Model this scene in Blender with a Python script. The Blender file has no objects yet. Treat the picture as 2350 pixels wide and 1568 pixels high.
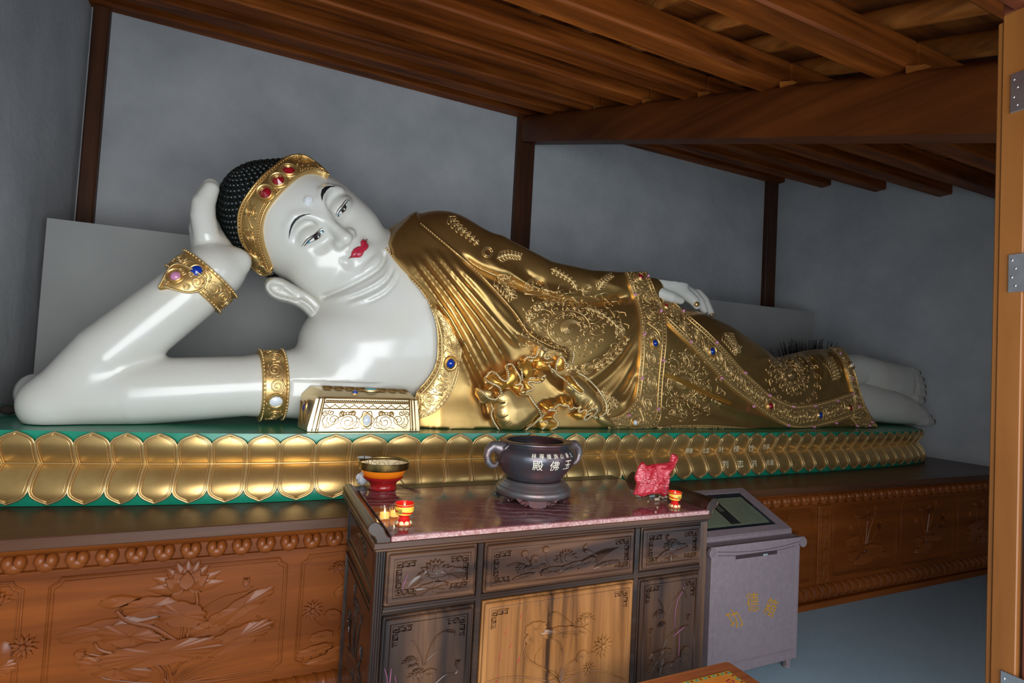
import bpy, bmesh, math, random
import numpy as np
from mathutils import Vector, Matrix
from mathutils.bvhtree import BVHTree
random.seed(7)
RNG = np.random.default_rng(7)
C = bpy.context.scene.collection
sc = bpy.context.scene

# ---------------------------------------------------------------- camera model (metres; X along the back wall, Y into the room)
YAW, PIT, ROL, FPX = 0.431122613, 0.0381757657, -0.0537170052, 1268.87296
CX, CY = 1175.0, 784.0
CAM = np.array([0.0, 0.0, 1.6])


def _cam_axes():
    cy, sy, cp, sp, cr, sr = math.cos(YAW), math.sin(YAW), math.cos(PIT), math.sin(PIT), math.cos(ROL), math.sin(ROL)
    fwd = np.array([sy * cp, cy * cp, sp])
    right = np.array([cy, -sy, 0.0])
    down = np.cross(fwd, right)
    return np.array([right * cr + down * sr, -right * sr + down * cr, fwd])


MC = _cam_axes()


def ray(x, y):
    return MC.T @ np.array([(x - CX) / FPX, (y - CY) / FPX, 1.0])


def atY(x, y, Y):
    d = ray(x, y)
    return CAM + d * (Y / d[1])


def atX(x, y, X):
    d = ray(x, y)
    return CAM + d * (X / d[0])


def atZ(x, y, Z):
    d = ray(x, y)
    return CAM + d * ((Z - CAM[2]) / d[2])


def proj(P):
    q = (np.asarray(P, float) - CAM) @ MC.T
    return np.stack([CX + FPX * q[..., 0] / q[..., 2], CY + FPX * q[..., 1] / q[..., 2]], -1)


# ---------------------------------------------------------------- object helpers
def tag(o, label=None, cat=None, group=None, kind=None):
    if label: o['label'] = label
    if cat: o['category'] = cat
    if group: o['group'] = group
    if kind: o['kind'] = kind
    return o


def thing(name, label, cat, loc=(0, 0, 0), group=None):
    o = bpy.data.objects.new(name, None)
    C.objects.link(o)
    o.location = loc
    o.empty_display_size = 0.1
    return tag(o, label, cat, group)


def link(name, me, parent=None):
    o = bpy.data.objects.new(name, me)
    C.objects.link(o)
    if parent is not None:
        o.parent = parent
        if parent.parent is None:
            o.location = -Vector(parent.location)
    return o


def mesh(name, V, F, mat=None, parent=None, smooth=True, angle=None):
    me = bpy.data.meshes.new(name)
    V = np.asarray(V, float).reshape(-1, 3)
    me.from_pydata(V.tolist(), [], [tuple(int(i) for i in f) for f in F])
    me.validate()
    if mat is not None: me.materials.append(mat)
    if smooth:
        me.polygons.foreach_set('use_smooth', [True] * len(me.polygons))
        if angle is not None:
            me.set_sharp_from_angle(angle=math.radians(angle))
    me.update()
    return link(name, me, parent)


def fast_mesh(name, V, Q, mat=None, parent=None):
    """quads only, large arrays"""
    me = bpy.data.meshes.new(name)
    V = np.asarray(V, np.float32); Q = np.asarray(Q, np.int32)
    me.vertices.add(len(V)); me.vertices.foreach_set('co', V.ravel())
    me.loops.add(Q.size); me.loops.foreach_set('vertex_index', Q.ravel())
    me.polygons.add(len(Q))
    me.polygons.foreach_set('loop_start', np.arange(len(Q), dtype=np.int32) * 4)
    me.polygons.foreach_set('use_smooth', np.ones(len(Q), bool))
    me.update(calc_edges=True)
    me.validate()
    if mat is not None: me.materials.append(mat)
    return link(name, me, parent)


class MB:
    """collects shapes into one mesh"""
    def __init__(s): s.V = []; s.F = []; s.n = 0; s.mi = []; s.cur = 0

    def add(s, V, F):
        V = np.asarray(V, float).reshape(-1, 3)
        s.V.append(V)
        s.F += [tuple(int(i) + s.n for i in f) for f in F]
        s.mi += [s.cur] * len(F)
        s.n += len(V)
        return s

    def box(s, lo, hi, bev=0.0):
        x0, y0, z0 = lo; x1, y1, z1 = hi
        if bev <= 0:
            V = [(x0, y0, z0), (x1, y0, z0), (x1, y1, z0), (x0, y1, z0), (x0, y0, z1), (x1, y0, z1), (x1, y1, z1), (x0, y1, z1)]
            return s.add(V, [(0, 3, 2, 1), (4, 5, 6, 7), (0, 1, 5, 4), (1, 2, 6, 5), (2, 3, 7, 6), (3, 0, 4, 7)])
        b = min(bev, (x1 - x0) * .45, (y1 - y0) * .45, (z1 - z0) * .45)
        V = []; idx = {}
        for i in (0, 1):
            for j in (0, 1):
                for k in (0, 1):
                    c = (hi[0] if i else lo[0], hi[1] if j else lo[1], hi[2] if k else lo[2])
                    sg = (-1 if i else 1, -1 if j else 1, -1 if k else 1)
                    for a in range(3):
                        p = list(c)
                        for q in range(3):
                            if q != a: p[q] += sg[q] * b
                        idx[i, j, k, a] = len(V); V.append(p)
        F = []
        I = lambda i, j, k, a: idx[i, j, k, a]
        for i in (0, 1): F.append([I(i, 0, 0, 0), I(i, 1, 0, 0), I(i, 1, 1, 0), I(i, 0, 1, 0)][::1 if i else -1])
        for j in (0, 1): F.append([I(0, j, 0, 1), I(0, j, 1, 1), I(1, j, 1, 1), I(1, j, 0, 1)][::1 if j else -1])
        for k in (0, 1): F.append([I(0, 0, k, 2), I(1, 0, k, 2), I(1, 1, k, 2), I(0, 1, k, 2)][::1 if k else -1])
        for j in (0, 1):
            for k in (0, 1): F.append([I(0, j, k, 1), I(1, j, k, 1), I(1, j, k, 2), I(0, j, k, 2)][::1 if (j != k) else -1])
        for i in (0, 1):
            for k in (0, 1): F.append([I(i, 0, k, 0), I(i, 1, k, 0), I(i, 1, k, 2), I(i, 0, k, 2)][::-1 if (i != k) else 1])
        for i in (0, 1):
            for j in (0, 1): F.append([I(i, j, 0, 0), I(i, j, 1, 0), I(i, j, 1, 1), I(i, j, 0, 1)][::1 if (i != j) else -1])
        for i in (0, 1):
            for j in (0, 1):
                for k in (0, 1): F.append([I(i, j, k, 0), I(i, j, k, 1), I(i, j, k, 2)])
        return s.add(V, F)

    def tube(s, P, r, n=6, closed=False, cap=True, squash=None):
        """round bar along points; r scalar or per point"""
        P = np.asarray(P, float); m = len(P)
        if m < 2: return s
        r = np.broadcast_to(np.asarray(r, float), (m,))
        T = np.gradient(P, axis=0) if not closed else np.roll(P, -1, 0) - np.roll(P, 1, 0)
        T /= np.linalg.norm(T, axis=1)[:, None] + 1e-12
        N = np.zeros_like(T)
        ref = np.array([0, 0, 1.0]) if abs(T[0][2]) < .9 else np.array([0, 1.0, 0])
        v = np.cross(T[0], ref); v /= np.linalg.norm(v)
        for i in range(m):
            v = v - T[i] * (v @ T[i]); v /= np.linalg.norm(v) + 1e-12
            N[i] = v
        B = np.cross(T, N)
        a = np.arange(n) * 2 * math.pi / n
        V = P[:, None] + r[:, None, None] * (np.cos(a)[None, :, None] * N[:, None] + np.sin(a)[None, :, None] * B[:, None])
        F = []
        for i in range(m if closed else m - 1):
            i2 = (i + 1) % m
            for j in range(n):
                j2 = (j + 1) % n
                F.append((i * n + j, i * n + j2, i2 * n + j2, i2 * n + j))
        if cap and not closed:
            F.append(tuple(range(n))[::-1]); F.append(tuple(range((m - 1) * n, m * n)))
        return s.add(V.reshape(-1, 3), F)

    def lathe(s, prof, c=(0, 0, 0), n=32, sx=1.0, sy=1.0, cap=True):
        """prof: (radius, z) pairs from bottom to top"""
        V = []; F = []; m = len(prof)
        for rr, z in prof:
            for j in range(n):
                a = 2 * math.pi * j / n
                V.append((c[0] + rr * sx * math.cos(a), c[1] + rr * sy * math.sin(a), c[2] + z))
        for i in range(m - 1):
            for j in range(n):
                j2 = (j + 1) % n
                F.append((i * n + j, i * n + j2, (i + 1) * n + j2, (i + 1) * n + j))
        if cap:
            F.append(tuple(range(n))[::-1]); F.append(tuple(range((m - 1) * n, m * n)))
        return s.add(V, F)

    def ball(s, c, r, n=8, m=6):
        r = np.broadcast_to(np.asarray(r, float), (3,))
        V = [(c[0], c[1], c[2] - r[2])]; F = []
        for i in range(1, m):
            t = math.pi * i / m
            for j in range(n):
                a = 2 * math.pi * j / n
                V.append((c[0] + r[0] * math.sin(t) * math.cos(a), c[1] + r[1] * math.sin(t) * math.sin(a), c[2] - r[2] * math.cos(t)))
        V.append((c[0], c[1], c[2] + r[2])); L = len(V) - 1
        for j in range(n): F.append((0, 1 + (j + 1) % n, 1 + j))
        for i in range(m - 2):
            for j in range(n):
                a = 1 + i * n; j2 = (j + 1) % n
                F.append((a + j, a + j2, a + n + j2, a + n + j))
        a = 1 + (m - 2) * n
        for j in range(n): F.append((a + j, a + (j + 1) % n, L))
        return s.add(V, F)

    def grid(s, G, flip=False, close_u=False):
        """G: (nu, nv, 3) points"""
        G = np.asarray(G, float); nu, nv = G.shape[:2]; F = []
        for i in range(nu if close_u else nu - 1):
            i2 = (i + 1) % nu
            for j in range(nv - 1):
                q = (i * nv + j, i2 * nv + j, i2 * nv + j + 1, i * nv + j + 1)
                F.append(q[::-1] if flip else q)
        return s.add(G.reshape(-1, 3), F)

    def prism(s, poly, fn, d0, d1, cap=True):
        """2-D polygon extruded; fn(u, v, d) -> point"""
        n = len(poly)
        V = [fn(u, v, d0) for u, v in poly] + [fn(u, v, d1) for u, v in poly]
        F = [(i, (i + 1) % n, n + (i + 1) % n, n + i) for i in range(n)]
        if cap: F += [tuple(range(n))[::-1], tuple(range(n, 2 * n))]
        return s.add(V, F)

    def build(s, name, mat, parent=None, smooth=True, angle=35):
        V = np.concatenate(s.V) if s.V else np.zeros((0, 3))
        mats = mat if isinstance(mat, (list, tuple)) else [mat]
        o = mesh(name, V, s.F, None, parent, smooth, None)
        me = o.data
        for m in mats: me.materials.append(m)
        if len(mats) > 1 and len(me.polygons) == len(s.mi): me.polygons.foreach_set('material_index', s.mi)
        bm = bmesh.new(); bm.from_mesh(me); bmesh.ops.recalc_face_normals(bm, faces=bm.faces); bm.to_mesh(me); bm.free()
        if smooth and angle: me.set_sharp_from_angle(angle=math.radians(angle))
        return o


def struct(name, mb, mat, parent=None, **k):
    o = mb.build(name, mat, parent, **k)
    if parent is None: o['kind'] = 'structure'
    return o


def resample(P, n, closed=False):
    P = np.asarray(P, float)
    if closed: P = np.vstack([P, P[:1]])
    d = np.r_[0, np.cumsum(np.linalg.norm(np.diff(P, axis=0), axis=1))]
    t = np.linspace(0, d[-1], n, endpoint=not closed)
    return np.stack([np.interp(t, d, P[:, k]) for k in range(P.shape[1])], 1)


def spline(P, n, closed=False):
    """Catmull-Rom through P, resampled to n points"""
    P = np.asarray(P, float)
    if closed: Q = np.vstack([P[-1:], P, P[:2]])
    else: Q = np.vstack([2 * P[0] - P[1], P, 2 * P[-1] - P[-2]])
    out = []
    for i in range(len(Q) - 3):
        a, b, c, d = Q[i:i + 4]
        for t in np.linspace(0, 1, 12, endpoint=False):
            out.append(.5 * (2 * b + (c - a) * t + (2 * a - 5 * b + 4 * c - d) * t * t + (3 * b - a - 3 * c + d) * t ** 3))
    if not closed: out.append(Q[-2])
    return resample(out, n, closed)


# ---------------------------------------------------------------- materials
def _nt(name):
    m = bpy.data.materials.new(name); m.use_nodes = True
    nt = m.node_tree
    return m, nt, nt.nodes['Principled BSDF']


def N(nt, t, **kw):
    n = nt.nodes.new(t)
    for k, v in kw.items():
        if k.startswith('_'): setattr(n, k[1:], v)
        else: n.inputs[k.replace('__', ' ')].default_value = v
    return n


def ramp(nt, stops):
    r = nt.nodes.new('ShaderNodeValToRGB')
    el = r.color_ramp.elements
    while len(el) < len(stops): el.new(0.5)
    for e, (p, c) in zip(el, stops):
        e.position = p; e.color = (*c[:3], 1)
    return r


def mat(name, col, rough=.5, metal=0.0, col2=None, nscale=6.0, ndetail=4.0, stretch=(1, 1, 1), lo=.35, hi=.7, bump=0.0, bscale=30.0,
        coat=0.0, emit=None, estr=0.0, alpha=None, trans=0.0, rough2=None, coords='Object', spec=None):
    m, nt, b = _nt(name)
    b.inputs['Base Color'].default_value = (*col, 1)
    b.inputs['Roughness'].default_value = rough
    b.inputs['Metallic'].default_value = metal
    if spec is not None: b.inputs['Specular IOR Level'].default_value = spec
    if coat: b.inputs['Coat Weight'].default_value = coat; b.inputs['Coat Roughness'].default_value = .08
    if trans: b.inputs['Transmission Weight'].default_value = trans
    if alpha is not None: b.inputs['Alpha'].default_value = alpha
    if emit: b.inputs['Emission Color'].default_value = (*emit, 1); b.inputs['Emission Strength'].default_value = estr
    if col2 is not None or bump or rough2 is not None:
        tc = N(nt, 'ShaderNodeTexCoord'); mp = N(nt, 'ShaderNodeMapping'); mp.inputs['Scale'].default_value = stretch
        nt.links.new(tc.outputs[coords], mp.inputs['Vector'])
        no = N(nt, 'ShaderNodeTexNoise', Scale=nscale, Detail=ndetail, Roughness=.6)
        nt.links.new(mp.outputs[0], no.inputs['Vector'])
        if col2 is not None:
            r = ramp(nt, [(lo, col), (hi, col2)])
            nt.links.new(no.outputs['Fac'], r.inputs[0]); nt.links.new(r.outputs[0], b.inputs['Base Color'])
        if rough2 is not None:
            mr = N(nt, 'ShaderNodeMapRange'); mr.inputs['From Min'].default_value = lo; mr.inputs['From Max'].default_value = hi
            mr.inputs['To Min'].default_value = rough; mr.inputs['To Max'].default_value = rough2
            nt.links.new(no.outputs['Fac'], mr.inputs['Value']); nt.links.new(mr.outputs[0], b.inputs['Roughness'])
        if bump:
            n2 = N(nt, 'ShaderNodeTexNoise', Scale=bscale, Detail=5.0)
            nt.links.new(mp.outputs[0], n2.inputs['Vector'])
            bp = N(nt, 'ShaderNodeBump', Strength=bump, Distance=.02)
            nt.links.new(n2.outputs['Fac'], bp.inputs['Height']); nt.links.new(bp.outputs[0], b.inputs['Normal'])
    return m


def wood(name, dark, mid, light, axis='X', scale=1.0, rough=.4, coat=0.0, spec=.35, contrast=(.3, .5, .72), crease=0.0):
    """long-grained wood; axis = grain direction"""
    m, nt, b = _nt(name)
    st = {'X': (.5, 9, 9), 'Y': (9, .5, 9), 'Z': (9, 9, .5)}[axis]
    tc = N(nt, 'ShaderNodeTexCoord'); mp = N(nt, 'ShaderNodeMapping')
    mp.inputs['Scale'].default_value = [v * scale for v in st]
    nt.links.new(tc.outputs['Object'], mp.inputs['Vector'])
    no = N(nt, 'ShaderNodeTexNoise', Scale=1.6, Detail=7.0, Roughness=.62, Distortion=.6)
    nt.links.new(mp.outputs[0], no.inputs['Vector'])
    r = ramp(nt, [(contrast[0], dark), (contrast[1], mid), (contrast[2], light)])
    nt.links.new(no.outputs['Fac'], r.inputs[0])
    src = r.outputs[0]
    big = N(nt, 'ShaderNodeTexNoise', Scale=1.1, Detail=3.0)
    nt.links.new(tc.outputs['Object'], big.inputs['Vector'])
    mx = N(nt, 'ShaderNodeMix', _data_type='RGBA', _blend_type='MULTIPLY')
    mx.inputs[0].default_value = .55
    rb = ramp(nt, [(.3, (.45, .42, .42)), (.65, (1, 1, 1))])
    nt.links.new(big.outputs['Fac'], rb.inputs[0])
    nt.links.new(src, mx.inputs[6]); nt.links.new(rb.outputs[0], mx.inputs[7])
    final = mx.outputs[2]
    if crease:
        # painted shade: creases of the carving darkened in the base colour
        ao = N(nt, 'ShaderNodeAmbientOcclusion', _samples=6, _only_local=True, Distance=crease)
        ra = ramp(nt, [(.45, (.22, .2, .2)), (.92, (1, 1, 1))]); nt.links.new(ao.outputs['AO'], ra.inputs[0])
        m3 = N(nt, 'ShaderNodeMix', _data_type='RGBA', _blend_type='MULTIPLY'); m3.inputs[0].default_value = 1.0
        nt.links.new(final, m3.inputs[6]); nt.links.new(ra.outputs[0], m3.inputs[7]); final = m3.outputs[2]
    nt.links.new(final, b.inputs['Base Color'])
    b.inputs['Roughness'].default_value = rough; b.inputs['Specular IOR Level'].default_value = spec
    if coat: b.inputs['Coat Weight'].default_value = coat; b.inputs['Coat Roughness'].default_value = .15
    bp = N(nt, 'ShaderNodeBump', Strength=.12, Distance=.004)
    nt.links.new(no.outputs['Fac'], bp.inputs['Height']); nt.links.new(bp.outputs[0], b.inputs['Normal'])
    return m


M = {}
M['plaster'] = mat('plaster_wall', (.42, .44, .46), .85, col2=(.57, .585, .595), nscale=1.5, ndetail=9, lo=.33, hi=.68, bump=.25, bscale=14, coords='Object')
M['board'] = mat('white_board', (.31, .31, .30), .6, col2=(.37, .37, .355), nscale=1.2, ndetail=3)
M['roof_wood'] = wood('roof_timber', (.055, .012, .0015), (.205, .050, .006), (.39, .110, .018), 'X', 1.0, .5, 0, .2)
M['roof_wood_y'] = wood('roof_timber_sloped', (.085, .021, .0035), (.135, .035, .006), (.19, .053, .010), 'Y', .8, .5, 0, .2)
M['rafter'] = wood('rafter_pole', (.13, .038, .006), (.40, .125, .020), (.62, .23, .05), 'Y', 1.0, .5)
M['roof_board'] = wood('roof_board', (.12, .034, .006), (.34, .098, .016), (.52, .18, .036), 'X', .8, .6)
M['post_wood'] = wood('post_timber', (.030, .010, .004), (.075, .025, .010), (.13, .048, .017), 'Z', 1.0, .5)
M['door_wood'] = wood('door_timber', (.12, .040, .007), (.175, .062, .012), (.22, .085, .020), 'Z', .9, .4, 0, .25)
M['door_dark'] = wood('door_dark_timber', (.05, .012, .006), (.09, .022, .01), (.13, .035, .014), 'Z', .9, .4)
M['steel'] = mat('brushed_steel', (.55, .55, .56), .3, 1.0, col2=(.40, .40, .41), nscale=20)
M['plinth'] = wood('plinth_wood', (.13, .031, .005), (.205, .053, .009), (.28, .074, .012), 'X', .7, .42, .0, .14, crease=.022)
M['plinth_top'] = wood('plinth_top_wood', (.065, .026, .014), (.10, .042, .021), (.14, .060, .030), 'X', .7, .32, .0, .25)
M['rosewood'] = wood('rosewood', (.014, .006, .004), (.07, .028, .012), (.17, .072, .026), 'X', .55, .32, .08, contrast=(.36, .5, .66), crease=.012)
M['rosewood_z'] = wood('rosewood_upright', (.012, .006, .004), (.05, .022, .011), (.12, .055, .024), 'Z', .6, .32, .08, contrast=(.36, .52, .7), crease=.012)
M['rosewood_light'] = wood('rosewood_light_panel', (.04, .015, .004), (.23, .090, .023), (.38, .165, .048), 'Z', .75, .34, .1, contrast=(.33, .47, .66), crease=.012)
M['rosewood_dark'] = wood('rosewood_dark', (.008, .005, .004), (.026, .013, .008), (.055, .028, .016), 'X', .7, .27, .15)
M['granite'] = mat('red_granite', (.16, .045, .055), .08, col2=(.27, .10, .11), nscale=160, ndetail=3, lo=.4, hi=.65, rough2=.13)
def granite_top():
    m = bpy.data.materials['red_granite']; nt = m.node_tree; b = nt.nodes['Principled BSDF']
    tc = N(nt, 'ShaderNodeTexCoord'); mp = N(nt, 'ShaderNodeMapping'); mp.inputs['Location'].default_value = (-.02, -.02, 0)
    nt.links.new(tc.outputs['Object'], mp.inputs['Vector'])
    wv = N(nt, 'ShaderNodeTexWave', _wave_type='RINGS', _rings_direction='Z', Scale=5.0, Distortion=7.0, Detail=5.0, Detail__Scale=1.4)
    nt.links.new(mp.outputs[0], wv.inputs['Vector'])
    n1 = N(nt, 'ShaderNodeTexNoise', Scale=3.2, Detail=5.0); nt.links.new(tc.outputs['Object'], n1.inputs['Vector'])
    r1 = ramp(nt, [(.60, (0, 0, 0)), (.95, (1, 1, 1))]); r2 = ramp(nt, [(.46, (0, 0, 0)), (.70, (1, 1, 1))])
    nt.links.new(wv.outputs['Fac'], r1.inputs[0]); nt.links.new(n1.outputs['Fac'], r2.inputs[0])
    mu = N(nt, 'ShaderNodeMath', _operation='MULTIPLY'); nt.links.new(r1.outputs[0], mu.inputs[0]); nt.links.new(r2.outputs[0], mu.inputs[1])
    m2 = N(nt, 'ShaderNodeMath', _operation='MULTIPLY'); m2.inputs[1].default_value = .55; nt.links.new(mu.outputs[0], m2.inputs[0])
    old = b.inputs['Base Color'].links[0].from_socket; mx = N(nt, 'ShaderNodeMix', _data_type='RGBA'); mx.inputs[7].default_value = (.42, .36, .40, 1)
    nt.links.new(m2.outputs[0], mx.inputs[0]); nt.links.new(old, mx.inputs[6]); nt.links.new(mx.outputs[2], b.inputs['Base Color'])
    ro = b.inputs['Roughness'].links[0].from_socket; ad = N(nt, 'ShaderNodeMath', _operation='MULTIPLY_ADD'); ad.inputs[1].default_value = .55
    nt.links.new(m2.outputs[0], ad.inputs[0]); nt.links.new(ro, ad.inputs[2]); nt.links.new(ad.outputs[0], b.inputs['Roughness'])
granite_top()
M['granite_edge'] = mat('granite_edge', (.26, .10, .085), .45, col2=(.47, .30, .28), nscale=140, ndetail=3, lo=.38, hi=.66)
M['gold'] = mat('gilded_gold', (.74, .49, .19), .30, .82, col2=(.56, .35, .12), nscale=9, ndetail=5, lo=.35, hi=.75, rough2=.40)
M['gold_robe'] = mat('robe_gold', (.62, .38, .13), .32, .9, col2=(.48, .28, .085), nscale=7, ndetail=5, lo=.35, hi=.75, rough2=.44)
M['gold_line'] = mat('gold_relief_line', (.80, .58, .27), .34, .8)
M['gold_inner'] = mat('ruffle_lining_gold', (.74, .38, .07), .32, .75)
M['gold_pale'] = mat('pale_gold', (.84, .68, .40), .32, .8)
M['name_gold'] = mat('engraved_name_gold', (.90, .78, .50), .5)
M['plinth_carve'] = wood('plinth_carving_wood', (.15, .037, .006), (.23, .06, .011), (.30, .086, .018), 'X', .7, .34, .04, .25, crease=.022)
M['gold_engrave'] = mat('engraved_line', (.30, .17, .05), .5, .6)
M['skin'] = mat('white_lacquer', (.63, .62, .57), .20, col2=(.60, .58, .50), nscale=3.0, coat=.12, lo=.4, hi=.75)
M['hair'] = mat('dark_hair_paint', (.008, .012, .011), .25, coat=.2)
M['green'] = mat('green_paint', (.007, .22, .125), .28, col2=(.014, .30, .18), nscale=5, coat=.25)
M['lip'] = mat('red_lip_paint', (.46, .022, .05), .15, coat=.4)
M['black'] = mat('black_paint', (.012, .012, .014), .3)
M['brown_line'] = mat('dark_brown_line', (.05, .018, .012), .4)
M['blue_paint'] = mat('eye_blue_paint', (.06, .36, .50), .3)
M['iris'] = mat('iris_paint', (.022, .016, .014), .12, coat=.4)
M['ruby'] = mat('red_glass_gem', (.30, .006, .014), .06, coat=.6)
M['sapphire'] = mat('blue_glass_gem', (.004, .035, .32), .06, coat=.6)
M['pinkgem'] = mat('pink_glass_gem', (.62, .25, .42), .08, coat=.5)
M['crystal'] = mat('clear_crystal', (.74, .77, .80), .05, coat=.8)
M['turquoise'] = mat('turquoise_stone', (.03, .36, .40), .3)
M['bronze'] = mat('dark_bronze', (.075, .075, .085), .27, .6, col2=(.14, .048, .046), nscale=7, ndetail=4, lo=.42, hi=.68, rough2=.38)
M['bronze_top'] = mat('bronze_rubbed', (.13, .145, .155), .34, .55, col2=(.16, .09, .08), nscale=9)
M['ash'] = mat('incense_ash', (.018, .02, .024), .95, col2=(.07, .066, .06), nscale=60, lo=.5, hi=.75, bump=.6, bscale=90)
M['red_lacquer'] = mat('red_lacquer', (.36, .012, .012), .22, coat=.3)
M['brass'] = mat('old_brass', (.50, .36, .13), .30, 1.0, col2=(.24, .17, .06), nscale=22, lo=.4, hi=.65)
M['amber'] = mat('amber_glass', (.80, .24, .012), .08, trans=.35, emit=(.9, .25, .01), estr=.10)
M['oil'] = mat('lamp_oil', (.30, .13, .03), .03, coat=.6)
M['cup_red'] = mat('cup_red_paint', (.58, .014, .010), .2, coat=.3)
M['cup_gold'] = mat('cup_yellow_paint', (.80, .50, .06), .3)
M['cup_cream'] = mat('cup_cream_paint', (.85, .74, .42), .3)
M['wax'] = mat('glowing_wax', (.90, .48, .16), .4, emit=(1, .36, .06), estr=.9)
M['flame'] = mat('candle_flame', (1, .8, .4), .4, emit=(1, .72, .32), estr=9)
def sheet_glass(name, refl=.5):
    m, nt, b = _nt(name)
    out = nt.nodes['Material Output']; nt.nodes.remove(b)
    tr = N(nt, 'ShaderNodeBsdfTransparent'); gl = N(nt, 'ShaderNodeBsdfGlossy', Roughness=.03); lw = N(nt, 'ShaderNodeLayerWeight', Blend=.5); pw_ = N(nt, 'ShaderNodeMath', _operation='POWER'); pw_.inputs[1].default_value = 4; nt.links.new(lw.outputs['Facing'], pw_.inputs[0]); fr = N(nt, 'ShaderNodeMath', _operation='MULTIPLY_ADD'); fr.inputs[1].default_value = .7; fr.inputs[2].default_value = .05; nt.links.new(pw_.outputs[0], fr.inputs[0])
    mx = N(nt, 'ShaderNodeMixShader'); nt.links.new(fr.outputs[0], mx.inputs[0]); nt.links.new(tr.outputs[0], mx.inputs[1]); nt.links.new(gl.outputs[0], mx.inputs[2]); nt.links.new(mx.outputs[0], out.inputs[0])
    return m
M['glass'] = sheet_glass('clear_glass')
M['plastic_red'] = mat('red_plastic_film', (.80, .05, .08), .14, trans=.4, coat=.8, alpha=.90, col2=(.55, .012, .025), nscale=16, bump=.5, bscale=55)
M['box_paint'] = mat('mauve_metal_paint', (.185, .137, .146), .55, col2=(.22, .165, .175), nscale=40, bump=.08, bscale=220)
M['box_dark'] = mat('box_slot_dark', (.03, .016, .018), .8)
M['paper'] = mat('notice_paper', (.20, .23, .15), .75, col2=(.15, .17, .11), nscale=5)
M['paper_dark'] = mat('notice_dark_print', (.014, .016, .018), .6)
M['paper_print'] = mat('notice_text_print', (.12, .13, .085), .7)
M['navy'] = mat('navy_border', (.006, .014, .028), .4)
M['gold_text'] = mat('gold_paint_text', (.42, .20, .015), .5)
M['white_text'] = mat('white_inlay_text', (.70, .63, .50), .5)
M['carpet'] = mat('blue_grey_floor', (.23, .31, .37), .9, col2=(.38, .49, .55), nscale=260, ndetail=2, lo=.3, hi=.7, bump=.3, bscale=300)
M['white_cloth'] = mat('white_film', (.62, .63, .66), .4)
M['bristle'] = mat('dry_bristle', (.030, .022, .017), .9)
M['nut'] = mat('peanut_shell', (.55, .47, .34), .7, col2=(.40, .31, .2), nscale=60)
M['wrap_blue'] = mat('foil_wrapper', (.50, .66, .66), .25, .4)
M['wrap_yellow'] = mat('yellow_wrapper', (.80, .58, .04), .35)
M['wrap_green'] = mat('lime_wrapper', (.60, .68, .06), .35)
M['stool'] = wood('stool_lacquer', (.20, .03, .012), (.42, .11, .026), (.60, .24, .06), 'X', 1.6, .35, .2)
M['stool_orange'] = mat('stool_orange', (.72, .20, .02), .4, col2=(.80, .30, .05), nscale=8)
M['stool_yellow'] = mat('stool_yellow', (.58, .40, .03), .45, col2=(.48, .30, .02), nscale=50)
M['teal'] = mat('teal_paint', (.05, .25, .27), .5)
M['pink_smear'] = mat('pink_wax_smear', (.17, .05, .10), .6)
M['white_dust'] = mat('dried_wax', (.5, .46, .46), .7)
M['nail'] = mat('toenail_brown', (.20, .14, .12), .4)  # one even dark brown for the toenails
# ================================================================= setting
XL, XR, YW = -1.385, 6.43, 5.45          # left wall, right wall, back wall
ROOF_H = 5.0
struct('floor', MB().box((XL - .1, -1.2, -.1), (XR + .1, YW + .1, 0)), M['carpet'], smooth=False)
struct('wall_back', MB().box((XL - .1, YW, 0), (XR + .1, YW + .1, ROOF_H)), M['plaster'], smooth=False)
struct('wall_left', MB().box((XL - .1, .62, 0), (XL, YW, ROOF_H)), M['plaster'], smooth=False)
struct('wall_right', MB().box((XR, .62, 0), (XR + .1, YW, ROOF_H)), M['plaster'], smooth=False)
mb = MB().box((3.10, .50, 0), (XR + .1, .62, 3.2)).box((XL - .1, .50, 0), (-1.05, .62, 3.2))  # unseen front wall pieces, added and sized to shape the daylight falloff
struct('wall_front_unseen', mb, M['plaster'], smooth=False)

# posts
pw = .085
def post(name, pxl, pxr, ypx):
    a = atY(pxl, ypx, YW - .07); b = atY(pxr, ypx, YW - .07)
    x0, x1 = a[0], b[0]
    m = MB().box((x0, YW - .07, 0), (x1, YW + .02, ROOF_H - .25), .012)
    return struct(name, m, M['post_wood'])
post('trim_1', 197.7, 237.6, 200); post('trim_2', 1181, 1221, 480)
post('trim_3', 1757, 1780.5, 640)

# sloping tie beam under the roof (runs from the middle post down towards the door)
XB = 2.44
bt = [atX(1215, 261, XB), atX(2282, 131, XB)]        # upper edge of the visible face
bb = [atX(1235, 324, XB), atX(2282, 306, XB)]        # lower edge
def lineYZ(p, q, Y):
    t = (Y - p[1]) / (q[1] - p[1]); return p[2] + t * (q[2] - p[2])
Y0b, Y1b = .70, YW - .02
bw = .17
secs = []
for Y in np.linspace(Y0b, Y1b, 12):
    zt, zb = lineYZ(*bt, Y), lineYZ(*bb, Y)
    h = zt - zb; ring = []
    for (u, v) in [(0, 0), (1, 0), (1, .75), (.93, .9), (.8, .98), (.5, 1.03), (.2, .98), (.07, .9), (0, .75)]:
        ring.append((XB + u * bw, Y, zb + v * h))
    secs.append(ring)
m = MB().grid(np.array(secs + []).transpose(0, 1, 2))
G = np.array(secs); G = np.concatenate([G, G[:, :1]], 1)
m = MB().grid(G); m.add(G[0, :-1], [tuple(range(9))]); m.add(G[-1, :-1], [tuple(range(9))[::-1]])
struct('trim_4', m, M['roof_wood_y'])

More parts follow.
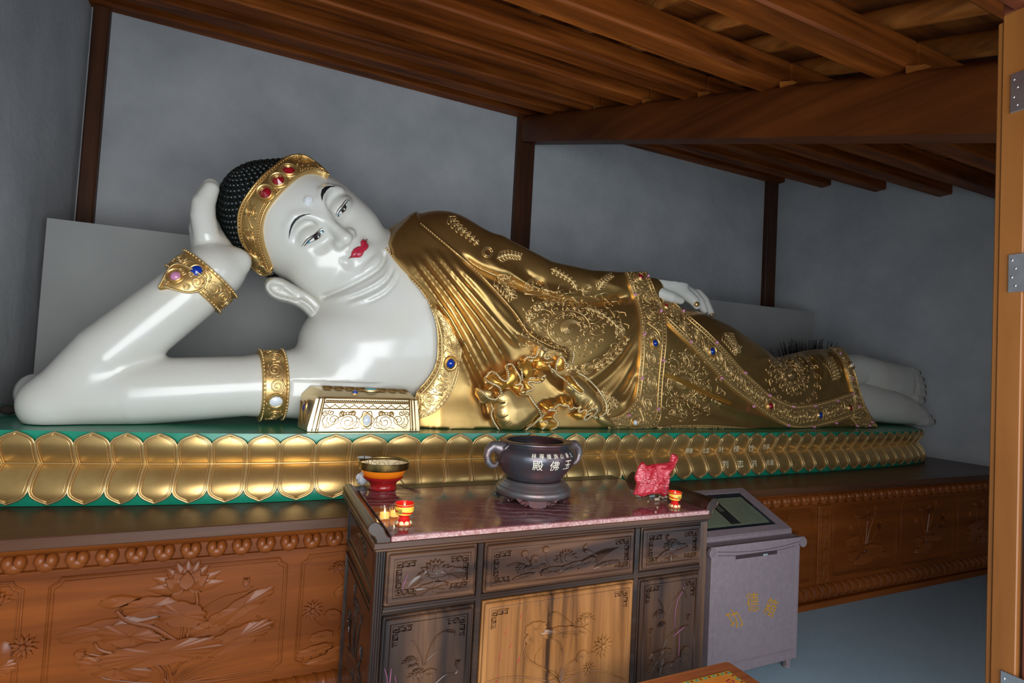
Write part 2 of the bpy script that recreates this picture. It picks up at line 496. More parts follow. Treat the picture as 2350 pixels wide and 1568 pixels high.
# purlins (parallel to the back wall); the ends on the right wall give the slope
ends = [atX(1795, 420, XR), atX(1907, 427, XR), atX(2034, 438, XR), atX(2180, 448, XR)]
p0 = ends[0]; st = (ends[3] - ends[0]) / 3
SL = st[2] / st[1]                                   # roof slope dz/dY
print('purlin step', st, 'slope', SL, 'first', p0, 'beam z', lineYZ(*bt, 5), lineYZ(*bt, 1))
PUR = []
for Yn in (5.30, 4.62, 3.94, 3.27, 2.69, 2.07, 1.43, .78, .12, -.55):
    PUR.append((Yn, lineYZ(*bt, Yn) + .012))
SL = (bt[0][2] - bt[1][2]) / (bt[0][1] - bt[1][1])
ph, pwid = .135, .135
n_tr = 5
for i, (py, pz) in enumerate(PUR):
    # one timber per bay: left and right of the tie beam
    a = MB().box((XL - .02, py, pz), (XB + bw * .5, py + pwid, pz + ph), .010)
    b = MB().box((XB + bw * .5 + .004, py, pz), (XR + .02, py + pwid, pz + ph), .010)
    struct('trim_%d' % n_tr, a, M['roof_wood']); n_tr += 1
    struct('trim_%d' % n_tr, b, M['roof_wood']); n_tr += 1
    # wedge block under the purlin on the beam
    if i > 1: 
        w_ = MB(); w_.prism([(py + .005, pz + .002), (py - .075, pz - .028), (py + .005, pz - .028)], lambda u, v, d: (d, u, v), XB + .012, XB + .05)
        struct('trim_%d' % n_tr, w_, M['rafter']); n_tr += 1
# roof boards above the rafters
rr = .050
def roofz(Y): return lineYZ(*bt, Y) + .012 + ph + .045
th = rr * 1.55
ya, yb = -.75, YW + .1
m = MB()
V = [(XL - .1, ya, roofz(ya) + th), (XR + .1, ya, roofz(ya) + th), (XR + .1, yb, roofz(yb) + th), (XL - .1, yb, roofz(yb) + th)]
V += [(x, y, z + .05) for x, y, z in V]
m.add(V, [(0, 1, 2, 3), (4, 7, 6, 5), (0, 4, 5, 1), (1, 5, 6, 2), (2, 6, 7, 3), (3, 7, 4, 0)])
ceil = struct('ceiling', m, M['roof_board'], smooth=False)
# rafter poles running down the slope over the purlins
cnt = 0
for x in list(np.arange(XL + .16, XB - .05, .36)) + list(np.arange(XB + .36, XR - .1, .40)):
    x = x + random.uniform(-.03, .03); r_ = rr * random.uniform(.86, 1.1)
    pts = [(x + random.uniform(-.012, .012), y, roofz(y) + .004) for y in np.linspace(YW - .03, -.68, 11)]
    MB().tube(pts, [r_ * random.uniform(.93, 1.05) for _ in pts], 10).build('rafter', M['rafter'], ceil, angle=60); cnt += 1
print('rafters', cnt)

# door frame at the right
XJ = 1.40
jy1 = atX(2302, 36, XJ)[1]; jy0 = atX(2340, 1000, XJ)[1]; jz = atX(2302, 36, XJ)[2]
door = struct('door_1', MB().box((XJ, jy0, 0), (XJ + .16, jy1, jz), .002), M['door_wood'])
struct('door_stop', MB().box((XJ + .004, jy1 + .001, 0), (XJ + .12, jy1 + .0105, jz - .012), .002), M['door_wood'], door)
struct('door_leaf', MB().box((XJ + .010, jy0 - .62, .02), (XJ + .048, jy0 - .004, jz - .02), .003), M['door_dark'], door)
struct('lintel', MB().box((XJ, jy0, jz - .001), (XJ + .16, jy1 + .0, jz + .12), .002).box((-1.1, jy0, jz + .0), (XJ, jy0 + .02, jz + .1)), M['door_dark'], door)
for (ax, ay, bx, by) in ((2321, 172, 2317, 262), (2316, 585, 2313, 672), (2298, 1537, 2294, 1640)):
    za = atX(ax, ay, XJ)[2]; zb = atX(bx, by, XJ)[2]; ye = atX(ax, ay, XJ)[1]
    hp = MB().box((XJ - .0035, jy0 - .02, zb), (XJ + .001, ye, za), .0008)
    hinge = hp.build('hinge', M['steel'], door)
    for q in range(4):
        z = za - (za - zb) * (.16 + .225 * q); y = ye - (.006 if q % 2 == 0 else .012)
        MB().ball((XJ - .0035, y, z), (.0016, .0024, .003)).build('screw', M['steel'], hinge)

# camera
cam = bpy.data.cameras.new('camera'); co = bpy.data.objects.new('camera', cam); C.objects.link(co)
cam.sensor_fit = 'HORIZONTAL'; cam.sensor_width = 36.0; cam.lens = FPX / 2350 * 36
cam.clip_start = .02
R3 = Matrix(((MC[0][0], -MC[1][0], -MC[2][0]), (MC[0][1], -MC[1][1], -MC[2][1]), (MC[0][2], -MC[1][2], -MC[2][2])))
co.matrix_world = Matrix.Translation(CAM.tolist()) @ R3.to_4x4()
sc.camera = co

# light: daylight through the open doorway + dim outdoor sky
w = bpy.data.worlds.new('sky'); sc.world = w; w.use_nodes = True
bg = w.node_tree.nodes['Background']; bg.inputs[0].default_value = (.72, .86, 1, 1); bg.inputs[1].default_value = 2.2
def area(name, loc, aim, sx, sy, power, col):
    l = bpy.data.lights.new(name, 'AREA'); l.shape = 'RECTANGLE'; l.size = sx; l.size_y = sy; l.energy = power; l.color = col
    o = bpy.data.objects.new(name, l); C.objects.link(o); o.location = loc
    d = Vector(aim) - Vector(loc); o.rotation_euler = d.to_track_quat('-Z', 'Y').to_euler()
    return o
area('doorway_daylight', (.1, -.9, 1.5), (.9, 3.2, 1.3), 2.3, 2.5, 85, (1, .985, .96))
sc.view_settings.view_transform = 'Standard'
sc.view_settings.exposure = .46
sc.cycles.use_denoising = True
sc.cycles.max_bounces = 8
# ================================================================= carved relief motifs (drawn in a plane; fn(u, v, d) lifts them off it)
def r_blob(mb, out, h, fn, ring=.72, hc=.9):
    out = np.asarray(out, float); c = out.mean(0); n = len(out)
    V = [fn(u, v, -.001) for u, v in out]
    V += [fn(*(c + (p - c) * ring), h) for p in out]
    V.append(fn(c[0], c[1], h * hc))
    F = [(i, (i + 1) % n, n + (i + 1) % n, n + i) for i in range(n)]
    F += [(n + i, n + (i + 1) % n, 2 * n) for i in range(n)]
    mb.add(V, F)


def r_line(mb, P, r, fn, n=5, m=None, depth=.25, closed=False):
    P = np.asarray(P, float)
    if m: P = spline(P, m, closed)
    W = np.array([fn(u, v, r * depth) for u, v in P])
    mb.tube(W, r, n, closed=closed)


def r_petal(mb, u, v, a, L, w, h, fn, n=7):
    t = np.linspace(0, 1, n)
    s = np.sin(math.pi * t ** .8) * w * .5 * (1 - .25 * t)
    pts = [(L * x, y) for x, y in zip(t, s)] + [(L * x, -y) for x, y in zip(t[-2:0:-1], s[-2:0:-1])]
    ca, sa = math.cos(a), math.sin(a)
    r_blob(mb, [(u + x * ca - y * sa, v + x * sa + y * ca) for x, y in pts], h, fn)


def r_lotus(mb, u, v, s, fn, h=.006, open_=1.0):
    """side view of an open lotus flower"""
    for a, L in ((.08, 1.15), (math.pi - .08, 1.15), (.42, 1.1), (math.pi - .42, 1.1)):
        r_petal(mb, u, v, a, s * L, s * .48, h * .6, fn)
    for a in (.85, 1.2, 1.57, 1.94, 2.29):
        r_petal(mb, u, v + s * .02, a, s * .92, s * .56, h * .85, fn)
    for a in (.62, 2.52, 1.05, 2.09):
        r_petal(mb, u, v - s * .06, a, s * .80, s * .58, h * 1.15, fn)
    r_petal(mb, u, v - s * .12, 1.57, s * .74, s * .62, h * 1.5, fn)
    r_petal(mb, u, v + s * .02, -2.7, s * .5, s * .25, h * .7, fn)
    r_petal(mb, u, v + s * .02, -.44, s * .5, s * .25, h * .7, fn)


def r_daisy(mb, u, v, s, fn, h=.005, n=11):
    for k in range(n):
        r_petal(mb, u, v, k * 2 * math.pi / n + .2, s, s * .36, h * (.7 + .3 * (k % 2)), fn, 5)
    r_blob(mb, [(u + s * .25 * math.cos(a), v + s * .25 * math.sin(a)) for a in np.linspace(0, 6.283, 9)[:-1]], h * 1.6, fn)


def r_leaf(mb, u, v, w, h, fn, lift=.005, a=0.0, lobes=11, veins=7, amp=.13, squash=.0):
    """broad scalloped lotus leaf seen obliquely"""
    n = lobes * 4; ca, sa = math.cos(a), math.sin(a)
    def T(x, y): return (u + x * ca - y * sa, v + x * sa + y * ca)
    out = []
    for k in range(n):
        t = 2 * math.pi * k / n
        r = 1 + amp * abs(math.sin(lobes * t * .5)) - amp * .5 + .10 * math.sin(2 * t + u * 40) + squash * math.cos(t)
        out.append(T(w * .5 * r * math.cos(t), h * .5 * r * math.sin(t)))
    r_blob(mb, out, lift, fn, .90, 1.02)
    for k in range(veins):
        t = 2 * math.pi * (k + .3) / veins
        P = [T(0, 0), T(w * .22 * math.cos(t + .12), h * .22 * math.sin(t + .12)), T(w * .4 * math.cos(t), h * .4 * math.sin(t))]
        W = [fn(*p, lift * .82) for p in spline(P, 6)]
        mb.tube(W, [.0022, .0022, .002, .0018, .0014, .0008], 4)


def r_bud(mb, u, v, s, fn, a=1.57, h=.007):
    r_petal(mb, u, v, a + .25, s, s * .5, h * .7, fn); r_petal(mb, u, v, a - .25, s, s * .5, h * .7, fn)
    r_petal(mb, u, v, a, s * .95, s * .5, h, fn)


def r_grass(mb, u, v, s, fn, n=9, spread=1.0, r=.003, rnd=random):
    for k in range(n):
        t = (k / (n - 1) - .5) * 2 * spread
        L = s * rnd.uniform(.7, 1.1)
        P = [(u, v), (u + L * .4 * math.sin(t * .8), v + L * .5 * math.cos(t * .8)), (u + L * math.sin(t * 1.15), v + L * .85 * math.cos(t * 1.15))]
        P = spline(P, 8); W = [fn(a, b, .0015) for a, b in P]
        mb.tube(W, r * np.linspace(1, .25, 8), 4)


def r_frame(mb, u0, v0, u1, v1, r, fn, notch=.03):
    """panel outline with stepped-in corners"""
    q = notch
    P = [(u0 + q, v0), (u1 - q, v0), (u1 - q * .75, v0 + q * .55), (u1, v0 + q), (u1, v1 - q), (u1 - q * .75, v1 - q * .55), (u1 - q, v1),
         (u0 + q, v1), (u0 + q * .75, v1 - q * .55), (u0, v1 - q), (u0, v0 + q), (u0 + q * .75, v0 + q * .55)]
    r_line(mb, P + [], r, fn, 6, closed=True)


def r_fret(mb, u, v, su, sv, s, fn, r=.0022):
    """Chinese key corner; (u, v) the corner, su/sv the directions into the panel"""
    def T(P): return [(u + su * x * s, v + sv * y * s) for x, y in P]
    for P in ([(0, 4.2), (0, 1.6), (1.0, 1.6), (1.0, 2.6), (.45, 2.6), (.45, 2.1)],
              [(1.6, 0), (4.2, 0)], [(1.6, 0), (1.6, 1.0), (2.6, 1.0), (2.6, .45), (2.1, .45)],
              [(0, 1.2), (0, 0), (1.2, 0), (1.2, 1.15), (.4, 1.15), (.4, .45), (.8, .45), (.8, .75)],
              [(2.9, 0), (2.9, 1.0), (3.9, 1.0), (3.9, .4), (3.3, .4)], [(0, 2.9), (1.0, 2.9), (1.0, 3.9), (.4, 3.9), (.4, 3.3)]):
        r_line(mb, T(P), r, fn, 4)


def r_wild(mb, u0, v0, u1, v1, fn, seed, h=.006, dense=1.0):
    """lotus pond composition filling a panel"""
    rn = random.Random(seed); W, H = u1 - u0, v1 - v0
    cx = u0 + W * rn.uniform(.42, .58); base = v0 + H * .08
    tops = [(.5 + rn.uniform(-.08, .08), .80, 'lotus'), (.22 + rn.uniform(-.06, .06), .62, 'bud'), (.78 + rn.uniform(-.05, .05), .66, 'daisy'),
            (.34, .86, 'pod'), (.66, .90, 'bud')]
    S = min(W * .5, H * .5)
    for (a, b, k) in tops:
        x, y = u0 + W * a, v0 + H * b
        r_line(mb, [(cx + rn.uniform(-.02, .02), base), (cx + (x - cx) * .25, base + (y - base) * .5), (x, y)], .0035, fn, 5, 12)
    for k in range(int(5 * dense)):
        r_leaf(mb, u0 + W * rn.uniform(.2, .8), v0 + H * rn.uniform(.14, .5), S * rn.uniform(.5, .85), S * rn.uniform(.2, .36), fn, h * .9, rn.uniform(-.3, .3))
    for (a, b, k) in tops:
        x, y = u0 + W * a, v0 + H * b
        if k == 'lotus': r_lotus(mb, x, y, S * .30, fn, h)
        elif k == 'bud': r_bud(mb, x, y, S * .22, fn, rn.uniform(1.2, 1.9), h)
        elif k == 'daisy': r_daisy(mb, x, y, S * .2, fn, h)
        else: r_blob(mb, [(x + S * .1 * math.cos(t), y + S * .07 * math.sin(t)) for t in np.linspace(0, 6.28, 12)[:-1]], h, fn)
    r_grass(mb, cx, base - H * .02, H * .3, fn, 9, 1.1, .0028, rn)
    r_line(mb, [(u0 + W * .12, base), (u0 + W * .3, base + H * .03), (cx, base), (u0 + W * .72, base + H * .035), (u1 - W * .1, base)], .003, fn, 5, 16)
# ================================================================= long carved plinth under the statue
PY, PZ = 2.633, .852
plinth = thing('carved_plinth', 'long reddish brown carved wooden plinth with lotus panels, running under the reclining statue', 'plinth', (2.5, 4.0, 0))
x0, x1 = XL + .004, XR - .004
body = MB().box((x0, PY + .030, .028), (x1, YW - .004, PZ - .05))
body.build('plinth_body', M['plinth'], plinth, smooth=False)
# moulded top slab (profile swept along X)
def sweep(prof, xa, xb, name, mt, parent, angle=30, n=2):
    m = MB(); G = np.array([[(x, y, z) for (y, z) in prof] for x in np.linspace(xa, xb, n)])
    m.grid(G); m.add(G[0], [tuple(range(len(prof)))]); m.add(G[-1], [tuple(range(len(prof)))[::-1]])
    return m.build(name, mt, parent, angle=angle)
slab = MB().box((x0, PY, PZ - .048), (x1, YW - .004, PZ), .004)
slab.build('plinth_top', M['plinth_top'], plinth)
sweep([(PY + .004, .806), (PY + .006, .800), (PY + .030, .776), (PY + .2, .776), (PY + .2, .806)], x0, x1, 'cove_moulding', M['plinth'], plinth)
# row of heart-shaped lotus bosses
mb = MB(); pitch = .0955
def bossline(mb, zc, hh, x, yo):
    w = pitch * .40
    for sx in (-1, 1):
        # each lobe: squashed ball leaning to the middle
        mb.ball((x + sx * w * .43, yo - .0015, zc + hh * .11), (w * .60, .027, hh * .42), 12, 8)
    mb.ball((x, yo - .0005, zc - hh * .13), (w * .90, .0265, hh * .40), 14, 8)
    a = np.linspace(0, math.pi, 11)
    arch = [(x - w * 1.12 * math.cos(t), yo + .012, zc - hh * .46 + hh * .98 * max(math.sin(t), 0) ** .55) for t in a]
    mb.tube(arch, .0048, 5)
nb = int((x1 - x0) / pitch)
for k in range(nb):
    bossline(mb, .748, .068, -.767 + pitch * (k - 7), PY + .026) if x0 + .05 < -.767 + pitch * (k - 7) < x1 - .05 else None
mb.build('lotus_boss_moulding', M['plinth_carve'], plinth, angle=None)
sweep([(PY + .032, .708), (PY + .018, .712), (PY + .018, .718), (PY + .032, .722)], x0, x1, 'bead_moulding', M['plinth'], plinth)
# foot: rounded lotus-ribbed moulding on a flat base strip
prof = [(PY + .06, .160)] + [(PY + .045 - .055 * math.sin(t), .102 + .052 * math.cos(t)) for t in np.linspace(.15, 2.9, 12)] + [(PY + .045, .046), (PY + .06, .046)]
sweep(prof, x0, x1, 'foot_moulding', M['plinth'], plinth)
mb = MB()
for x in np.arange(x0 + .06, x1, .082):
    P = [(x + .018 * math.sin(t * 1.1), PY + .045 - .0555 * math.sin(t), .102 + .0525 * math.cos(t)) for t in np.linspace(.15, 2.9, 10)]
    mb.tube(P, .0045, 4); P2 = [(a + .011, b, c) for a, b, c in P]; mb.tube(P2, .003, 4)
    mb.ball((x + .052, PY + .020, .104), (.030, .034, .044), 8, 6)
mb.build('foot_lotus_ribs', M['plinth_carve'], plinth, angle=None)
MB().box((x0, PY - .008, .0), (x1, PY + .12, .044), .004).build('base_strip', M['plinth'], plinth)

FP = PY + .030
def fpl(u, v, d): return (u, FP - d, v)
def E2(x, y):
    p = atY(x / 2.579, 960 + y / 2.579, FP); return (p[0], p[2])
def panel(u0, u1, v0, v1):
    mb = MB(); r_frame(mb, u0, v0, u1, v1, .0045, fpl, .032); r_frame(mb, u0 + .014, v0 + .014, u1 - .014, v1 - .014, .0022, fpl, .028)
    return mb.build('panel_frame', M['plinth'], plinth, angle=None)
# main panel at the left, traced from the carving
p1 = panel(-.655, .185, .19, .683)
mb = MB()
L = lambda P, r=.0045, m=14: r_line(mb, [E2(*p) for p in P], r, fpl, 6, m)
def leafE(x, y, w, h, a=0, lobes=11, lift=.006, veins=7, sq=0): u, v = E2(x, y); r_leaf(mb, u, v, w / 1290., h / 1290., fpl, lift, a, lobes, veins, squash=sq)
L([(1160, 1010), (1168, 1090), (1140, 1150)], .0075); L([(1125, 1210), (1105, 1330)], .0065, 8); L([(1085, 1210), (1065, 1330)], .005, 8)
L([(690, 1140), (755, 1200), (900, 1235), (1000, 1290), (1065, 1330)], .0085); L([(880, 1245), (950, 1300), (1010, 1325)], .006)
L([(1490, 995), (1470, 1025), (1330, 1060), (1230, 1110), (1175, 1165)], .005, 18)
L([(560, 1330), (590, 1370), (700, 1400)], .007); L([(530, 1395), (620, 1410), (720, 1400)], .005); L([(1520, 1170), (1540, 1200), (1500, 1240)], .006)
leafE(640, 1245, 420, 110, .05, 9, .006); leafE(770, 1290, 330, 120, -.25, 9, .007)
leafE(890, 1115, 270, 110, -.1, 9, .008); leafE(1080, 1160, 270, 130, -.25, 9, .009)
leafE(1440, 1110, 330, 110, .45, 9, .007); leafE(1330, 1180, 190, 80, .2, 7, .006); leafE(1230, 1240, 200, 90, .2, 9, .006)
leafE(960, 1385, 560, 150, .02, 15, .010, 11); leafE(1400, 1300, 400, 130, .25, 13, .009, 9); leafE(680, 1480, 330, 120, -.35, 11, .006)
leafE(1290, 1345, 280, 90, .2, 9, .007)
u, v = E2(1105, 990); r_lotus(mb, u, v - .01, .135, fpl, .0095)
u, v = E2(1455, 1000); r_bud(mb, u, v, .048, fpl, 1.57, .010)
u, v = E2(570, 1105); r_petal(mb, u, v, .08, .155, .062, .010, fpl); r_line(mb, [(u + .01, v + .012), (u + .07, v + .026), (u + .145, v + .014)], .002, fpl, 4, 8)
u, v = E2(430, 1400); r_bud(mb, u, v, .05, fpl, .1, .008)
u, v = E2(1000, 1545)
for dx, dy in ((250, 130), (330, 140), (450, 150), (560, 130), (640, 95), (640, 60), (180, 110), (120, 130), (80, 120), (-40, 130), (-120, 110)):
    q = E2(1000 + dx, 1560 - dy); b = E2(1000 + dx * .1, 1568)
    P = spline([b, (b[0] + (q[0] - b[0]) * .45, b[1] + (q[1] - b[1]) * .75), q], 9)
    mb.tube([fpl(a, c, .002) for a, c in P], np.linspace(.0055, .0012, 9), 5)
L([(900, 1440), (960, 1500), (960, 1568)], .009, 8); L([(960, 1430), (1000, 1490), (1020, 1568)], .008, 8)
L([(520, 1440), (590, 1530), (760, 1560), (900, 1568)], .004)
mb.build('lotus_carving', M['plinth_carve'], p1, angle=50)
# panel at the far left edge and the one running behind the altar table
p0_ = panel(-1.36, -.735, .19, .683); mb = MB()
u, v = E2(140, 1350); r_daisy(mb, u, v, .05, fpl, .008, 12); u, v = E2(20, 1090); r_lotus(mb, u - .03, v, .06, fpl, .007)
r_line(mb, [E2(140, 1390), E2(100, 1450), E2(30, 1500), E2(-60, 1540)], .004, fpl, 5, 12); u, v = E2(60, 1440); r_leaf(mb, u - .05, v - .02, .16, .07, fpl)
u, v = E2(10, 1400); r_blob(mb, [(u + .035 * math.cos(t), v + .05 * math.sin(t)) for t in np.linspace(0, 6.28, 14)[:-1]], .008, fpl)
r_wild(mb, -1.33, .21, -.92, .66, fpl, 3)
mb.build('lotus_carving', M['plinth_carve'], p0_, angle=50)
p2_ = panel(.245, .95, .19, .683); mb = MB()
u, v = E2(1850, 1135); r_daisy(mb, u, v, .05, fpl, .008, 13); u, v = E2(1970, 1160); r_leaf(mb, u, v, .075, .05, fpl, .009)
u, v = E2(2010, 870); r_lotus(mb, u, v - .02, .05, fpl, .008); u, v = E2(2030, 1010); r_leaf(mb, u, v, .10, .04, fpl, .008, .5)
r_line(mb, [E2(2010, 910), E2(2040, 960), E2(2090, 1000)], .003, fpl, 5, 8); r_line(mb, [E2(1860, 1190), E2(1900, 1225), E2(1960, 1220), E2(2010, 1195)], .003, fpl, 5, 12)
for (x, y, w, h) in ((1900, 1290, 130, 70), (2050, 1240, 110, 60), (1860, 1370, 210, 60), (2010, 1370, 180, 60), (1940, 1420, 250, 60)): leafE(x, y, w, h, .1, 9, .007)
for x in range(1780, 2090, 45):
    r_line(mb, [E2(x, 1460 - (x - 1780) * .1), E2(x + 20, 1400), E2(x + 50, 1370), E2(x + 70, 1395)], .003, fpl, 4, 8)
mb.build('lotus_carving', M['plinth_carve'], p2_, angle=50)
# panels on the right, with an upright carved strip between two of them
for i, (ua, ub) in enumerate(((2.86, 3.63), (3.845, 4.59), (4.645, 5.36), (5.42, 6.15))):
    pn = panel(ua, ub, .192, .683)
    mb = MB(); r_wild(mb, ua + .03, .215, ub - .03, .665, fpl, 11 + i, .016, 2.2); mb.build('lotus_carving', M['plinth_carve'], pn, angle=50)
sp = MB().box((3.672, FP - .016, .157), (3.80, FP + .004, .707), .004).build('upright_strip', M['plinth'], plinth)
mb = MB(); fs = lambda u, v, d: (u, FP - .016 - d, v)
r_frame(mb, 3.69, .175, 3.782, .69, .004, fs, .012)
for k in range(9):
    v = .20 + k * .054; s = 1 if k % 2 else -1
    r_leaf(mb, 3.736 + s * .012, v + .02, .055, .035, fs, .006, s * .6, 7, 5)
    r_line(mb, [(3.736 - s * .02, v), (3.736 + s * .012, v + .02), (3.736 - s * .004, v + .05)], .003, fs, 4, 8)
mb.build('scroll_carving', M['plinth_carve'], sp, angle=50)
# ================================================================= lotus throne: green base with two rows of gilded petals
LZ0, LZS = PZ + .002, 1.034
def rimz(x): return min(1.1845, 1.192 - .0055 * max(x, 0))
outl = [(XL + .02, 3.30), (-1.1, 3.22), (-.5, 3.10), (0, 3.035), (.5, 3.015), (1.5, 3.015), (2.74, 3.03), (3.9, 3.07), (5.0, 3.13), (5.7, 3.21), (6.02, 3.34), (6.20, 3.60), (6.22, 3.9), (6.1, 4.2), (5.7, 4.32)]
front = spline(outl, 420)
lotus = thing('lotus_throne', 'green lotus throne ringed by two rows of gilded petals, lying on the wooden plinth', 'lotus base', (2.5, 3.7, LZ0))
Tn = np.gradient(front, axis=0); Tn /= np.linalg.norm(Tn, axis=1)[:, None]
Nn = np.stack([Tn[:, 1], -Tn[:, 0]], 1)                      # outward (towards the viewer)
sl = np.r_[0, np.cumsum(np.linalg.norm(np.diff(front, axis=0), axis=1))]
def lp(s, z, o):
    """point on the throne's side: arc length s, height z, outward offset o"""
    x = np.interp(s, sl, front[:, 0]); y = np.interp(s, sl, front[:, 1])
    n0 = np.interp(s, sl, Nn[:, 0]); n1 = np.interp(s, sl, Nn[:, 1])
    return np.stack([x + n0 * o, y + n1 * o, np.broadcast_to(z, np.shape(x)) * 1.0], -1)
def offs(t):
    """outward bulge; t = -1 lower lip .. 0 waist .. 1 upper rim"""
    t = np.asarray(t, float)
    up = .050 * np.sin(np.clip(t, 0, 1) * math.pi * .62) ** .9
    dn = .072 * np.sin(np.clip(-t, 0, 1) * math.pi * .66) ** .9
    return np.where(t >= 0, up, dn)
def zt(t, x): return np.where(t >= 0, LZS + (rimz(x) - LZS) * t, LZS + (LZS - LZ0) * t)
ts = np.linspace(-1, 1, 25)
ss = np.linspace(0, sl[-1], 260)
G = np.array([[lp(s, zt(t, np.interp(s, sl, front[:, 0])), offs(t) - .008) for t in ts] for s in ss])
G_SIDE = G; G_SIDE_F = [(i * 25 + j, (i + 1) * 25 + j, (i + 1) * 25 + j + 1, i * 25 + j + 1) for i in range(259) for j in range(24)]
# close the top with a gently domed lid and the back with a wall
mb = MB(); mb.grid(G)
top = []
for i, s in enumerate(ss):
    a = G[i, -1]; yb = 4.34
    row = [a] + [np.array([a[0] + (min(a[0], 5.7) - a[0]) * f ** 1.2, a[1] + (yb - a[1]) * f, min(a[2], 1.183) - .000 + (1.1845 - min(a[2], 1.183)) * min(f * 8, 1)]) for f in (.02, .06, .12, .25, .5, .75, 1)]
    top.append(row)
mb.grid(np.array(top))
bk = [[r[-1], np.array([r[-1][0], r[-1][1], LZ0])] for r in top]
mb.grid(np.array(bk))
mb.add([G[0, -1], G[0, 0], [G[0, 0][0], 4.34, LZ0], [G[0, -1][0], 4.34, G[0, -1][2]]], [(0, 1, 2, 3)])
mb.build('green_base', M['green'], lotus, angle=50)
# petals
seam = [67, 163, 251, 329, 408, 486, 567, 640, 720, 800, 880, 955]
s_of = lambda px: np.interp(atY(px, 1068, 3.03)[0], front[:, 0], sl)
bnd = [s_of(p) for p in seam]
dS = (s_of(1725) - s_of(1410)) / 8
while bnd[-1] + .152 < s_of(1407): bnd.append(bnd[-1] + .152)
bnd.append(s_of(1410)); bnd += [bnd[-1] + .147 * (k + 1) for k in range(40)]
bnd = [s for s in bnd if s < sl[-1] - .75]
while bnd[0] > .15: bnd.insert(0, bnd[0] - .146)
def petal_mesh(sa, sb, upper, seed):
    rn = random.Random(seed)
    nu, nv = 11, 19; G = np.zeros((nu, nv, 3)); x = np.interp((sa + sb) / 2, sl, front[:, 0])
    tip = .97 if upper else .93
    sk = rn.uniform(-.04, .04)
    edge = []
    for j in range(nv):
        f = j / (nv - 1)                                    # 0 waist, 1 tip
        # half-width profile: slightly narrow at the waist, full, then an ogee shoulder to a point
        hw = float(np.interp(f, [0, .1, .5, .68, .78, .87, .93, .97, 1], [.482, .485, .493, .484, .43, .325, .18, .085, .012]))
        tt = f * tip * (1 if upper else -1)
        for i in range(nu):
            g = i / (nu - 1) * 2 - 1
            s = (sa + sb) / 2 + (sb - sa) * (g * hw + sk * f * f)
            pil = .006 * (1 - g * g) ** .8 * math.sin(math.pi * min(f * .9 + .08, 1)) + .004
            G[i, j] = lp(s, float(zt(tt, x)), float(offs(tt)) + pil)
        edge.append((hw, tt, f))
    mb = MB(); mb.grid(G, flip=upper)
    rim = []
    for sgn in (-1, 1):
        R = [lp((sa + sb) / 2 + (sb - sa) * (sgn * max(h, .0) + sk * f * f), float(zt(t, x)), float(offs(t)) + .006) for h, t, f in edge]
        rim.append(R)
    mb.cur = 1; mb.tube(rim[0] + rim[1][::-1], .0052, 5)
    inn = []
    for sgn in (-1, 1):
        inn.append([lp((sa + sb) / 2 + (sb - sa) * (sgn * max(h - .075, 0) + sk * f * f), float(zt(t * .965, x)), float(offs(t)) + .0095) for h, t, f in edge])
    mb.tube(inn[0], .003, 4); mb.tube(inn[1], .003, 4)
    return mb
PET = []
for k in range(len(bnd) - 1):
    for up in (True, False):
        sh = 0
        o = petal_mesh(bnd[k] + sh, bnd[k + 1] + sh, up, k * 2 + up).build('upper_petal' if up else 'lower_petal', [M['gold'], M['gold_line']], lotus, angle=None)
        PET.append(o)
# bright rib along the waist
mb = MB(); mb.tube([lp(s, LZS, .010) for s in np.linspace(bnd[0], bnd[-1], 200)], .0035, 5)
mb.build('waist_rib', M['gold_line'], lotus, angle=None)
print('petals', len(PET))
# ================================================================= altar table
TY, TZ = 1.87, 1.0
TXL, TXR, TYB = .404, 1.862, 2.598
table = thing('altar_table', 'dark carved rosewood altar table with a polished red granite top, standing before the plinth', 'table', (1.13, 2.25, 0))
# carcass
mb = MB().box((TXL + .02, TY + .014, .0), (TXR - .02, TYB - .01, .95))
mb.build('carcass', M['rosewood_dark'], table, smooth=False)
for (xa, xb) in ((TXL, .437), (1.825, TXR)):
    m = MB().box((xa, TY, 0), (xb, TY + .05, .955), .003)
    for q in (.25, .5, .75): m.tube([(xa + (xb - xa) * q, TY, .0), (xa + (xb - xa) * q, TY, .955)], .0022, 4)
    m.build('corner_post', M['rosewood_z'], table)
# top frame, moulded edge, granite slab
mb = MB().box((TXL - .012, TY - .012, .955), (TXR + .006, TYB, .980), .004).box((TXL - .004, TY - .004, .945), (TXR - .002, TYB, .956), .003)
mb.build('top_frame', M['rosewood'], table)
GYB = TYB - .095; RYB = atX(803, 1128, .40)[1]; print('rail back', RYB)
g = MB(); g.box((.449, TY - .014, .979), (1.852, GYB, .9995), .003)
MB().box((.405, GYB + .0015, .979), (1.855, TYB - .001, .9995), .003).build('back_strip', M['rosewood_dark'], table)
g.build('granite_top', M['granite'], table)
MB().box((.450, TY - .0165, .9805), (1.851, TY - .0138, .997), .001).build('granite_edge', M['granite_edge'], table)
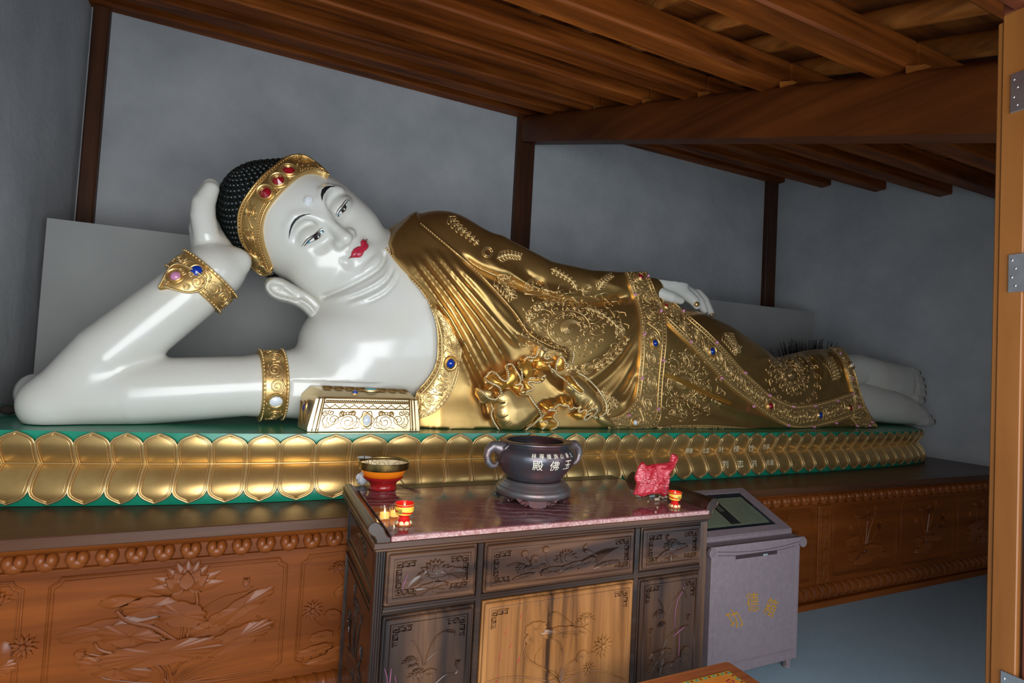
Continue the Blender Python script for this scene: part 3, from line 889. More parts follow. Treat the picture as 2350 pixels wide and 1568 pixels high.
# upturned scroll rails at both ends
def rail(name, xs, flip):
    # section: foot on the frame, sweeping outward to a rolled edge
    s = -1 if flip else 1
    pr = [(0, 0), (.010, .004), (.018, .016), (.026, .034), (.040, .050), (.056, .056), (.070, .050), (.077, .038), (.074, .024), (.064, .014), (.052, .006), (.046, -.006), (.044, -.016), (.0, -.016)]
    G = np.array([[(xs + s * u, y, .993 + v) for u, v in pr + pr[:1]] for y in (TY - .012, min(RYB, TYB - .1))])
    m = MB(); m.grid(G); m.add(G[0, :-1], [tuple(range(len(pr)))]); m.add(G[1, :-1], [tuple(range(len(pr)))[::-1]])
    o = m.build(name, M['rosewood_dark'], table, angle=40)
    e = MB(); e.tube([(xs + s * u, TY - .0125, .993 + v) for u, v in pr], .0018, 4, closed=True); e.build('rail_edge_bead', M['rosewood'], o)
rail('scroll_rail', .447, True); rail('scroll_rail', 1.826, False)

def fpl2(yo): return lambda u, v, d: (u, TY + yo - d, v)
def FT(x, y):
    p = atY(780 + x / 2.579, 960 + y / 2.579, TY); return (p[0], p[2])
def cabinet_front(name, u0, u1, v0, v1, mt, fr, frame=True):
    m = MB().box((u0, TY - .002, v0), (u1, TY + .02, v1), .003)
    m.box((u0 + .008, TY - .010, v0 + .008), (u1 - .008, TY, v1 - .008), .004)
    o = m.build(name, mt, table)
    f = fpl2(-.0105); e = MB()
    r_line(e, [(u0 + .026, v0 + .026), (u1 - .026, v0 + .026), (u1 - .026, v1 - .026), (u0 + .026, v1 - .026)], .0024, f, 5, closed=True)
    for (a, sa) in ((u0 + .036, 1), (u1 - .036, -1)):
        for (b, sb) in ((v0 + .036, 1), (v1 - .036, -1)):
            if fr: r_fret(e, a, b, sa, sb, .0155, f, .0026)
    e.build('key_border', mt, o, angle=None)
    return o, f
# three drawers
d1, f = cabinet_front('drawer', .440, .766, .762, .943, M['rosewood'], True); mb = MB()
u, v = FT(565, 890); r_leaf(mb, u + .045, v - .018, .13, .055, f, .005, -.1, 11); r_leaf(mb, u - .015, v - .062, .14, .04, f, .004, .1, 11)
r_petal(mb, u - .10, v - .052, .62, .12, .035, .004, f)
r_lotus(mb, u - .005, v - .01, .055, f, .006); r_line(mb, [(u - .005, v - .02), (u - .01, v - .05), (u - .03, v - .08)], .003, f, 5, 8)
mb.build('lotus_carving', M['rosewood'], d1, angle=50)
d2, f = cabinet_front('drawer', .797, 1.463, .762, .943, M['rosewood'], True); mb = MB()
def lf(x, y, w, h, a, l=.005): u, v = FT(x, y); r_leaf(mb, u, v, w, h, f, l, a, 9, 6)
for q in ((1140, 880, .10, .03, .1), (1250, 900, .12, .035, .0), (1340, 880, .13, .035, .25), (1450, 850, .10, .03, .3), (1570, 860, .12, .028, .15), (1150, 840, .04, .05, .0), (1080, 930, .09, .02, .1)): lf(*q)
u, v = FT(1330, 815); r_lotus(mb, u, v - .012, .05, f, .006); u, v = FT(1060, 880); r_daisy(mb, u, v, .024, f, .005)
for (x, y) in ((1085, 795), (1210, 770)):
    u, v = FT(x, y); r_blob(mb, [(u + .016 * math.cos(t), v + .014 * math.sin(t)) for t in np.linspace(0, 6.28, 12)[:-1]], .007, f)
r_line(mb, [FT(1095, 815), FT(1120, 850), FT(1150, 890)], .0028, f, 5, 8); r_line(mb, [FT(1215, 790), FT(1220, 830), FT(1240, 890)], .0028, f, 5, 8)
u, v = FT(1450, 770); r_petal(mb, u - .02, v, -.35, .07, .02, .006, f); r_petal(mb, u - .015, v + .002, .9, .028, .014, .005, f); r_petal(mb, u + .03, v - .015, -.7, .035, .008, .005, f)
for k in range(7): r_line(mb, [FT(1400 + k * 18, 850), FT(1470 + k * 20, 810 - k * 4), FT(1560 + k * 14, 770 - k * 2)], .0016, f, 4, 8)
r_line(mb, [FT(980, 870), FT(1040, 850), FT(1110, 870)], .002, f, 4, 8)
mb.build('lotus_carving', M['rosewood'], d2, angle=50)
d3, f = cabinet_front('drawer', 1.498, 1.823, .766, .945, M['rosewood'], True); mb = MB()
u, v = FT(1960, 745); r_leaf(mb, u + .03, v - .02, .12, .04, f, .005, .1); r_leaf(mb, u - .05, v - .04, .08, .03, f, .005, .5)
r_lotus(mb, u - .005, v - .01, .045, f, .006); r_bud(mb, u - .03, v + .02, .03, f); r_grass(mb, u - .01, v - .07, .06, f, 7, 1.2, .002)
mb.build('lotus_carving', M['rosewood'], d3, angle=50)
# rails between drawers and lower panels
mb = MB().box((.437, TY + .002, .738), (1.825, TY + .03, .760), .004)
for x in (.781, 1.480): mb.box((x - .011, TY - .003, .0), (x + .011, TY + .03, .945), .003)
mb.tube([(.437, TY + .002, .744), (1.825, TY + .002, .744)], .006, 6)
mb.build('front_rails', M['rosewood_dark'], table)
# lower doors
q1, f = cabinet_front('door', .440, .766, .06, .728, M['rosewood_z'], True); mb = MB()
for P, r in (([(500, 1450), (520, 1370), (560, 1290), (620, 1250), (670, 1250), (680, 1280)], .003), ([(490, 1450), (470, 1380), (440, 1320), (415, 1310)], .003), ([(500, 1430), (560, 1380), (605, 1360)], .0025), ([(560, 1560), (620, 1510), (680, 1500), (695, 1470)], .0035), ([(430, 1480), (460, 1540), (480, 1600)], .003)):
    r_line(mb, [FT(*p) for p in P], r, f, 5, 12)
for (x, y, s) in ((410, 1420, .028), (455, 1500, .034), (430, 1445, .02)):
    u, v = FT(x, y); r_lotus(mb, u, v - .01, s, f, .006)
u, v = FT(690, 1470); r_bud(mb, u, v, .034, f); u, v = FT(520, 1500); r_leaf(mb, u, v, .06, .03, f)
for k in range(6): u, v = FT(590 + k * 16, 1262 - k * 2); r_petal(mb, u, v, .2 - k * .25, .02, .008, .003, f)
mb.build('flower_carving', M['rosewood_z'], q1, angle=50)
q2, f = cabinet_front('door', .799, 1.468, .06, .734, M['rosewood_light'], True); mb = MB()
for P, r in (([(1090, 1290), (1080, 1370), (1120, 1430), (1210, 1480), (1280, 1540)], .004), ([(1240, 1280), (1300, 1340), (1310, 1430), (1290, 1540)], .004), ([(1460, 1215), (1420, 1230), (1380, 1225)], .003), ([(1310, 1540), (1340, 1450), (1440, 1390), (1520, 1370)], .004),
             ([(1230, 1225), (1230, 1160), (1265, 1140), (1330, 1180), (1400, 1240), (1440, 1270)], .0035), ([(1190, 1340), (1150, 1400), (1150, 1450)], .0025), ([(850, 1560), (950, 1530), (1080, 1525), (1240, 1550)], .0035), ([(1300, 1560), (1420, 1500), (1540, 1490), (1680, 1540)], .0035)):
    r_line(mb, [FT(*p) for p in P], r, f, 5, 14)
u, v = FT(1300, 1260); r_leaf(mb, u, v, .17, .055, f, .006, -.1, 9); u, v = FT(1150, 1235); r_leaf(mb, u, v, .09, .055, f, .006, .2, 9)
u, v = FT(1420, 1255); r_leaf(mb, u, v, .09, .03, f, .005, -.4, 7); u, v = FT(1120, 1300); r_leaf(mb, u, v, .045, .05, f, .005, 0, 7)
u, v = FT(1445, 1180); r_lotus(mb, u, v - .012, .044, f, .006); u, v = FT(1545, 1340); r_daisy(mb, u, v, .05, f, .006, 13)
u, v = FT(1460, 1475); r_daisy(mb, u, v, .032, f, .005); u, v = FT(1420, 1400); r_leaf(mb, u, v, .06, .04, f, .005, .4)
u, v = FT(1290, 1560); r_grass(mb, u, v, .08, f, 9, 1.1, .002)
mb.build('lotus_carving', M['rosewood_light'], q2, angle=50)
q3, f = cabinet_front('door', 1.494, 1.823, .06, .734, M['rosewood_z'], True); mb = MB()
for P, r in (([(1910, 1300), (1920, 1200), (1960, 1080), (2020, 1010), (2045, 1060)], .003), ([(1905, 1180), (1900, 1110), (1875, 1065)], .0025), ([(1890, 1400), (1930, 1290), (2010, 1230), (2050, 1220)], .003), ([(1830, 1290), (1835, 1370), (1860, 1450)], .0025), ([(1990, 1260), (1985, 1380), (1985, 1480)], .003)):
    r_line(mb, [FT(*p) for p in P], r, f, 5, 12)
for (x, y, s) in ((1878, 1150, .034), (1895, 1210, .026)): u, v = FT(x, y); r_lotus(mb, u, v - .01, s, f, .006)
for (x, y, w, h, a) in ((1890, 1390, .11, .05, .1), (1850, 1450, .08, .05, .5), (2010, 1430, .09, .05, -.3), (1940, 1470, .10, .05, .1), (2030, 1380, .05, .06, .3)):
    u, v = FT(x, y); r_leaf(mb, u, v, w, h, f, .006, a, 9)
u, v = FT(1830, 1275); r_bud(mb, u, v, .03, f); u, v = FT(2050, 1190); r_bud(mb, u, v, .03, f); u, v = FT(1880, 1500); r_grass(mb, u, v, .09, f, 9, 1.2, .002)
mb.build('flower_carving', M['rosewood_z'], q3, angle=50)
# spilled wax: pink smears and drips on the fronts
mb = MB()
def smear(P, w, yo=-.0125):
    P = spline([FT(*p) for p in P], 14); W = [(u, TY + yo + .001, v) for u, v in P]
    mb.tube(W, np.abs(np.sin(np.linspace(.3, 2.9, 14))) * w * .55 + .0004, 5)
smear([(2030, 960), (2020, 1010), (1985, 1080), (1970, 1180), (1975, 1250)], .003); smear([(2030, 1225), (1985, 1265), (1960, 1285)], .004); smear([(2000, 1270), (1995, 1380), (1985, 1500)], .0035)
smear([(300, 1470), (290, 1560), (280, 1600)], .004); smear([(260, 1470), (275, 1530), (270, 1590)], .003); smear([(320, 1510), (330, 1580)], .002); smear([(400, 910), (375, 970), (355, 1030)], .003)
mb.build('wax_smear', M['pink_smear'], table, angle=None)
mb = MB()
for P in ([(1070, 1150), (1060, 1180)], [(985, 1240), (970, 1275)], [(1060, 1390), (1045, 1450)], [(950, 1370), (930, 1430)], [(930, 1510), (915, 1568)], [(1010, 1320), (995, 1360)]):
    P = spline([FT(*p) for p in P], 6); mb.tube([(u, TY - .0105, v) for u, v in P], [.0004, .0012, .0016, .0016, .0012, .0004], 5)
mb.build('red_wax_drip', M['red_lacquer'], table, angle=None)
# left side of the table: recessed panel and rail
mb = MB(); fside = lambda u, v, d: (TXL + .02 - d, u, v)
for (a, b, c, d) in ((TY + .06, TYB - .05, .77, .93), (TY + .06, TYB - .05, .08, .72)):
    r_line(mb, [(a, c), (b, c), (b, d), (a, d)], .006, fside, 5, closed=True); r_line(mb, [(a + .03, c + .03), (b - .03, c + .03), (b - .03, d - .03), (a + .03, d - .03)], .003, fside, 5, closed=True)
r_leaf(mb, (TY + TYB) / 2, .85, .2, .07, fside, .006); r_wild(mb, TY + .12, .12, TYB - .12, .68, fside, 5)
mb.build('side_panel', M['rosewood_dark'], table, angle=50)
# ================================================================= distance fields -> smooth meshes
def smin(a, b, k):
    h = np.clip(.5 + .5 * (b - a) / k, 0, 1)
    return b + (a - b) * h - k * h * (1 - h)


def smax(a, b, k): return -smin(-a, -b, k)


def surface_net(val, lo, h):
    """val: float32 grid; returns verts, quads of the zero level"""
    s = val < 0
    nx, ny, nz = val.shape
    c = [s[i:nx - 1 + i, j:ny - 1 + j, k:nz - 1 + k] for i in (0, 1) for j in (0, 1) for k in (0, 1)]
    cnt = np.zeros(c[0].shape, np.int8)
    for a in c: cnt += a
    act = np.argwhere((cnt > 0) & (cnt < 8))
    idx = -np.ones(c[0].shape, np.int32)
    idx[tuple(act.T)] = np.arange(len(act))
    acc = np.zeros((len(act), 3)); n = np.zeros(len(act))
    corner = [(i, j, k) for i in (0, 1) for j in (0, 1) for k in (0, 1)]
    vals = [val[act[:, 0] + i, act[:, 1] + j, act[:, 2] + k] for i, j, k in corner]
    for a in range(8):
        for b in range(a + 1, 8):
            d = np.abs(np.subtract(corner[a], corner[b]))
            if d.sum() != 1: continue
            va, vb = vals[a], vals[b]
            m = (va < 0) != (vb < 0)
            t = va[m] / (va[m] - vb[m])
            ca, cb = np.array(corner[a], float), np.array(corner[b], float)
            acc[m] += ca + t[:, None] * (cb - ca); n[m] += 1
    V = np.asarray(lo) + h * (act + acc / n[:, None])
    Q = []
    for ax in range(3):
        o1, o2 = [(1, 2), (2, 0), (0, 1)][ax]
        sl0 = [slice(None)] * 3; sl1 = [slice(None)] * 3
        sl0[ax] = slice(0, -1); sl1[ax] = slice(1, None)
        a = s[tuple(sl0)]; b = s[tuple(sl1)]
        e = np.argwhere(a != b)
        ok = (e[:, o1] > 0) & (e[:, o2] > 0) & (e[:, o1] < val.shape[o1] - 1) & (e[:, o2] < val.shape[o2] - 1)
        e = e[ok]; inside = a[tuple(e.T)]
        def cell(d1, d2):
            q = e.copy(); q[:, o1] -= d1; q[:, o2] -= d2
            return idx[tuple(q.T)]
        q = np.stack([cell(1, 1), cell(0, 1), cell(0, 0), cell(1, 0)], 1)
        q[~inside] = q[~inside][:, ::-1]
        Q.append(q)
    Q = np.concatenate(Q)
    return V, Q[(Q >= 0).all(1)]


class Field:
    def __init__(s, lo, hi, h):
        s.lo = np.array(lo, float); s.h = h
        s.n = np.ceil((np.array(hi) - lo) / h).astype(int) + 1
        ax = [(lo[i] + h * np.arange(s.n[i])).astype(np.float32) for i in range(3)]
        s.x = ax[0][:, None, None]; s.y = ax[1][None, :, None]; s.z = ax[2][None, None, :]
        s.ax = ax
        s.val = np.full(tuple(s.n), 9.0, np.float32)

    def _win(s, lo, hi):
        w = []
        for i in range(3):
            a = int(np.clip((lo[i] - s.lo[i]) / s.h - 1, 0, s.n[i])); b = int(np.clip((hi[i] - s.lo[i]) / s.h + 2, 0, s.n[i]))
            w.append(slice(a, b))
        return tuple(w), (s.ax[0][w[0]][:, None, None], s.ax[1][w[1]][None, :, None], s.ax[2][w[2]][None, None, :])

    def put(s, w, d, k):
        if d.size == 0: return
        s.val[w] = smin(s.val[w], d, k) if k > 0 else np.minimum(s.val[w], d)

    def cone(s, a, b, ra, rb, k=.03):
        """round cone between a and b"""
        a = np.array(a, np.float32); b = np.array(b, np.float32); p = max(ra, rb) + max(k, .02) + .06
        w, (x, y, z) = s._win(np.minimum(a, b) - p, np.maximum(a, b) + p)
        d = b - a; L2 = float(d @ d) + 1e-9
        t = np.clip(((x - a[0]) * d[0] + (y - a[1]) * d[1] + (z - a[2]) * d[2]) / L2, 0, 1)
        q = np.sqrt((x - a[0] - t * d[0]) ** 2 + (y - a[1] - t * d[1]) ** 2 + (z - a[2] - t * d[2]) ** 2) - (ra + (rb - ra) * t)
        s.put(w, q, k)

    def chain(s, P, R, k=.03):
        P = np.array(P, np.float32); R = list(R); p = max(R) + max(k, .02) + .06
        w, (x, y, z) = s._win(P.min(0) - p, P.max(0) + p)
        out = None
        for i in range(len(P) - 1):
            a, d = P[i], P[i + 1] - P[i]; L2 = float(d @ d) + 1e-9
            t = np.clip(((x - a[0]) * d[0] + (y - a[1]) * d[1] + (z - a[2]) * d[2]) / L2, 0, 1)
            q = np.sqrt((x - a[0] - t * d[0]) ** 2 + (y - a[1] - t * d[1]) ** 2 + (z - a[2] - t * d[2]) ** 2) - (R[i] + (R[i + 1] - R[i]) * t)
            out = q if out is None else np.minimum(out, q)
        if out is not None and out.size: s.put(w, out, k)

    def ell(s, c, r, k=.03, ax=None, cut=False):
        c = np.array(c, np.float32); r = np.array(r, np.float32)
        p = float(r.max()) + max(k, .02) + .06
        w, (x, y, z) = s._win(c - p, c + p)
        x = x - c[0]; y = y - c[1]; z = z - c[2]
        if ax is not None:
            A = np.asarray(ax, np.float32)
            X, Y, Z = (A[i][0] * x + A[i][1] * y + A[i][2] * z for i in range(3))
        else: X, Y, Z = x, y, z
        k0 = np.sqrt((X / r[0]) ** 2 + (Y / r[1]) ** 2 + (Z / r[2]) ** 2)
        k1 = np.sqrt((X / r[0] ** 2) ** 2 + (Y / r[1] ** 2) ** 2 + (Z / r[2] ** 2) ** 2) + 1e-6
        d = k0 * (k0 - 1) / k1
        if cut: s.val[w] = smax(s.val[w], -d, k)
        else: s.put(w, d, k)

    def loft(s, X, yc, zc, b, c, k=.03, p=2.2):
        """sections across X: centre (yc, zc), half sizes (b, c)"""
        w, (x, y, z) = s._win((X[0], -99, -99), (X[-1], 99, 99))
        xs = x[:, 0, 0]
        I = lambda q: np.interp(xs, X, q).astype(np.float32)[:, None, None]
        B, Cc = I(b), I(c)
        u = np.abs((y - I(yc)) / B); v = np.abs((z - I(zc)) / Cc)
        S = u ** p + v ** p + 1e-9
        g = S ** (1 / p - 1) * np.sqrt((u ** (p - 1) / B) ** 2 + (v ** (p - 1) / Cc) ** 2)
        d = (S ** (1 / p) - 1) / np.maximum(g, 1e-3)
        d = np.clip(d, -np.minimum(B, Cc), 4)
        end = np.maximum(X[0] - x, x - X[-1]) + .0
        s.put(w, np.maximum(d, end), k)

    def band(s, off, width=.06):
        """indices and points of grid nodes near the surface"""
        m = np.abs(s.val - off) < width
        ijk = np.argwhere(m)
        P = s.lo + s.h * ijk
        return tuple(ijk.T), P

    def mesh(s): return surface_net(s.val, s.lo, s.h)


def seg_dist(P, A, B):
    d = B - A; L = (d * d).sum() + 1e-9
    t = np.clip(((P - A) @ d) / L, 0, 1)
    q = P - A - t[:, None] * d
    return np.sqrt((q * q).sum(1)), t


def poly_dist(P, line):
    """distance to a polyline and position along it (0..1), in the picture plane of the survey"""
    line = np.asarray(line, float)
    best = np.full(len(P), 1e9); par = np.zeros(len(P)); n = len(line) - 1
    for i in range(n):
        d, t = seg_dist(P, line[i], line[i + 1])
        m = d < best; best[m] = d[m]; par[m] = (i + t[m]) / n
    return best, par


def poly_sd(P, poly):
    """signed distance to a polygon (negative inside)"""
    poly = np.asarray(poly, float)
    d, _ = poly_dist(P, np.vstack([poly, poly[:1]]))
    x, y = P[:, 0], P[:, 1]; ins = np.zeros(len(P), bool)
    for (x0, y0), (x1, y1) in zip(poly, np.roll(poly, -1, 0)):
        if y0 == y1: continue
        c = ((y0 > y) != (y1 > y)) & (x < (x1 - x0) * (y - y0) / (y1 - y0) + x0)
        ins ^= c
    return np.where(ins, -d, d)


def ridge(P, lines):
    """sum of smooth ridges; each (polyline, height, half width in px, taper)"""
    out = np.zeros(len(P))
    for L, hgt, w, tp in lines:
        L = np.asarray(L, float)
        lo = L.min(0) - 3.2 * w; hi = L.max(0) + 3.2 * w
        m = np.where(((P > lo) & (P < hi)).all(1))[0]
        if len(m) == 0: continue
        d, t = poly_dist(P[m], spline(L, max(8, 4 * len(L))))
        e = np.clip(np.minimum(t, 1 - t) / max(tp, 1e-3), 0, 1)
        out[m] += hgt * np.exp(-(d / w) ** 2) * (e * e * (3 - 2 * e))
    return out


def cA(x, y): return (420 + x / 3.7333, 340 + y / 3.7333)
def cB(x, y): return (880 + x / 2.8, 460 + y / 2.8)
def cC(x, y): return (1400 + x / 2.9375, 600 + y / 2.9375)
def cD(x, y): return (x / 2.611, 560 + y / 2.611)
def cF(x, y): return (1760 + x / 4.9, 760 + y / 4.9)
def cV(x, y): return (1380 + x / 3.9214, 600 + y / 3.92)
def cR(x, y): return (1090 + x / 6.0256, 760 + y / 6.024)
def cH(x, y): return (630 + x / 7.126, 440 + y / 7.127)
def many(f, P): return [f(*p) for p in P]
# ================================================================= the reclining statue: body
ZG = 1.185                                                   # top of the green base
AY = 3.40                                                    # plane of the propping arm
def A_(x, y, Y=AY): return atY(x, y, Y)
statue = thing('reclining_statue', 'large white reclining statue in a gold robe, head propped on one hand', 'statue', (2.5, 3.6, ZG))
# head frame: U to the crown, R to the statue's left, F out of the face
HO = atY(668, 522, 3.66)
ef = CAM - HO; ef /= np.linalg.norm(ef)
ex = MC[0] - ef * (MC[0] @ ef); ex /= np.linalg.norm(ex)
ey = np.cross(ef, ex); ey = -ey if ey[2] < 0 else ey
tl_ = math.radians(7)
HU = -.755 * ex + .656 * ey
R0 = .656 * ex + .755 * ey
HU, R0 = math.cos(tl_) * HU + math.sin(tl_) * R0, math.cos(tl_) * R0 - math.sin(tl_) * HU
th_ = math.radians(13); ph_ = math.radians(0)
HF = math.cos(th_) * ef + math.sin(th_) * R0
HR = math.cos(th_) * R0 - math.sin(th_) * ef
HO = HO + .088 * HR
HAX = np.array([HR, HU, HF])
def hp(r, u, f): return HO + r * HR + u * HU + f * HF
def hl(P): return (np.asarray(P) - HO) @ HAX.T

def torso_tables():
    px = np.array([870, 925, 985, 1040, 1100, 1200, 1300, 1400, 1500, 1580, 1640, 1690, 1740, 1790, 1850, 1900, 1960, 2010])
    top = np.array([690, 615, 572, 545, 560, 625, 655, 668, 698, 716, 746, 782, 824, 822, 806, 802, 815, 822])
    X, ztop = [], []
    for a, b in zip(px, top):
        p = atY(a, b, 3.60); X.append(p[0]); ztop.append(p[2])
    X = np.array(X); ztop = np.array(ztop)
    zb = np.full(len(X), ZG - .03)
    b = np.array([.20, .35, .415, .42, .41, .40, .40, .40, .41, .41, .40, .37, .32, .29, .28, .27, .25, .23])
    yc = np.array([3.62, 3.62, 3.62, 3.62, 3.62, 3.62, 3.62, 3.62, 3.62, 3.61, 3.60, 3.57, 3.55, 3.55, 3.55, 3.55, 3.55, 3.55])
    return X, yc, (ztop + zb) / 2, b, (ztop - zb) / 2

def add_torso(f, k=.08):
    X, yc, zc, b, c = torso_tables()
    f.loft(X, yc, zc, b, c, k, 2.3)
    # lower flare of the robe where the cloth spreads on the base
    f.loft(X, yc - .02, np.full(len(X), ZG - .02), b + .005, np.full(len(X), .34), .16, 2.2)
    # chest and shoulders
    f.ell(atY(985, 745, 3.62), (.62, .43, .66), .1)
    f.ell(atY(1012, 605, 3.62), (.32, .32, .32), .08)
    f.chain([atY(1014, 590, 3.56), atY(1130, 605, 3.52), atY(1250, 649, 3.47), atY(1350, 665, 3.45), atY(1490, 669, 3.46)], [.22, .17, .125, .112, .105], .05)
    # knee and thigh of the upper leg
    f.chain([atY(1480, 790, 3.50), atY(1640, 822, 3.46), atY(1730, 868, 3.46)], [.26, .22, .15], .1)

def add_skin(f):
    # upper chest, neck
    f.ell(atY(960, 745, 3.62), (.58, .42, .66), .1)
    f.ell(atY(860, 800, 3.55), (.46, .36, .36), .12)
    f.cone(atY(905, 705, 3.60), atY(790, 610, 3.62), .36, .30, .10)
    f.cone(atY(930, 590, 3.66), atY(985, 610, 3.64), .14, .26, .1)
    # propping arm
    f.chain([A_(800, 868, 3.48), A_(690, 880, 3.44), A_(560, 886), A_(310, 900), A_(118, 926)], [.26, .205, .166, .172, .128], .07)
    f.chain([A_(128, 925), A_(250, 815), A_(430, 675), A_(490, 622)], [.135, .164, .156, .14], .05)
    # hand: palm heel, back of the hand, four fingers laid along the head, thumb behind
    f.chain([A_(492, 622, 3.44), A_(487, 575, 3.46), A_(471, 530, 3.48)], [.138, .105, .078], .05)
    f.chain([A_(512, 618, 3.42), A_(545, 600, 3.42)], [.10, .072], .05)
    for dy, L in ((0, 1.0), (.085, 1.07), (.17, 1.0), (.25, .85)):
        y = 3.40 + dy
        P = [A_(474, 540, y), A_(466, 500 - 4 * L, y), A_(467, 540 - 72 * L, y), A_(484, 540 - 106 * L, y)]
        f.chain(P, [.064, .062, .058, .042], .025)

def add_head(f):
    E = lambda c, r, k=.05, cut=False: f.ell(hp(*c), r, k, HAX, cut)
    E((-.10, .055, -.06), (.295, .35, .355), .05)
    E((-.045, .02, .05), (.285, .285, .295), .08)
    E((-.014, -.08, .05), (.330, .40, .325), .08)
    E((-.01, -.25, .08), (.302, .265, .265), .08)
    E((.01, -.43, .16), (.14, .10, .13), .08)
    # under-lip hollow, chin, eye hollows
    E((.005, -.412, .435), (.085, .016, .045), .03, True)
    E((.0, -.452, .335), (.095, .05, .088), .04)
    for s in (-1, 1):
        E((s * .125, -.055, .378 - .02), (.085, .040, .045), .05, True)
        E((s * .115, -.175, .375), (.06, .020, .03), .05, True)
        f.chain([hp(s * r, u, q) for r, u, q in ((.022, -.10, .362), (.036, -.045, .366), (.062, .0, .362), (.11, .028, .352), (.165, .018, .330), (.212, -.03, .292))], [.016, .020, .022, .022, .020, .014], .03)
        E((s * .128, -.098, .283 - .004 * (s < 0)), (.088, .058, .094), .014)
        E((s * .20 - (.04 if s > 0 else 0), -.255, .185), (.125, .13, .13), .08)
    E((.150, -.11, .16), (.11, .16, .12), .09)
    # nose
    f.chain([hp(0, -.02, .340), hp(0, -.11, .376), hp(-.002, -.185, .398), hp(-.008, -.236, .416)], [.026, .025, .031, .042], .03)
    for s in (-1, 1): E((s * .048 - .004, -.238, .376), (.030, .032, .046), .018)
    E((0, -.292, .40), (.012, .03, .018), .02, True)
    # mouth
    E((.004, -.345, .345), (.095, .055, .055), .04)
    E((-.026, -.334, .372), (.046, .019, .036), .014); E((.034, -.334, .372), (.046, .019, .036), .014)
    E((.005, -.362, .374), (.056, .021, .038), .014)
    for s in (-1, 1): E((.005 + s * .104, -.338, .40), (.022, .03, .035), .03, True)

HEADZ = None
fs = Field((-1.16, 3.02, ZG - .012), (1.42, 4.16, 2.80), .0085)
add_skin(fs); add_head(fs)
fs.val = np.maximum(fs.val, (ZG + .002) - fs.z)
# the chest rests on the gilt pillow: hollow out the place it takes
pb0 = np.array([atY(683, 950, 3.05)[0] - .03, 2.9, ZG - .1]); pb1 = np.array([atY(962, 950, 3.05)[0] + .012, 3.05 + .196, atY(840, 905, 3.05)[2] + .052])
pc, pd = (pb0 + pb1) / 2, (pb1 - pb0) / 2
fs.val = np.maximum(fs.val, -np.maximum(np.maximum(np.abs(fs.x - pc[0]) - pd[0], np.abs(fs.y - pc[1]) - pd[1]), np.abs(fs.z - pc[2]) - pd[2])).astype(np.float32)
print('skin grid', fs.n)
# neck folds and the line of the jaw, as shallow carved ridges
ijk, P_ = fs.band(0, .05)
px_ = proj(P_); fc_ = np.clip((3.70 - P_[:, 1]) / .1, 0, 1)
NECKF = [(many(cA, [(1730, 870), (1722, 960), (1690, 1020), (1640, 1062), (1540, 1125), (1400, 1195), (1280, 1245), (1170, 1290)]), -.026, 5.5, .08),
         (many(cA, [(1775, 960), (1755, 1060), (1690, 1130), (1560, 1205), (1400, 1265), (1260, 1305)]), .013, 5, .2), (many(cA, [(1800, 990), (1775, 1090), (1700, 1170), (1560, 1245), (1390, 1305)]), -.012, 4, .2),
         (many(cA, [(1825, 1010), (1800, 1110), (1720, 1210), (1570, 1290), (1380, 1350)]), .010, 5, .2), (many(cA, [(1850, 1040), (1820, 1150), (1730, 1250), (1560, 1340)]), -.008, 4, .2)]
fs.val[ijk] -= (ridge(px_, NECKF) * fc_).astype(np.float32)
BODYV, BODYQ = fs.mesh()
print('skin verts', len(BODYV))
# ================================================================= robe shells, folds, left hand, feet
NECK = many(cB, [(5, 255), (20, 315), (65, 375), (120, 440), (170, 490), (220, 540), (260, 590), (290, 640), (315, 680), (335, 720), (352, 775), (360, 830), (365, 890), (365, 950), (362, 1010), (350, 1060), (334, 1100), (310, 1140), (280, 1180), (240, 1220), (210, 1245)])
ANK = many(cF, [(860, 200), (920, 300), (960, 390), (1000, 500), (1030, 620), (1075, 760), (1130, 890), (1260, 1085)])
ROBE_POLY = [(886, 500)] + NECK + [(956, 960), (956, 1060), (2060, 1060)] + ANK[::-1] + [(1930, 760), (1500, 420), (960, 380), (886, 480)]
BAND_R = many(cV, [(425, 20), (425, 100), (440, 180), (480, 290), (540, 400), (575, 530), (580, 700), (560, 900), (540, 1080), (530, 1250), (527, 1400), (495, 1475), (400, 1520), (250, 1530), (0, 1495)])
OUTER_POLY = [(886, 500)] + NECK + [(956, 960), (956, 1060), (1370, 1060)] + BAND_R[::-1] + [(1480, 380), (960, 380), (886, 480)]
SHAWL_R = many(cB, [(215, 60), (240, 150), (300, 200), (420, 300), (560, 420), (700, 560), (840, 720), (940, 860), (1060, 930), (1170, 960)])
SHAWL_L = many(cB, [(60, 380), (230, 545), (330, 660), (420, 760), (480, 870), (540, 990), (600, 1110), (640, 1200)])
SHAWL = SHAWL_R + [(1302, 822), (1255, 850), (1190, 860), (1150, 890), (1112, 905)] + SHAWL_L[::-1] + [(890, 560), (905, 530), (940, 490)]
DRAPE2 = many(cR, [(110, 850), (300, 900), (330, 1000), (330, 1150), (380, 1260), (470, 1350), (600, 1310), (700, 1220), (840, 1100), (960, 990), (1100, 960), (1250, 920), (1500, 1010), (1650, 1130), (1700, 1060), (1640, 930), (1520, 790), (1390, 690), (1180, 790), (1060, 680), (960, 545), (850, 470), (480, 550), (250, 650)])
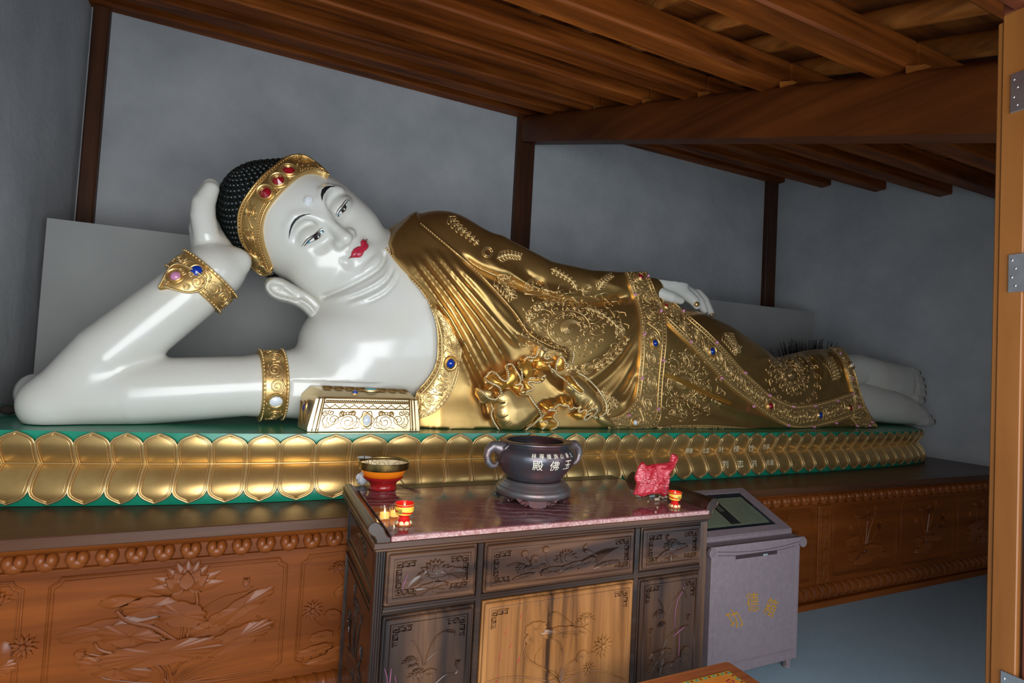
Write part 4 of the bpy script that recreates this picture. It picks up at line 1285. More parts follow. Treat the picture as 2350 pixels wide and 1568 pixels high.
FOLDS = [(many(cB, q), hgt, w, tp) for q, hgt, w, tp in [
    ([(130, 330), (350, 640), (480, 860), (600, 1100), (650, 1180)], .030, 8, .12), ([(190, 330), (420, 620), (560, 840), (690, 1070), (740, 1120)], .034, 8, .12),
    ([(240, 290), (480, 590), (640, 800), (770, 1000), (820, 1070)], .034, 8, .12), ([(310, 300), (560, 590), (740, 800), (890, 960)], .032, 8, .12),
    ([(400, 330), (640, 600), (810, 810), (960, 940)], .026, 8, .14), ([(470, 400), (720, 650), (860, 830), (1000, 930)], .016, 8, .16), ([(560, 460), (780, 690), (930, 870), (1100, 945)], .016, 7, .1),
    ([(90, 330), (280, 620), (430, 860), (560, 1110), (620, 1200)], .016, 7, .12),
    # crease under the arm and folds of the sleeve
    ([(470, 330), (580, 420), (700, 480), (850, 540), (1050, 612), (1250, 655), (1420, 650), (1590, 610)], -.035, 9, .1), ([(740, 400), (840, 470), (930, 540), (1060, 580), (1240, 610)], .018, 8, .25), ([(880, 440), (960, 500), (1060, 545)], -.014, 7, .3),
    ([(1300, 480), (1420, 520), (1520, 560), (1590, 600)], .010, 7, .3), ([(620, 330), (740, 420), (860, 470)], .014, 9, .3),
    # drapery pulled to the hem band
    ([(1650, 700), (1560, 880), (1400, 1030), (1180, 1130)], -.014, 9, .25), ([(1640, 850), (1540, 1030), (1380, 1190), (1260, 1260)], -.016, 9, .25), ([(1630, 780), (1540, 960), (1390, 1110), (1220, 1200)], .018, 10, .25),
    ([(1640, 950), (1560, 1120), (1460, 1250), (1400, 1310)], .016, 9, .25), ([(1630, 1060), (1570, 1200), (1500, 1300)], -.012, 8, .25), ([(1640, 1120), (1590, 1250), (1530, 1340)], .012, 8, .25), ([(1000, 1060), (1120, 1200), (1240, 1330)], .014, 9, .2),
    # inner robe below the chest border
    ([(480, 900), (560, 1090), (640, 1250), (680, 1420)], -.03, 9, .1), ([(430, 840), (530, 1080), (610, 1240)], .014, 9, .2)]]
SK_FOLDS = [(many(cF, q), hgt, w, .2) for q, hgt, w in [
    ([(200, 270), (300, 330), (350, 420)], .018, 6), ([(300, 255), (430, 330), (480, 450), (480, 560)], .016, 6), ([(390, 240), (520, 330), (570, 450), (560, 600)], -.014, 6), ([(440, 230), (570, 320), (640, 450), (620, 620)], .018, 6),
    ([(530, 215), (660, 330), (720, 470), (700, 640)], .014, 6), ([(620, 205), (740, 300), (820, 450), (810, 640)], -.012, 6), ([(660, 200), (800, 320), (880, 500)], .012, 6), ([(-200, 620), (-60, 660), (100, 640)], .014, 7), ([(-120, 330), (-20, 300), (60, 290)], .012, 6)]]
SK_FOLDS += [(many(cC, q), hgt, w, .2) for q, hgt, w in [([(820, 560), (900, 640), (1030, 690)], .018, 7), ([(860, 620), (960, 680), (1060, 720)], -.014, 6), ([(360, 760), (560, 870), (680, 930), (900, 1010), (1200, 1110)], .022, 7), ([(400, 850), (620, 1000), (900, 1080)], -.010, 8), ([(700, 950), (850, 1010), (1000, 1080)], .014, 8)]]


def robe_shell(name, poly, off, folds, lo, hi, h, extra=None, parent=None, mt=None):
    f = Field(lo, hi, h)
    add_torso(f)
    if extra: extra(f)
    ijk, P = f.band(off, .17)
    px = proj(P)
    facing = np.clip((3.72 - P[:, 1]) / .12, 0, 1)
    disp = ridge(px, folds) * facing
    base = f.val[ijk] - off - disp
    sd = poly_sd(px, poly)
    dist = (P - CAM) @ MC[2]
    edge = sd * dist / FPX
    f.val -= off
    # thin the cloth to the body at the clipped edge and round it over
    f.val[ijk] = smax(base.astype(np.float32), edge.astype(np.float32), .012)
    # everything well outside the outline is dropped too
    far = np.ones(f.val.shape, bool); far[ijk] = False
    ins = far & (f.val < 0)
    q = np.argwhere(ins)
    if len(q):
        Pq = f.lo + f.h * q
        e = poly_sd(proj(Pq), poly) * ((Pq - CAM) @ MC[2]) / FPX
        f.val[tuple(q.T)] = np.maximum(f.val[tuple(q.T)], e)
    f.val = np.maximum(f.val, (ZG - .002) - f.z)
    V, Q = f.mesh()
    print(name, f.n, len(V))
    return V, Q

def step(px, poly, hgt, w=5.0):
    sd = poly_sd(px, poly)
    return hgt * np.clip(.5 - sd / (2 * w), 0, 1) ** 1.5
_old_ridge = ridge
def outer_disp(px, folds):
    d = _old_ridge(px, folds)
    return d + step(px, SHAWL, .034) + step(px, DRAPE2, .05, 6)
ridge = outer_disp
Vr, Qr = robe_shell('robe', OUTER_POLY, .032, FOLDS, (.45, 3.02, ZG - .012), (3.75, 4.16, 2.72), .0115)
ridge = _old_ridge
robe = fast_mesh('outer_robe', Vr, Qr, M['gold_robe'], statue)
robe['label'] = 'gold outer robe with deep folds and engraved rosettes'
Vs, Qs = robe_shell('skirt', ROBE_POLY, .010, SK_FOLDS, (2.35, 3.02, ZG - .012), (6.2, 4.16, 2.3), .0125)
# keep the skirt only where it shows beside the outer robe
keep = (proj(Vs)[:, 0] > 1385)[Qs].all(1)
skirt = fast_mesh('under_robe', Vs, Qs[keep], M['gold_robe'], statue)
bm = bmesh.new(); bm.from_mesh(skirt.data); bmesh.ops.delete(bm, geom=[v for v in bm.verts if not v.link_faces], context='VERTS'); bm.to_mesh(skirt.data); bm.free()

# left hand lying on the thigh
HYL = 3.46
fh = Field((2.6, 3.2, 1.7), (3.9, 3.85, 2.3), .0085)
H_ = lambda x, y, dy=0: atY(x, y, HYL + dy)
fh.chain([H_(1480, 662), H_(1515, 656), H_(1556, 660)], [.082, .085, .07], .03)
fh.ell(H_(1535, 656, .05), (.16, .13, .065), .04)
fh.chain([H_(1545, 652, .16), H_(1590, 667, .16), H_(1614, 690, .15), H_(1630, 717, .13)], [.062, .054, .047, .032], .02)
fh.chain([H_(1550, 656, .085), H_(1588, 676, .075), H_(1606, 694, .07), H_(1616, 712, .06)], [.058, .05, .042, .03], .02)
fh.chain([H_(1545, 664, -.005), H_(1575, 676, -.02), H_(1592, 690, -.03), H_(1599, 702, -.035)], [.058, .048, .042, .03], .02)
fh.chain([H_(1540, 650, .235), H_(1582, 660, .24), H_(1604, 680, .23), H_(1616, 702, .21)], [.052, .046, .04, .028], .02)
fh.chain([H_(1510, 672, -.07), H_(1540, 682, -.10), H_(1562, 690, -.10)], [.05, .042, .03], .02)
Vh, Qh = fh.mesh()
lhand = fast_mesh('hand', Vh, Qh, M['skin'], statue); lhand['label'] = 'white left hand resting on the thigh'

# feet
def foot(pts, toes, nm):
    f = Field((4.6, 3.1, ZG - .02), (6.6, 4.0, 2.1), .0105)
    X, z1, z0, yc, b = [], [], [], [], []
    for px, top, bot, Y, bb in pts:
        p = atY(px, top, Y); q = atY(px, bot, Y); X.append(p[0]); z1.append(p[2]); z0.append(q[2]); yc.append(Y); b.append(bb)
    X, z1, z0, yc, b = map(np.array, (X, z1, z0, yc, b))
    f.loft(X, yc, (z1 + z0) / 2, b, (z1 - z0) / 2, .03, 2.3)
    for (xa, ya, xb, yb, r, Y) in toes:
        f.chain([atY(xa, ya, Y), atY((xa + xb) / 2, (ya + yb) / 2 - 1, Y - .02), atY(xb, yb, Y)], [r, r * .92, r * .8], .014)
    f.val = np.maximum(f.val, (ZG + .001) - f.z)
    V, Q = f.mesh()
    o = fast_mesh('foot', V, Q, M['skin'], statue); o['label'] = nm
    for (xa, ya, xb, yb, r, Y) in toes:
        e = atY(xb, yb, Y)
        MB().ball((e[0] + r * .35, e[1] - r * .62, e[2] + r * .1), (r * .42, r * .2, r * .45), 8, 6).build('toenail', M['nail'], o, angle=None)
    return o
foot([(1915, 812, 905, 3.52, .18), (1960, 812, 888, 3.50, .17), (2000, 822, 902, 3.47, .165), (2040, 832, 914, 3.45, .14), (2075, 840, 922, 3.44, .105), (2092, 845, 925, 3.44, .05)],
     [(2076, 851, 2101, 857, .05, 3.43), (2082, 866, 2108, 872, .052, 3.42), (2086, 882, 2112, 888, .052, 3.42), (2086, 898, 2113, 903, .052, 3.42), (2080, 913, 2107, 919, .066, 3.42)], 'upper white foot with five toes')
foot([(1940, 870, 968, 3.46, .17), (1990, 882, 966, 3.43, .165), (2040, 895, 972, 3.40, .15), (2080, 912, 974, 3.38, .12), (2108, 934, 976, 3.37, .09), (2118, 942, 977, 3.37, .05)],
     [(2100, 950, 2126, 957, .05, 3.36), (2104, 963, 2131, 969, .062, 3.35), (2095, 940, 2115, 946, .042, 3.38)], 'lower white foot lying on the base')
# ================================================================= head: painted features, hair, headband, ear, jewellery
from mathutils import geometry as G2
body = fast_mesh('body', BODYV, BODYQ, M['skin'], statue)
body['label'] = 'white lacquered head, chest and propping arm'


class Surf:
    def __init__(s, *objs):
        V, F, n = [], [], 0
        for v, q in objs:
            V.append(np.asarray(v)); F.append(np.asarray(q) + n); n += len(v)
        s.b = BVHTree.FromPolygons(np.concatenate(V).tolist(), np.concatenate(F).tolist())
        s.o = Vector(CAM)

    def hit(s, x, y, near=None):
        """point and smoothed normal on the surface seen at survey pixel (x, y)"""
        d = Vector(ray(x, y)).normalized()
        l, n, i, dist = s.b.ray_cast(s.o, d)
        if l is None:
            if near is None: return None
            p = s.o + d * (Vector(near) - s.o).length
            l, n, i, dist = s.b.find_nearest(p)
        if n.dot(d) > 0: n = -n
        return np.array(l), np.array(n)


SB = Surf((BODYV, BODYQ))
SR = Surf((Vr, Qr), (Vs, Qs[keep]))
SALL = Surf((BODYV, BODYQ), (Vr, Qr), (Vs, Qs[keep]))


def lift(surf, P, off):
    out = []; near = None; nrm = []
    for p in P:
        h = surf.hit(p[0], p[1], near)
        if h is None: out.append(None); nrm.append(None); continue
        near = h[0]; out.append(h[0]); nrm.append(h[1])
    ok = [i for i, o in enumerate(out) if o is not None]
    if not ok: return None, None
    for i in range(len(out)):
        if out[i] is None:
            j = min(ok, key=lambda k: abs(k - i)); 
            dd = ray(*P[i]); out[i] = CAM + dd * (np.linalg.norm(out[j] - CAM) / np.linalg.norm(dd)); nrm[i] = nrm[j]
    return np.array(out) + np.array(nrm) * off, np.array(nrm)


def decal(name, poly, surf, off, mt, parent, stepn=2.2, label=None, dome=0.0, rim=True):
    """painted or inlaid patch: a polygon traced on the survey, laid on the surface"""
    poly = resample(poly, max(12, int(np.linalg.norm(np.diff(np.vstack([poly, poly[:1]]), axis=0), axis=1).sum() / stepn)), True)
    lo, hi = poly.min(0), poly.max(0)
    gx, gy = np.meshgrid(np.arange(lo[0], hi[0], stepn * 1.6), np.arange(lo[1], hi[1], stepn * 1.6))
    pts = np.stack([gx.ravel(), gy.ravel()], 1)
    sd = poly_sd(pts, poly); pts = pts[sd < -stepn * .7]
    n = len(poly); allp = np.vstack([poly, pts])
    r = G2.delaunay_2d_cdt([Vector(p) for p in allp], [], [list(range(n))], 1, 1e-4)
    P2 = np.array([tuple(v) for v in r[0]])
    W, NN = lift(surf, P2, off)
    if W is None: return None
    if dome:
        sdd = np.clip(-poly_sd(P2, poly) / (-poly_sd(allp, poly)).max(), 0, 1)
        W = W + NN * (dome * np.sqrt(sdd))[:, None]
    F = [tuple(f) for f in r[2]]
    V = W.tolist()
    if rim:
        m = len(V); E = {}
        for f in F:
            for a, b in zip(f, f[1:] + f[:1]): E[(a, b)] = 1
        be = [e for e in E if (e[1], e[0]) not in E]
        bi = {}
        for a, b in be:
            for q in (a, b):
                if q not in bi: bi[q] = len(V); V.append((W[q] - NN[q] * (off + .004)).tolist())
        F += [(b, a, bi[a], bi[b]) for a, b in be]
    o = mesh(name, V, F, mt, parent)
    if label: o['label'] = label
    return o


class Strip:
    """band between two traced edges, laid on a surface; maps (u, v, d) to space"""
    def __init__(s, A, B, surf, nu, nv, off, edge=.012, prof=None):
        A, B = spline(A, nu), spline(B, nu)
        s.P = np.zeros((nu, nv, 3)); s.N = np.zeros((nu, nv, 3))
        for i in range(nu):
            t = np.linspace(0, 1, nv)[:, None]
            w, n = lift(surf, A[i] * (1 - t) + B[i] * t, off)
            if w is None: continue
            s.P[i], s.N[i] = w, n
        good = [i for i in range(nu) if np.abs(s.N[i]).sum() > 0]
        g0, g1 = good[0], good[-1] + 1
        for i in range(g0, g1):
            if i not in good: s.P[i], s.N[i] = s.P[i - 1], s.N[i - 1]
        s.P, s.N = s.P[g0:g1], s.N[g0:g1]; nu = g1 - g0
        # smooth the normals and the depth a little so that the band is not nervous
        for _ in range(2):
            for X in (s.P, s.N):
                X[1:-1] = X[1:-1] * .5 + (X[:-2] + X[2:]) * .25
        s.N /= np.linalg.norm(s.N, axis=2)[..., None] + 1e-9
        if prof is not None: s.P += s.N * prof(np.linspace(0, 1, nv))[None, :, None]
        s.off = off; s.nu, s.nv = nu, nv
        mid = s.P[:, nv // 2]
        s.cl = np.r_[0, np.cumsum(np.linalg.norm(np.diff(mid, axis=0), axis=1))]; s.L = s.cl[-1]
        s.W = float(np.median(np.linalg.norm(s.P[:, -1] - s.P[:, 0], axis=1)))

    def at(s, x, v, d=0.0):
        """x metres along, v 0..1 across"""
        i = float(np.interp(x, s.cl, np.arange(s.nu))); j = min(max(v, 0), 1) * (s.nv - 1)
        i0 = min(int(i), s.nu - 2); j0 = min(int(j), s.nv - 2); a, b = i - i0, j - j0
        f = lambda X: X[i0, j0] * (1 - a) * (1 - b) + X[i0 + 1, j0] * a * (1 - b) + X[i0, j0 + 1] * (1 - a) * b + X[i0 + 1, j0 + 1] * a * b
        return f(s.P) + f(s.N) * d

    def build(s, name, mt, parent, sink=None, label=None):
        sink = s.off + .006 if sink is None else sink
        G = np.concatenate([(s.P[:, :1] - s.N[:, :1] * sink), s.P, (s.P[:, -1:] - s.N[:, -1:] * sink)], 1)
        mb = MB().grid(G)
        for e in (0, -1):
            k = G.shape[1]; mb.add(np.vstack([G[e], G[e] - np.vstack([s.N[e][:1], s.N[e], s.N[e][-1:]]) * sink]), [(i, i + 1, k + i + 1, k + i) for i in range(k - 1)])
        o = mb.build(name, mt, parent, angle=60)
        if label: o['label'] = label
        return o

    def line(s, mb, pts, r, n=4, d=None):
        W = np.array([s.at(x, v, r * .3 if d is None else d) for x, v in pts]); mb.tube(W, r, n)

    def beads(s, mb, v, pitch, r):
        for x in np.arange(pitch / 2, s.L, pitch): mb.ball(s.at(x, v, r * .35), r, 5, 4)

    def rails(s, mb, vs, r, n=60):
        for v in vs: s.line(mb, [(x, v) for x in np.linspace(0, s.L, n)], r)

    def vine(s, mb, v0, v1, r, pitch=None, leaves=True, phase=0):
        """running scroll: alternating spirals on a wavy stem with comma leaves"""
        W = s.W * (v1 - v0); vc = (v0 + v1) / 2
        pitch = pitch or W * .95; n = max(1, int(round(s.L / pitch))); pitch = s.L / n
        T = lambda x, y: (x, vc + y / s.W)
        for k in range(n):
            sg = 1 if (k + phase) % 2 else -1
            cx, cy = (k + .5) * pitch, sg * W * .06; R = min(W * .36, pitch * .40)
            th = np.linspace(0, 2.35 * 2 * math.pi, 34); rad = R * (1 - .88 * (th / th[-1]) ** .8)
            sp = [T(cx - rad_ * math.cos(t), cy + sg * rad_ * math.sin(t)) for rad_, t in zip(rad, th)]
            ent = [T(k * pitch, -sg * W * .38), T(k * pitch + pitch * .05, -sg * W * .2)]
            s.line(mb, ent + sp, r)
            if leaves:
                for t in np.linspace(.4, 4.6, 7):
                    a = T(cx - R * 1.08 * math.cos(t), cy + sg * R * 1.08 * math.sin(t)); b = T(cx - R * 1.34 * math.cos(t + .16), cy + sg * R * 1.34 * math.sin(t + .16)); c = T(cx - R * 1.32 * math.cos(t + .42), cy + sg * R * 1.32 * math.sin(t + .42))
                    if all(v0 - .02 < q[1] < v1 + .02 for q in (a, b, c)): s.line(mb, [a, b, c], r * .8, 3)
                for t in (.5, 2.1): s.line(mb, [T(cx + R * .3 * math.cos(t), cy + R * .3 * math.sin(t)), T(cx + R * .62 * math.cos(t + .5), cy + R * .62 * math.sin(t + .5)), T(cx + R * .7 * math.cos(t + 1.0), cy + R * .7 * math.sin(t + 1.0))], r * .8, 3)


def disc_on(P, Nn, up, rx, ry, prof, seg=16):
    """turned boss on a surface: prof = (radius fraction, height) from the rim in"""
    Nn = Nn / np.linalg.norm(Nn); t = np.cross(up, Nn); t /= np.linalg.norm(t); b = np.cross(Nn, t)
    mb = MB(); G = []
    for f, hh in prof:
        G.append([P + t * (rx * f * math.cos(a)) + b * (ry * f * math.sin(a)) + Nn * hh for a in np.linspace(0, 2 * math.pi, seg + 1)])
    mb.grid(np.array(G)); return mb


def gem(surf, x, y, rx, ry, mt, parent, setting=True, name='gem', label=None, off=0.0, up=(0, 0, 1), facet=False):
    h = surf.hit(x, y)
    if h is None: return
    P, Nn = h; P = P + Nn * off; up = np.array(up, float)
    if setting:
        mb = disc_on(P, Nn, up, rx * 1.75, ry * 1.75, [(1.06, -.004), (1.04, .005), (.95, .008), (.86, .004), (.76, .0035), (.72, .009), (.64, .011), (.58, .006)], 18)
        mb.build('gem_setting', M['gold'], parent, angle=60)
    pr = [(1.0, -.002), (.97, .006), (.72, .014), (.35, .019), (.02, .020)] if not facet else [(1.0, -.002), (.98, .006), (.02, .024)]
    mb = disc_on(P, Nn, up, rx, ry, pr, 8 if facet else 14)
    o = mb.build(name, mt, parent, angle=10 if facet else 60)
    if label: o['label'] = label
    return o

# --- painted features
brs = many(cH, [(232, 785), (240, 650), (275, 530), (330, 445), (400, 395), (480, 370), (608, 367), (500, 386), (420, 420), (350, 475), (300, 545), (265, 625), (245, 720)])
decal('eyebrow', brs, SB, .003, M['black'], statue, label='black painted eyebrow above the right eye')
bls = many(cA, [(1190, 455), (1180, 400), (1190, 358), (1220, 333), (1260, 324), (1307, 330), (1258, 337), (1228, 362), (1203, 402)])
decal('eyebrow', bls, SB, .003, M['black'], statue, label='black painted eyebrow above the left eye')
EYES = [dict(w=[(490, 888), (545, 815), (600, 765), (650, 722), (700, 684), (750, 648), (782, 628), (808, 660), (790, 682), (760, 722), (720, 760), (660, 792), (600, 817), (540, 852)],
             i=[(636, 752), (690, 702), (745, 664), (758, 690), (735, 742), (695, 775), (655, 792)], b=[[(762, 640), (785, 630), (797, 652), (772, 680)], [(562, 800), (582, 824), (522, 850)]],
             k=[(776, 634), (790, 628), (814, 660), (800, 668)], u=[(488, 890), (545, 813), (620, 748), (700, 684), (752, 646), (784, 627)], l=[(445, 895), (500, 815), (560, 755), (640, 710), (720, 640), (762, 600), (795, 605)],
             lo=[(535, 853), (600, 820), (660, 795), (720, 763), (762, 724), (792, 684)], dot=(710, 735)),
        dict(w=[(1040, 412), (1040, 368), (1080, 308), (1120, 252), (1160, 203), (1192, 165), (1222, 152), (1196, 192), (1172, 250), (1150, 302), (1105, 347), (1060, 378)],
             i=[(1080, 302), (1122, 254), (1156, 214), (1168, 250), (1150, 302), (1106, 347)], b=[[(1042, 345), (1060, 377), (1028, 392)], [(1176, 172), (1190, 168), (1182, 196)]],
             k=[(1036, 380), (1050, 385), (1042, 418)], u=[(1036, 412), (1040, 366), (1080, 306), (1122, 250), (1160, 201), (1194, 162), (1226, 150)], l=[(1010, 390), (1015, 340), (1050, 280), (1100, 230), (1140, 170), (1170, 140), (1225, 135)],
             lo=[(1060, 380), (1106, 349), (1152, 303), (1174, 250), (1190, 200)], dot=(1132, 280))]
M['eye_white'] = mat('eye_white_paint', (.80, .78, .72), .2)
def pline(name, P, r, mt, parent, off=.002):
    Q = spline(many(cH, P), 22); W, _ = lift(SB, Q, off)
    mb = MB(); mb.tube(W, r * np.sin(np.linspace(.35, 2.8, 22)), 5); return mb.build(name, mt, parent, angle=None)
for e, nm in zip(EYES, ('right', 'left')):
    o = decal('eye', many(cH, e['w']), SB, .0025, M['eye_white'], statue, 1.3, label='half-closed painted %s eye' % nm)
    decal('iris', many(cH, e['i']), SB, .0045, M['iris'], o, 1.0)
    for bb in e['b']: decal('eye_corner', many(cH, bb), SB, .0042, M['blue_paint'], o, .9)
    decal('eye_corner', many(cH, e['k']), SB, .0050, M['black'], o, .9)
    pline('upper_lash_line', e['u'], .0042, M['black'], o); pline('lid_line', e['l'], .0030, M['brown_line'], o, .001); pline('lower_lash_line', e['lo'], .0018, M['brown_line'], o, .002)
    W, NN = lift(SB, [cH(*e['dot'])], .006); MB().ball(W[0], (.005, .002, .005), 8, 6).build('eye_glint', M['eye_white'], o, angle=None)
lips = many(cH, [(1218, 1088), (1252, 1042), (1263, 985), (1298, 935), (1350, 905), (1412, 890), (1406, 820), (1428, 786), (1460, 777), (1490, 800), (1511, 766), (1502, 828), (1537, 880), (1532, 920), (1500, 957), (1467, 977), (1442, 1030), (1412, 1065), (1370, 1080), (1300, 1080), (1255, 1082)])
lo_ = decal('lips', lips, SB, .003, M['lip'], statue, 1.6, label='red painted lips', dome=.008)
M['lip_dark'] = mat('lip_parting_line', (.27, .012, .03), .25)
Q = spline(many(cH, [(1222, 1085), (1300, 1040), (1370, 985), (1430, 935), (1470, 870), (1500, 800)]), 24); W, _ = lift(SB, Q, .0105)
MB().tube(W, .0022 * np.sin(np.linspace(.4, 2.8, 24)) + .0006, 5).build('lip_line', M['lip_dark'], lo_, angle=None)
g = SB.hit(*cH(552, 150)); mb = disc_on(g[0], g[1], HU, .030, .025, [(1.0, -.003), (1.0, .006), (.72, .020), (.02, .024)], 9)
mb.build('forehead_crystal', M['crystal'], statue, angle=10)['label'] = 'clear faceted crystal on the forehead'

# --- hair: cap of small curls
HAIR_POLY = [(400, 300), (640, 300), (752, 405)] + many(cA, [(1180, 232), (1110, 215), (1040, 215), (960, 262), (860, 350), (770, 450), (712, 540), (682, 640), (680, 720), (694, 820), (730, 930), (770, 1010), (760, 1052), (835, 1115), (700, 1110), (700, 1240), (640, 1300)]) + [(560, 720), (400, 720)]
fhair = Field(HO - .62, HO + .62, .009)
for c, r in (((-.095, .055, -.06), (.325, .378, .38)), ((-.06, -.16, -.13), (.30, .27, .27)), ((-.01, .035, .02), (.330, .312, .28))):
    fhair.ell(hp(*c), r, .04, HAX)
ijk, P_ = fhair.band(0, .30)
fhair.val[ijk] = np.maximum(fhair.val[ijk], (poly_sd(proj(P_), HAIR_POLY) * ((P_ - CAM) @ MC[2]) / FPX).astype(np.float32))
q = hl(P_)
Vha, Qha = fhair.mesh()
hair = fast_mesh('hair', Vha, Qha, M['hair'], statue); hair['label'] = 'black hair of tight snail-shell curls'
SH = Surf((Vha, Qha))
mb = MB(); nC = 1900
for k in range(nC):
    zf = 1 - 2 * (k + .5) / nC; a = k * 2.399963; rr_ = math.sqrt(1 - zf * zf)
    d = HAX.T @ np.array([rr_ * math.cos(a), zf, rr_ * math.sin(a)])
    o_ = Vector(hp(-.08, .02, -.08)); l, n, i, dist = SH.b.ray_cast(o_ + Vector(d) * .9, -Vector(d))
    if l is None or poly_sd(proj(np.array(l))[None], HAIR_POLY)[0] > -4: continue
    mb.ball(np.array(l), .017, 7, 5)
mb.build('curls', M['hair'], hair, angle=None)

# --- headband
SBH = Surf((BODYV, BODYQ), (Vha, Qha))
HB_O = many(cA, [(590, 920), (580, 860), (530, 780), (508, 680), (512, 560), (548, 470), (612, 375), (700, 272), (800, 190), (880, 128), (960, 101), (1040, 106), (1110, 150), (1180, 210), (1232, 262)])
HB_I = many(cA, [(775, 1030), (745, 945), (706, 835), (688, 720), (694, 640), (722, 550), (782, 460), (872, 360), (970, 272), (1050, 228), (1115, 222), (1160, 232), (1190, 240), (1215, 252), (1237, 268)])
hb = Strip(HB_O, HB_I, SB, 70, 9, .026, prof=lambda t: .010 * np.sin(math.pi * t) ** .5)
hb_o = hb.build('headband', M['gold'], statue, label='gilded filigree headband set with red gems')
mb = MB(); hb.rails(mb, (.02, .98), .0075, 70); hb.rails(mb, (.16, .84), .0035, 70); hb.beads(mb, .09, .017, .0062); hb.beads(mb, .91, .017, .0062)
hb.vine(mb, .2, .8, .0048, .15); mb.build('filigree', M['gold'], hb_o, angle=None)
lobe = many(cA, [(540, 868), (590, 862), (650, 900), (700, 955), (740, 1000), (775, 1010), (775, 1030), (745, 1048), (705, 1045), (650, 1010), (612, 960), (585, 915)])
lb = decal('side_scroll', lobe, SBH, .034, M['gold'], hb_o, 2.5, dome=.014)
Q = spline(many(cA, [(548, 872), (600, 930), (640, 985), (700, 1030), (745, 1030), (750, 1000), (715, 965), (680, 955), (655, 975), (665, 1000), (690, 1000)]), 40); W, _ = lift(SBH, Q, .048); MB().tube(W, .006, 6).build('scroll_line', M['gold_line'], lb, angle=None)
SHB = Surf((hb.P.reshape(-1, 3), [(i * 9 + j, (i + 1) * 9 + j, (i + 1) * 9 + j + 1, i * 9 + j + 1) for i in range(69) for j in range(8)]))
for (x, y) in ((712, 387), (818, 284), (906, 198)):
    gem(SHB, *cA(x, y), .030, .030, M['ruby'], hb_o, True, 'gem', None, .004, HU, True)

# --- ear with a long lobe
EO = many(cA, [(832, 1112), (780, 1106), (730, 1112), (700, 1140), (690, 1175), (702, 1225), (755, 1285), (830, 1318), (905, 1335), (1000, 1375), (1070, 1440), (1105, 1500), (1135, 1520), (1170, 1500), (1242, 1418), (1225, 1380), (1188, 1328), (1100, 1252), (1000, 1195), (930, 1158), (880, 1130)])
EY = 3.50
def ear_pt(p, d=0.0):
    y = EY + .00018 * (p[0] - 640) ; q = atY(p[0], p[1], y)
    v = CAM - q; v /= np.linalg.norm(v); return q + v * d
EOs = spline(EO, 72, True)
dE, _ = poly_dist(EOs, EO)
pts_in = []
gx, gy = np.meshgrid(np.arange(600, 760, 3.2), np.arange(630, 752, 3.2)); pp = np.stack([gx.ravel(), gy.ravel()], 1)
sdp = poly_sd(pp, EOs); pp = pp[sdp < -2.4]
allp = np.vstack([EOs, pp]); r_ = G2.delaunay_2d_cdt([Vector(p) for p in allp], [], [list(range(len(EOs)))], 1, 1e-4)
P2 = np.array([tuple(v) for v in r_[0]])
sd = -poly_sd(P2, EOs)
conch = many(cA, [(745, 1190), (775, 1175), (830, 1180), (880, 1205), (935, 1245), (1000, 1290), (940, 1285), (880, 1275), (820, 1262), (770, 1235)])
sc_ = poly_sd(P2, spline(conch, 40, True))
hgt = .060 * np.clip(sd / 9, 0, 1) ** .5 - .045 * np.clip(.5 - sc_ / 7, 0, 1) + ridge(P2, [(many(cA, [(800, 1225), (850, 1200), (900, 1225), (985, 1290), (1080, 1350), (1150, 1440)]), .030, 4, .15), (many(cA, [(820, 1115), (760, 1130), (722, 1165), (730, 1215), (790, 1265), (900, 1300), (1010, 1345)]), .018, 4, .1), (many(cA, [(1000, 1240), (1090, 1310), (1160, 1390)]), -.012, 4, .2)])
V = [ear_pt(p, h_) for p, h_ in zip(P2, hgt)]; F = [tuple(f) for f in r_[2]]; nV = len(V)
V += [ear_pt(p, -.10) + np.array([.03, .10, 0]) for p in P2[:len(EOs)]]
F += [(i, (i + 1) % len(EOs), nV + (i + 1) % len(EOs), nV + i) for i in range(len(EOs))]
eo = mesh('ear', V, F, M['skin'], statue); eo['label'] = 'white right ear with a long stretched lobe'
bm = bmesh.new(); bm.from_mesh(eo.data); bmesh.ops.recalc_face_normals(bm, faces=bm.faces); bm.to_mesh(eo.data); bm.free()
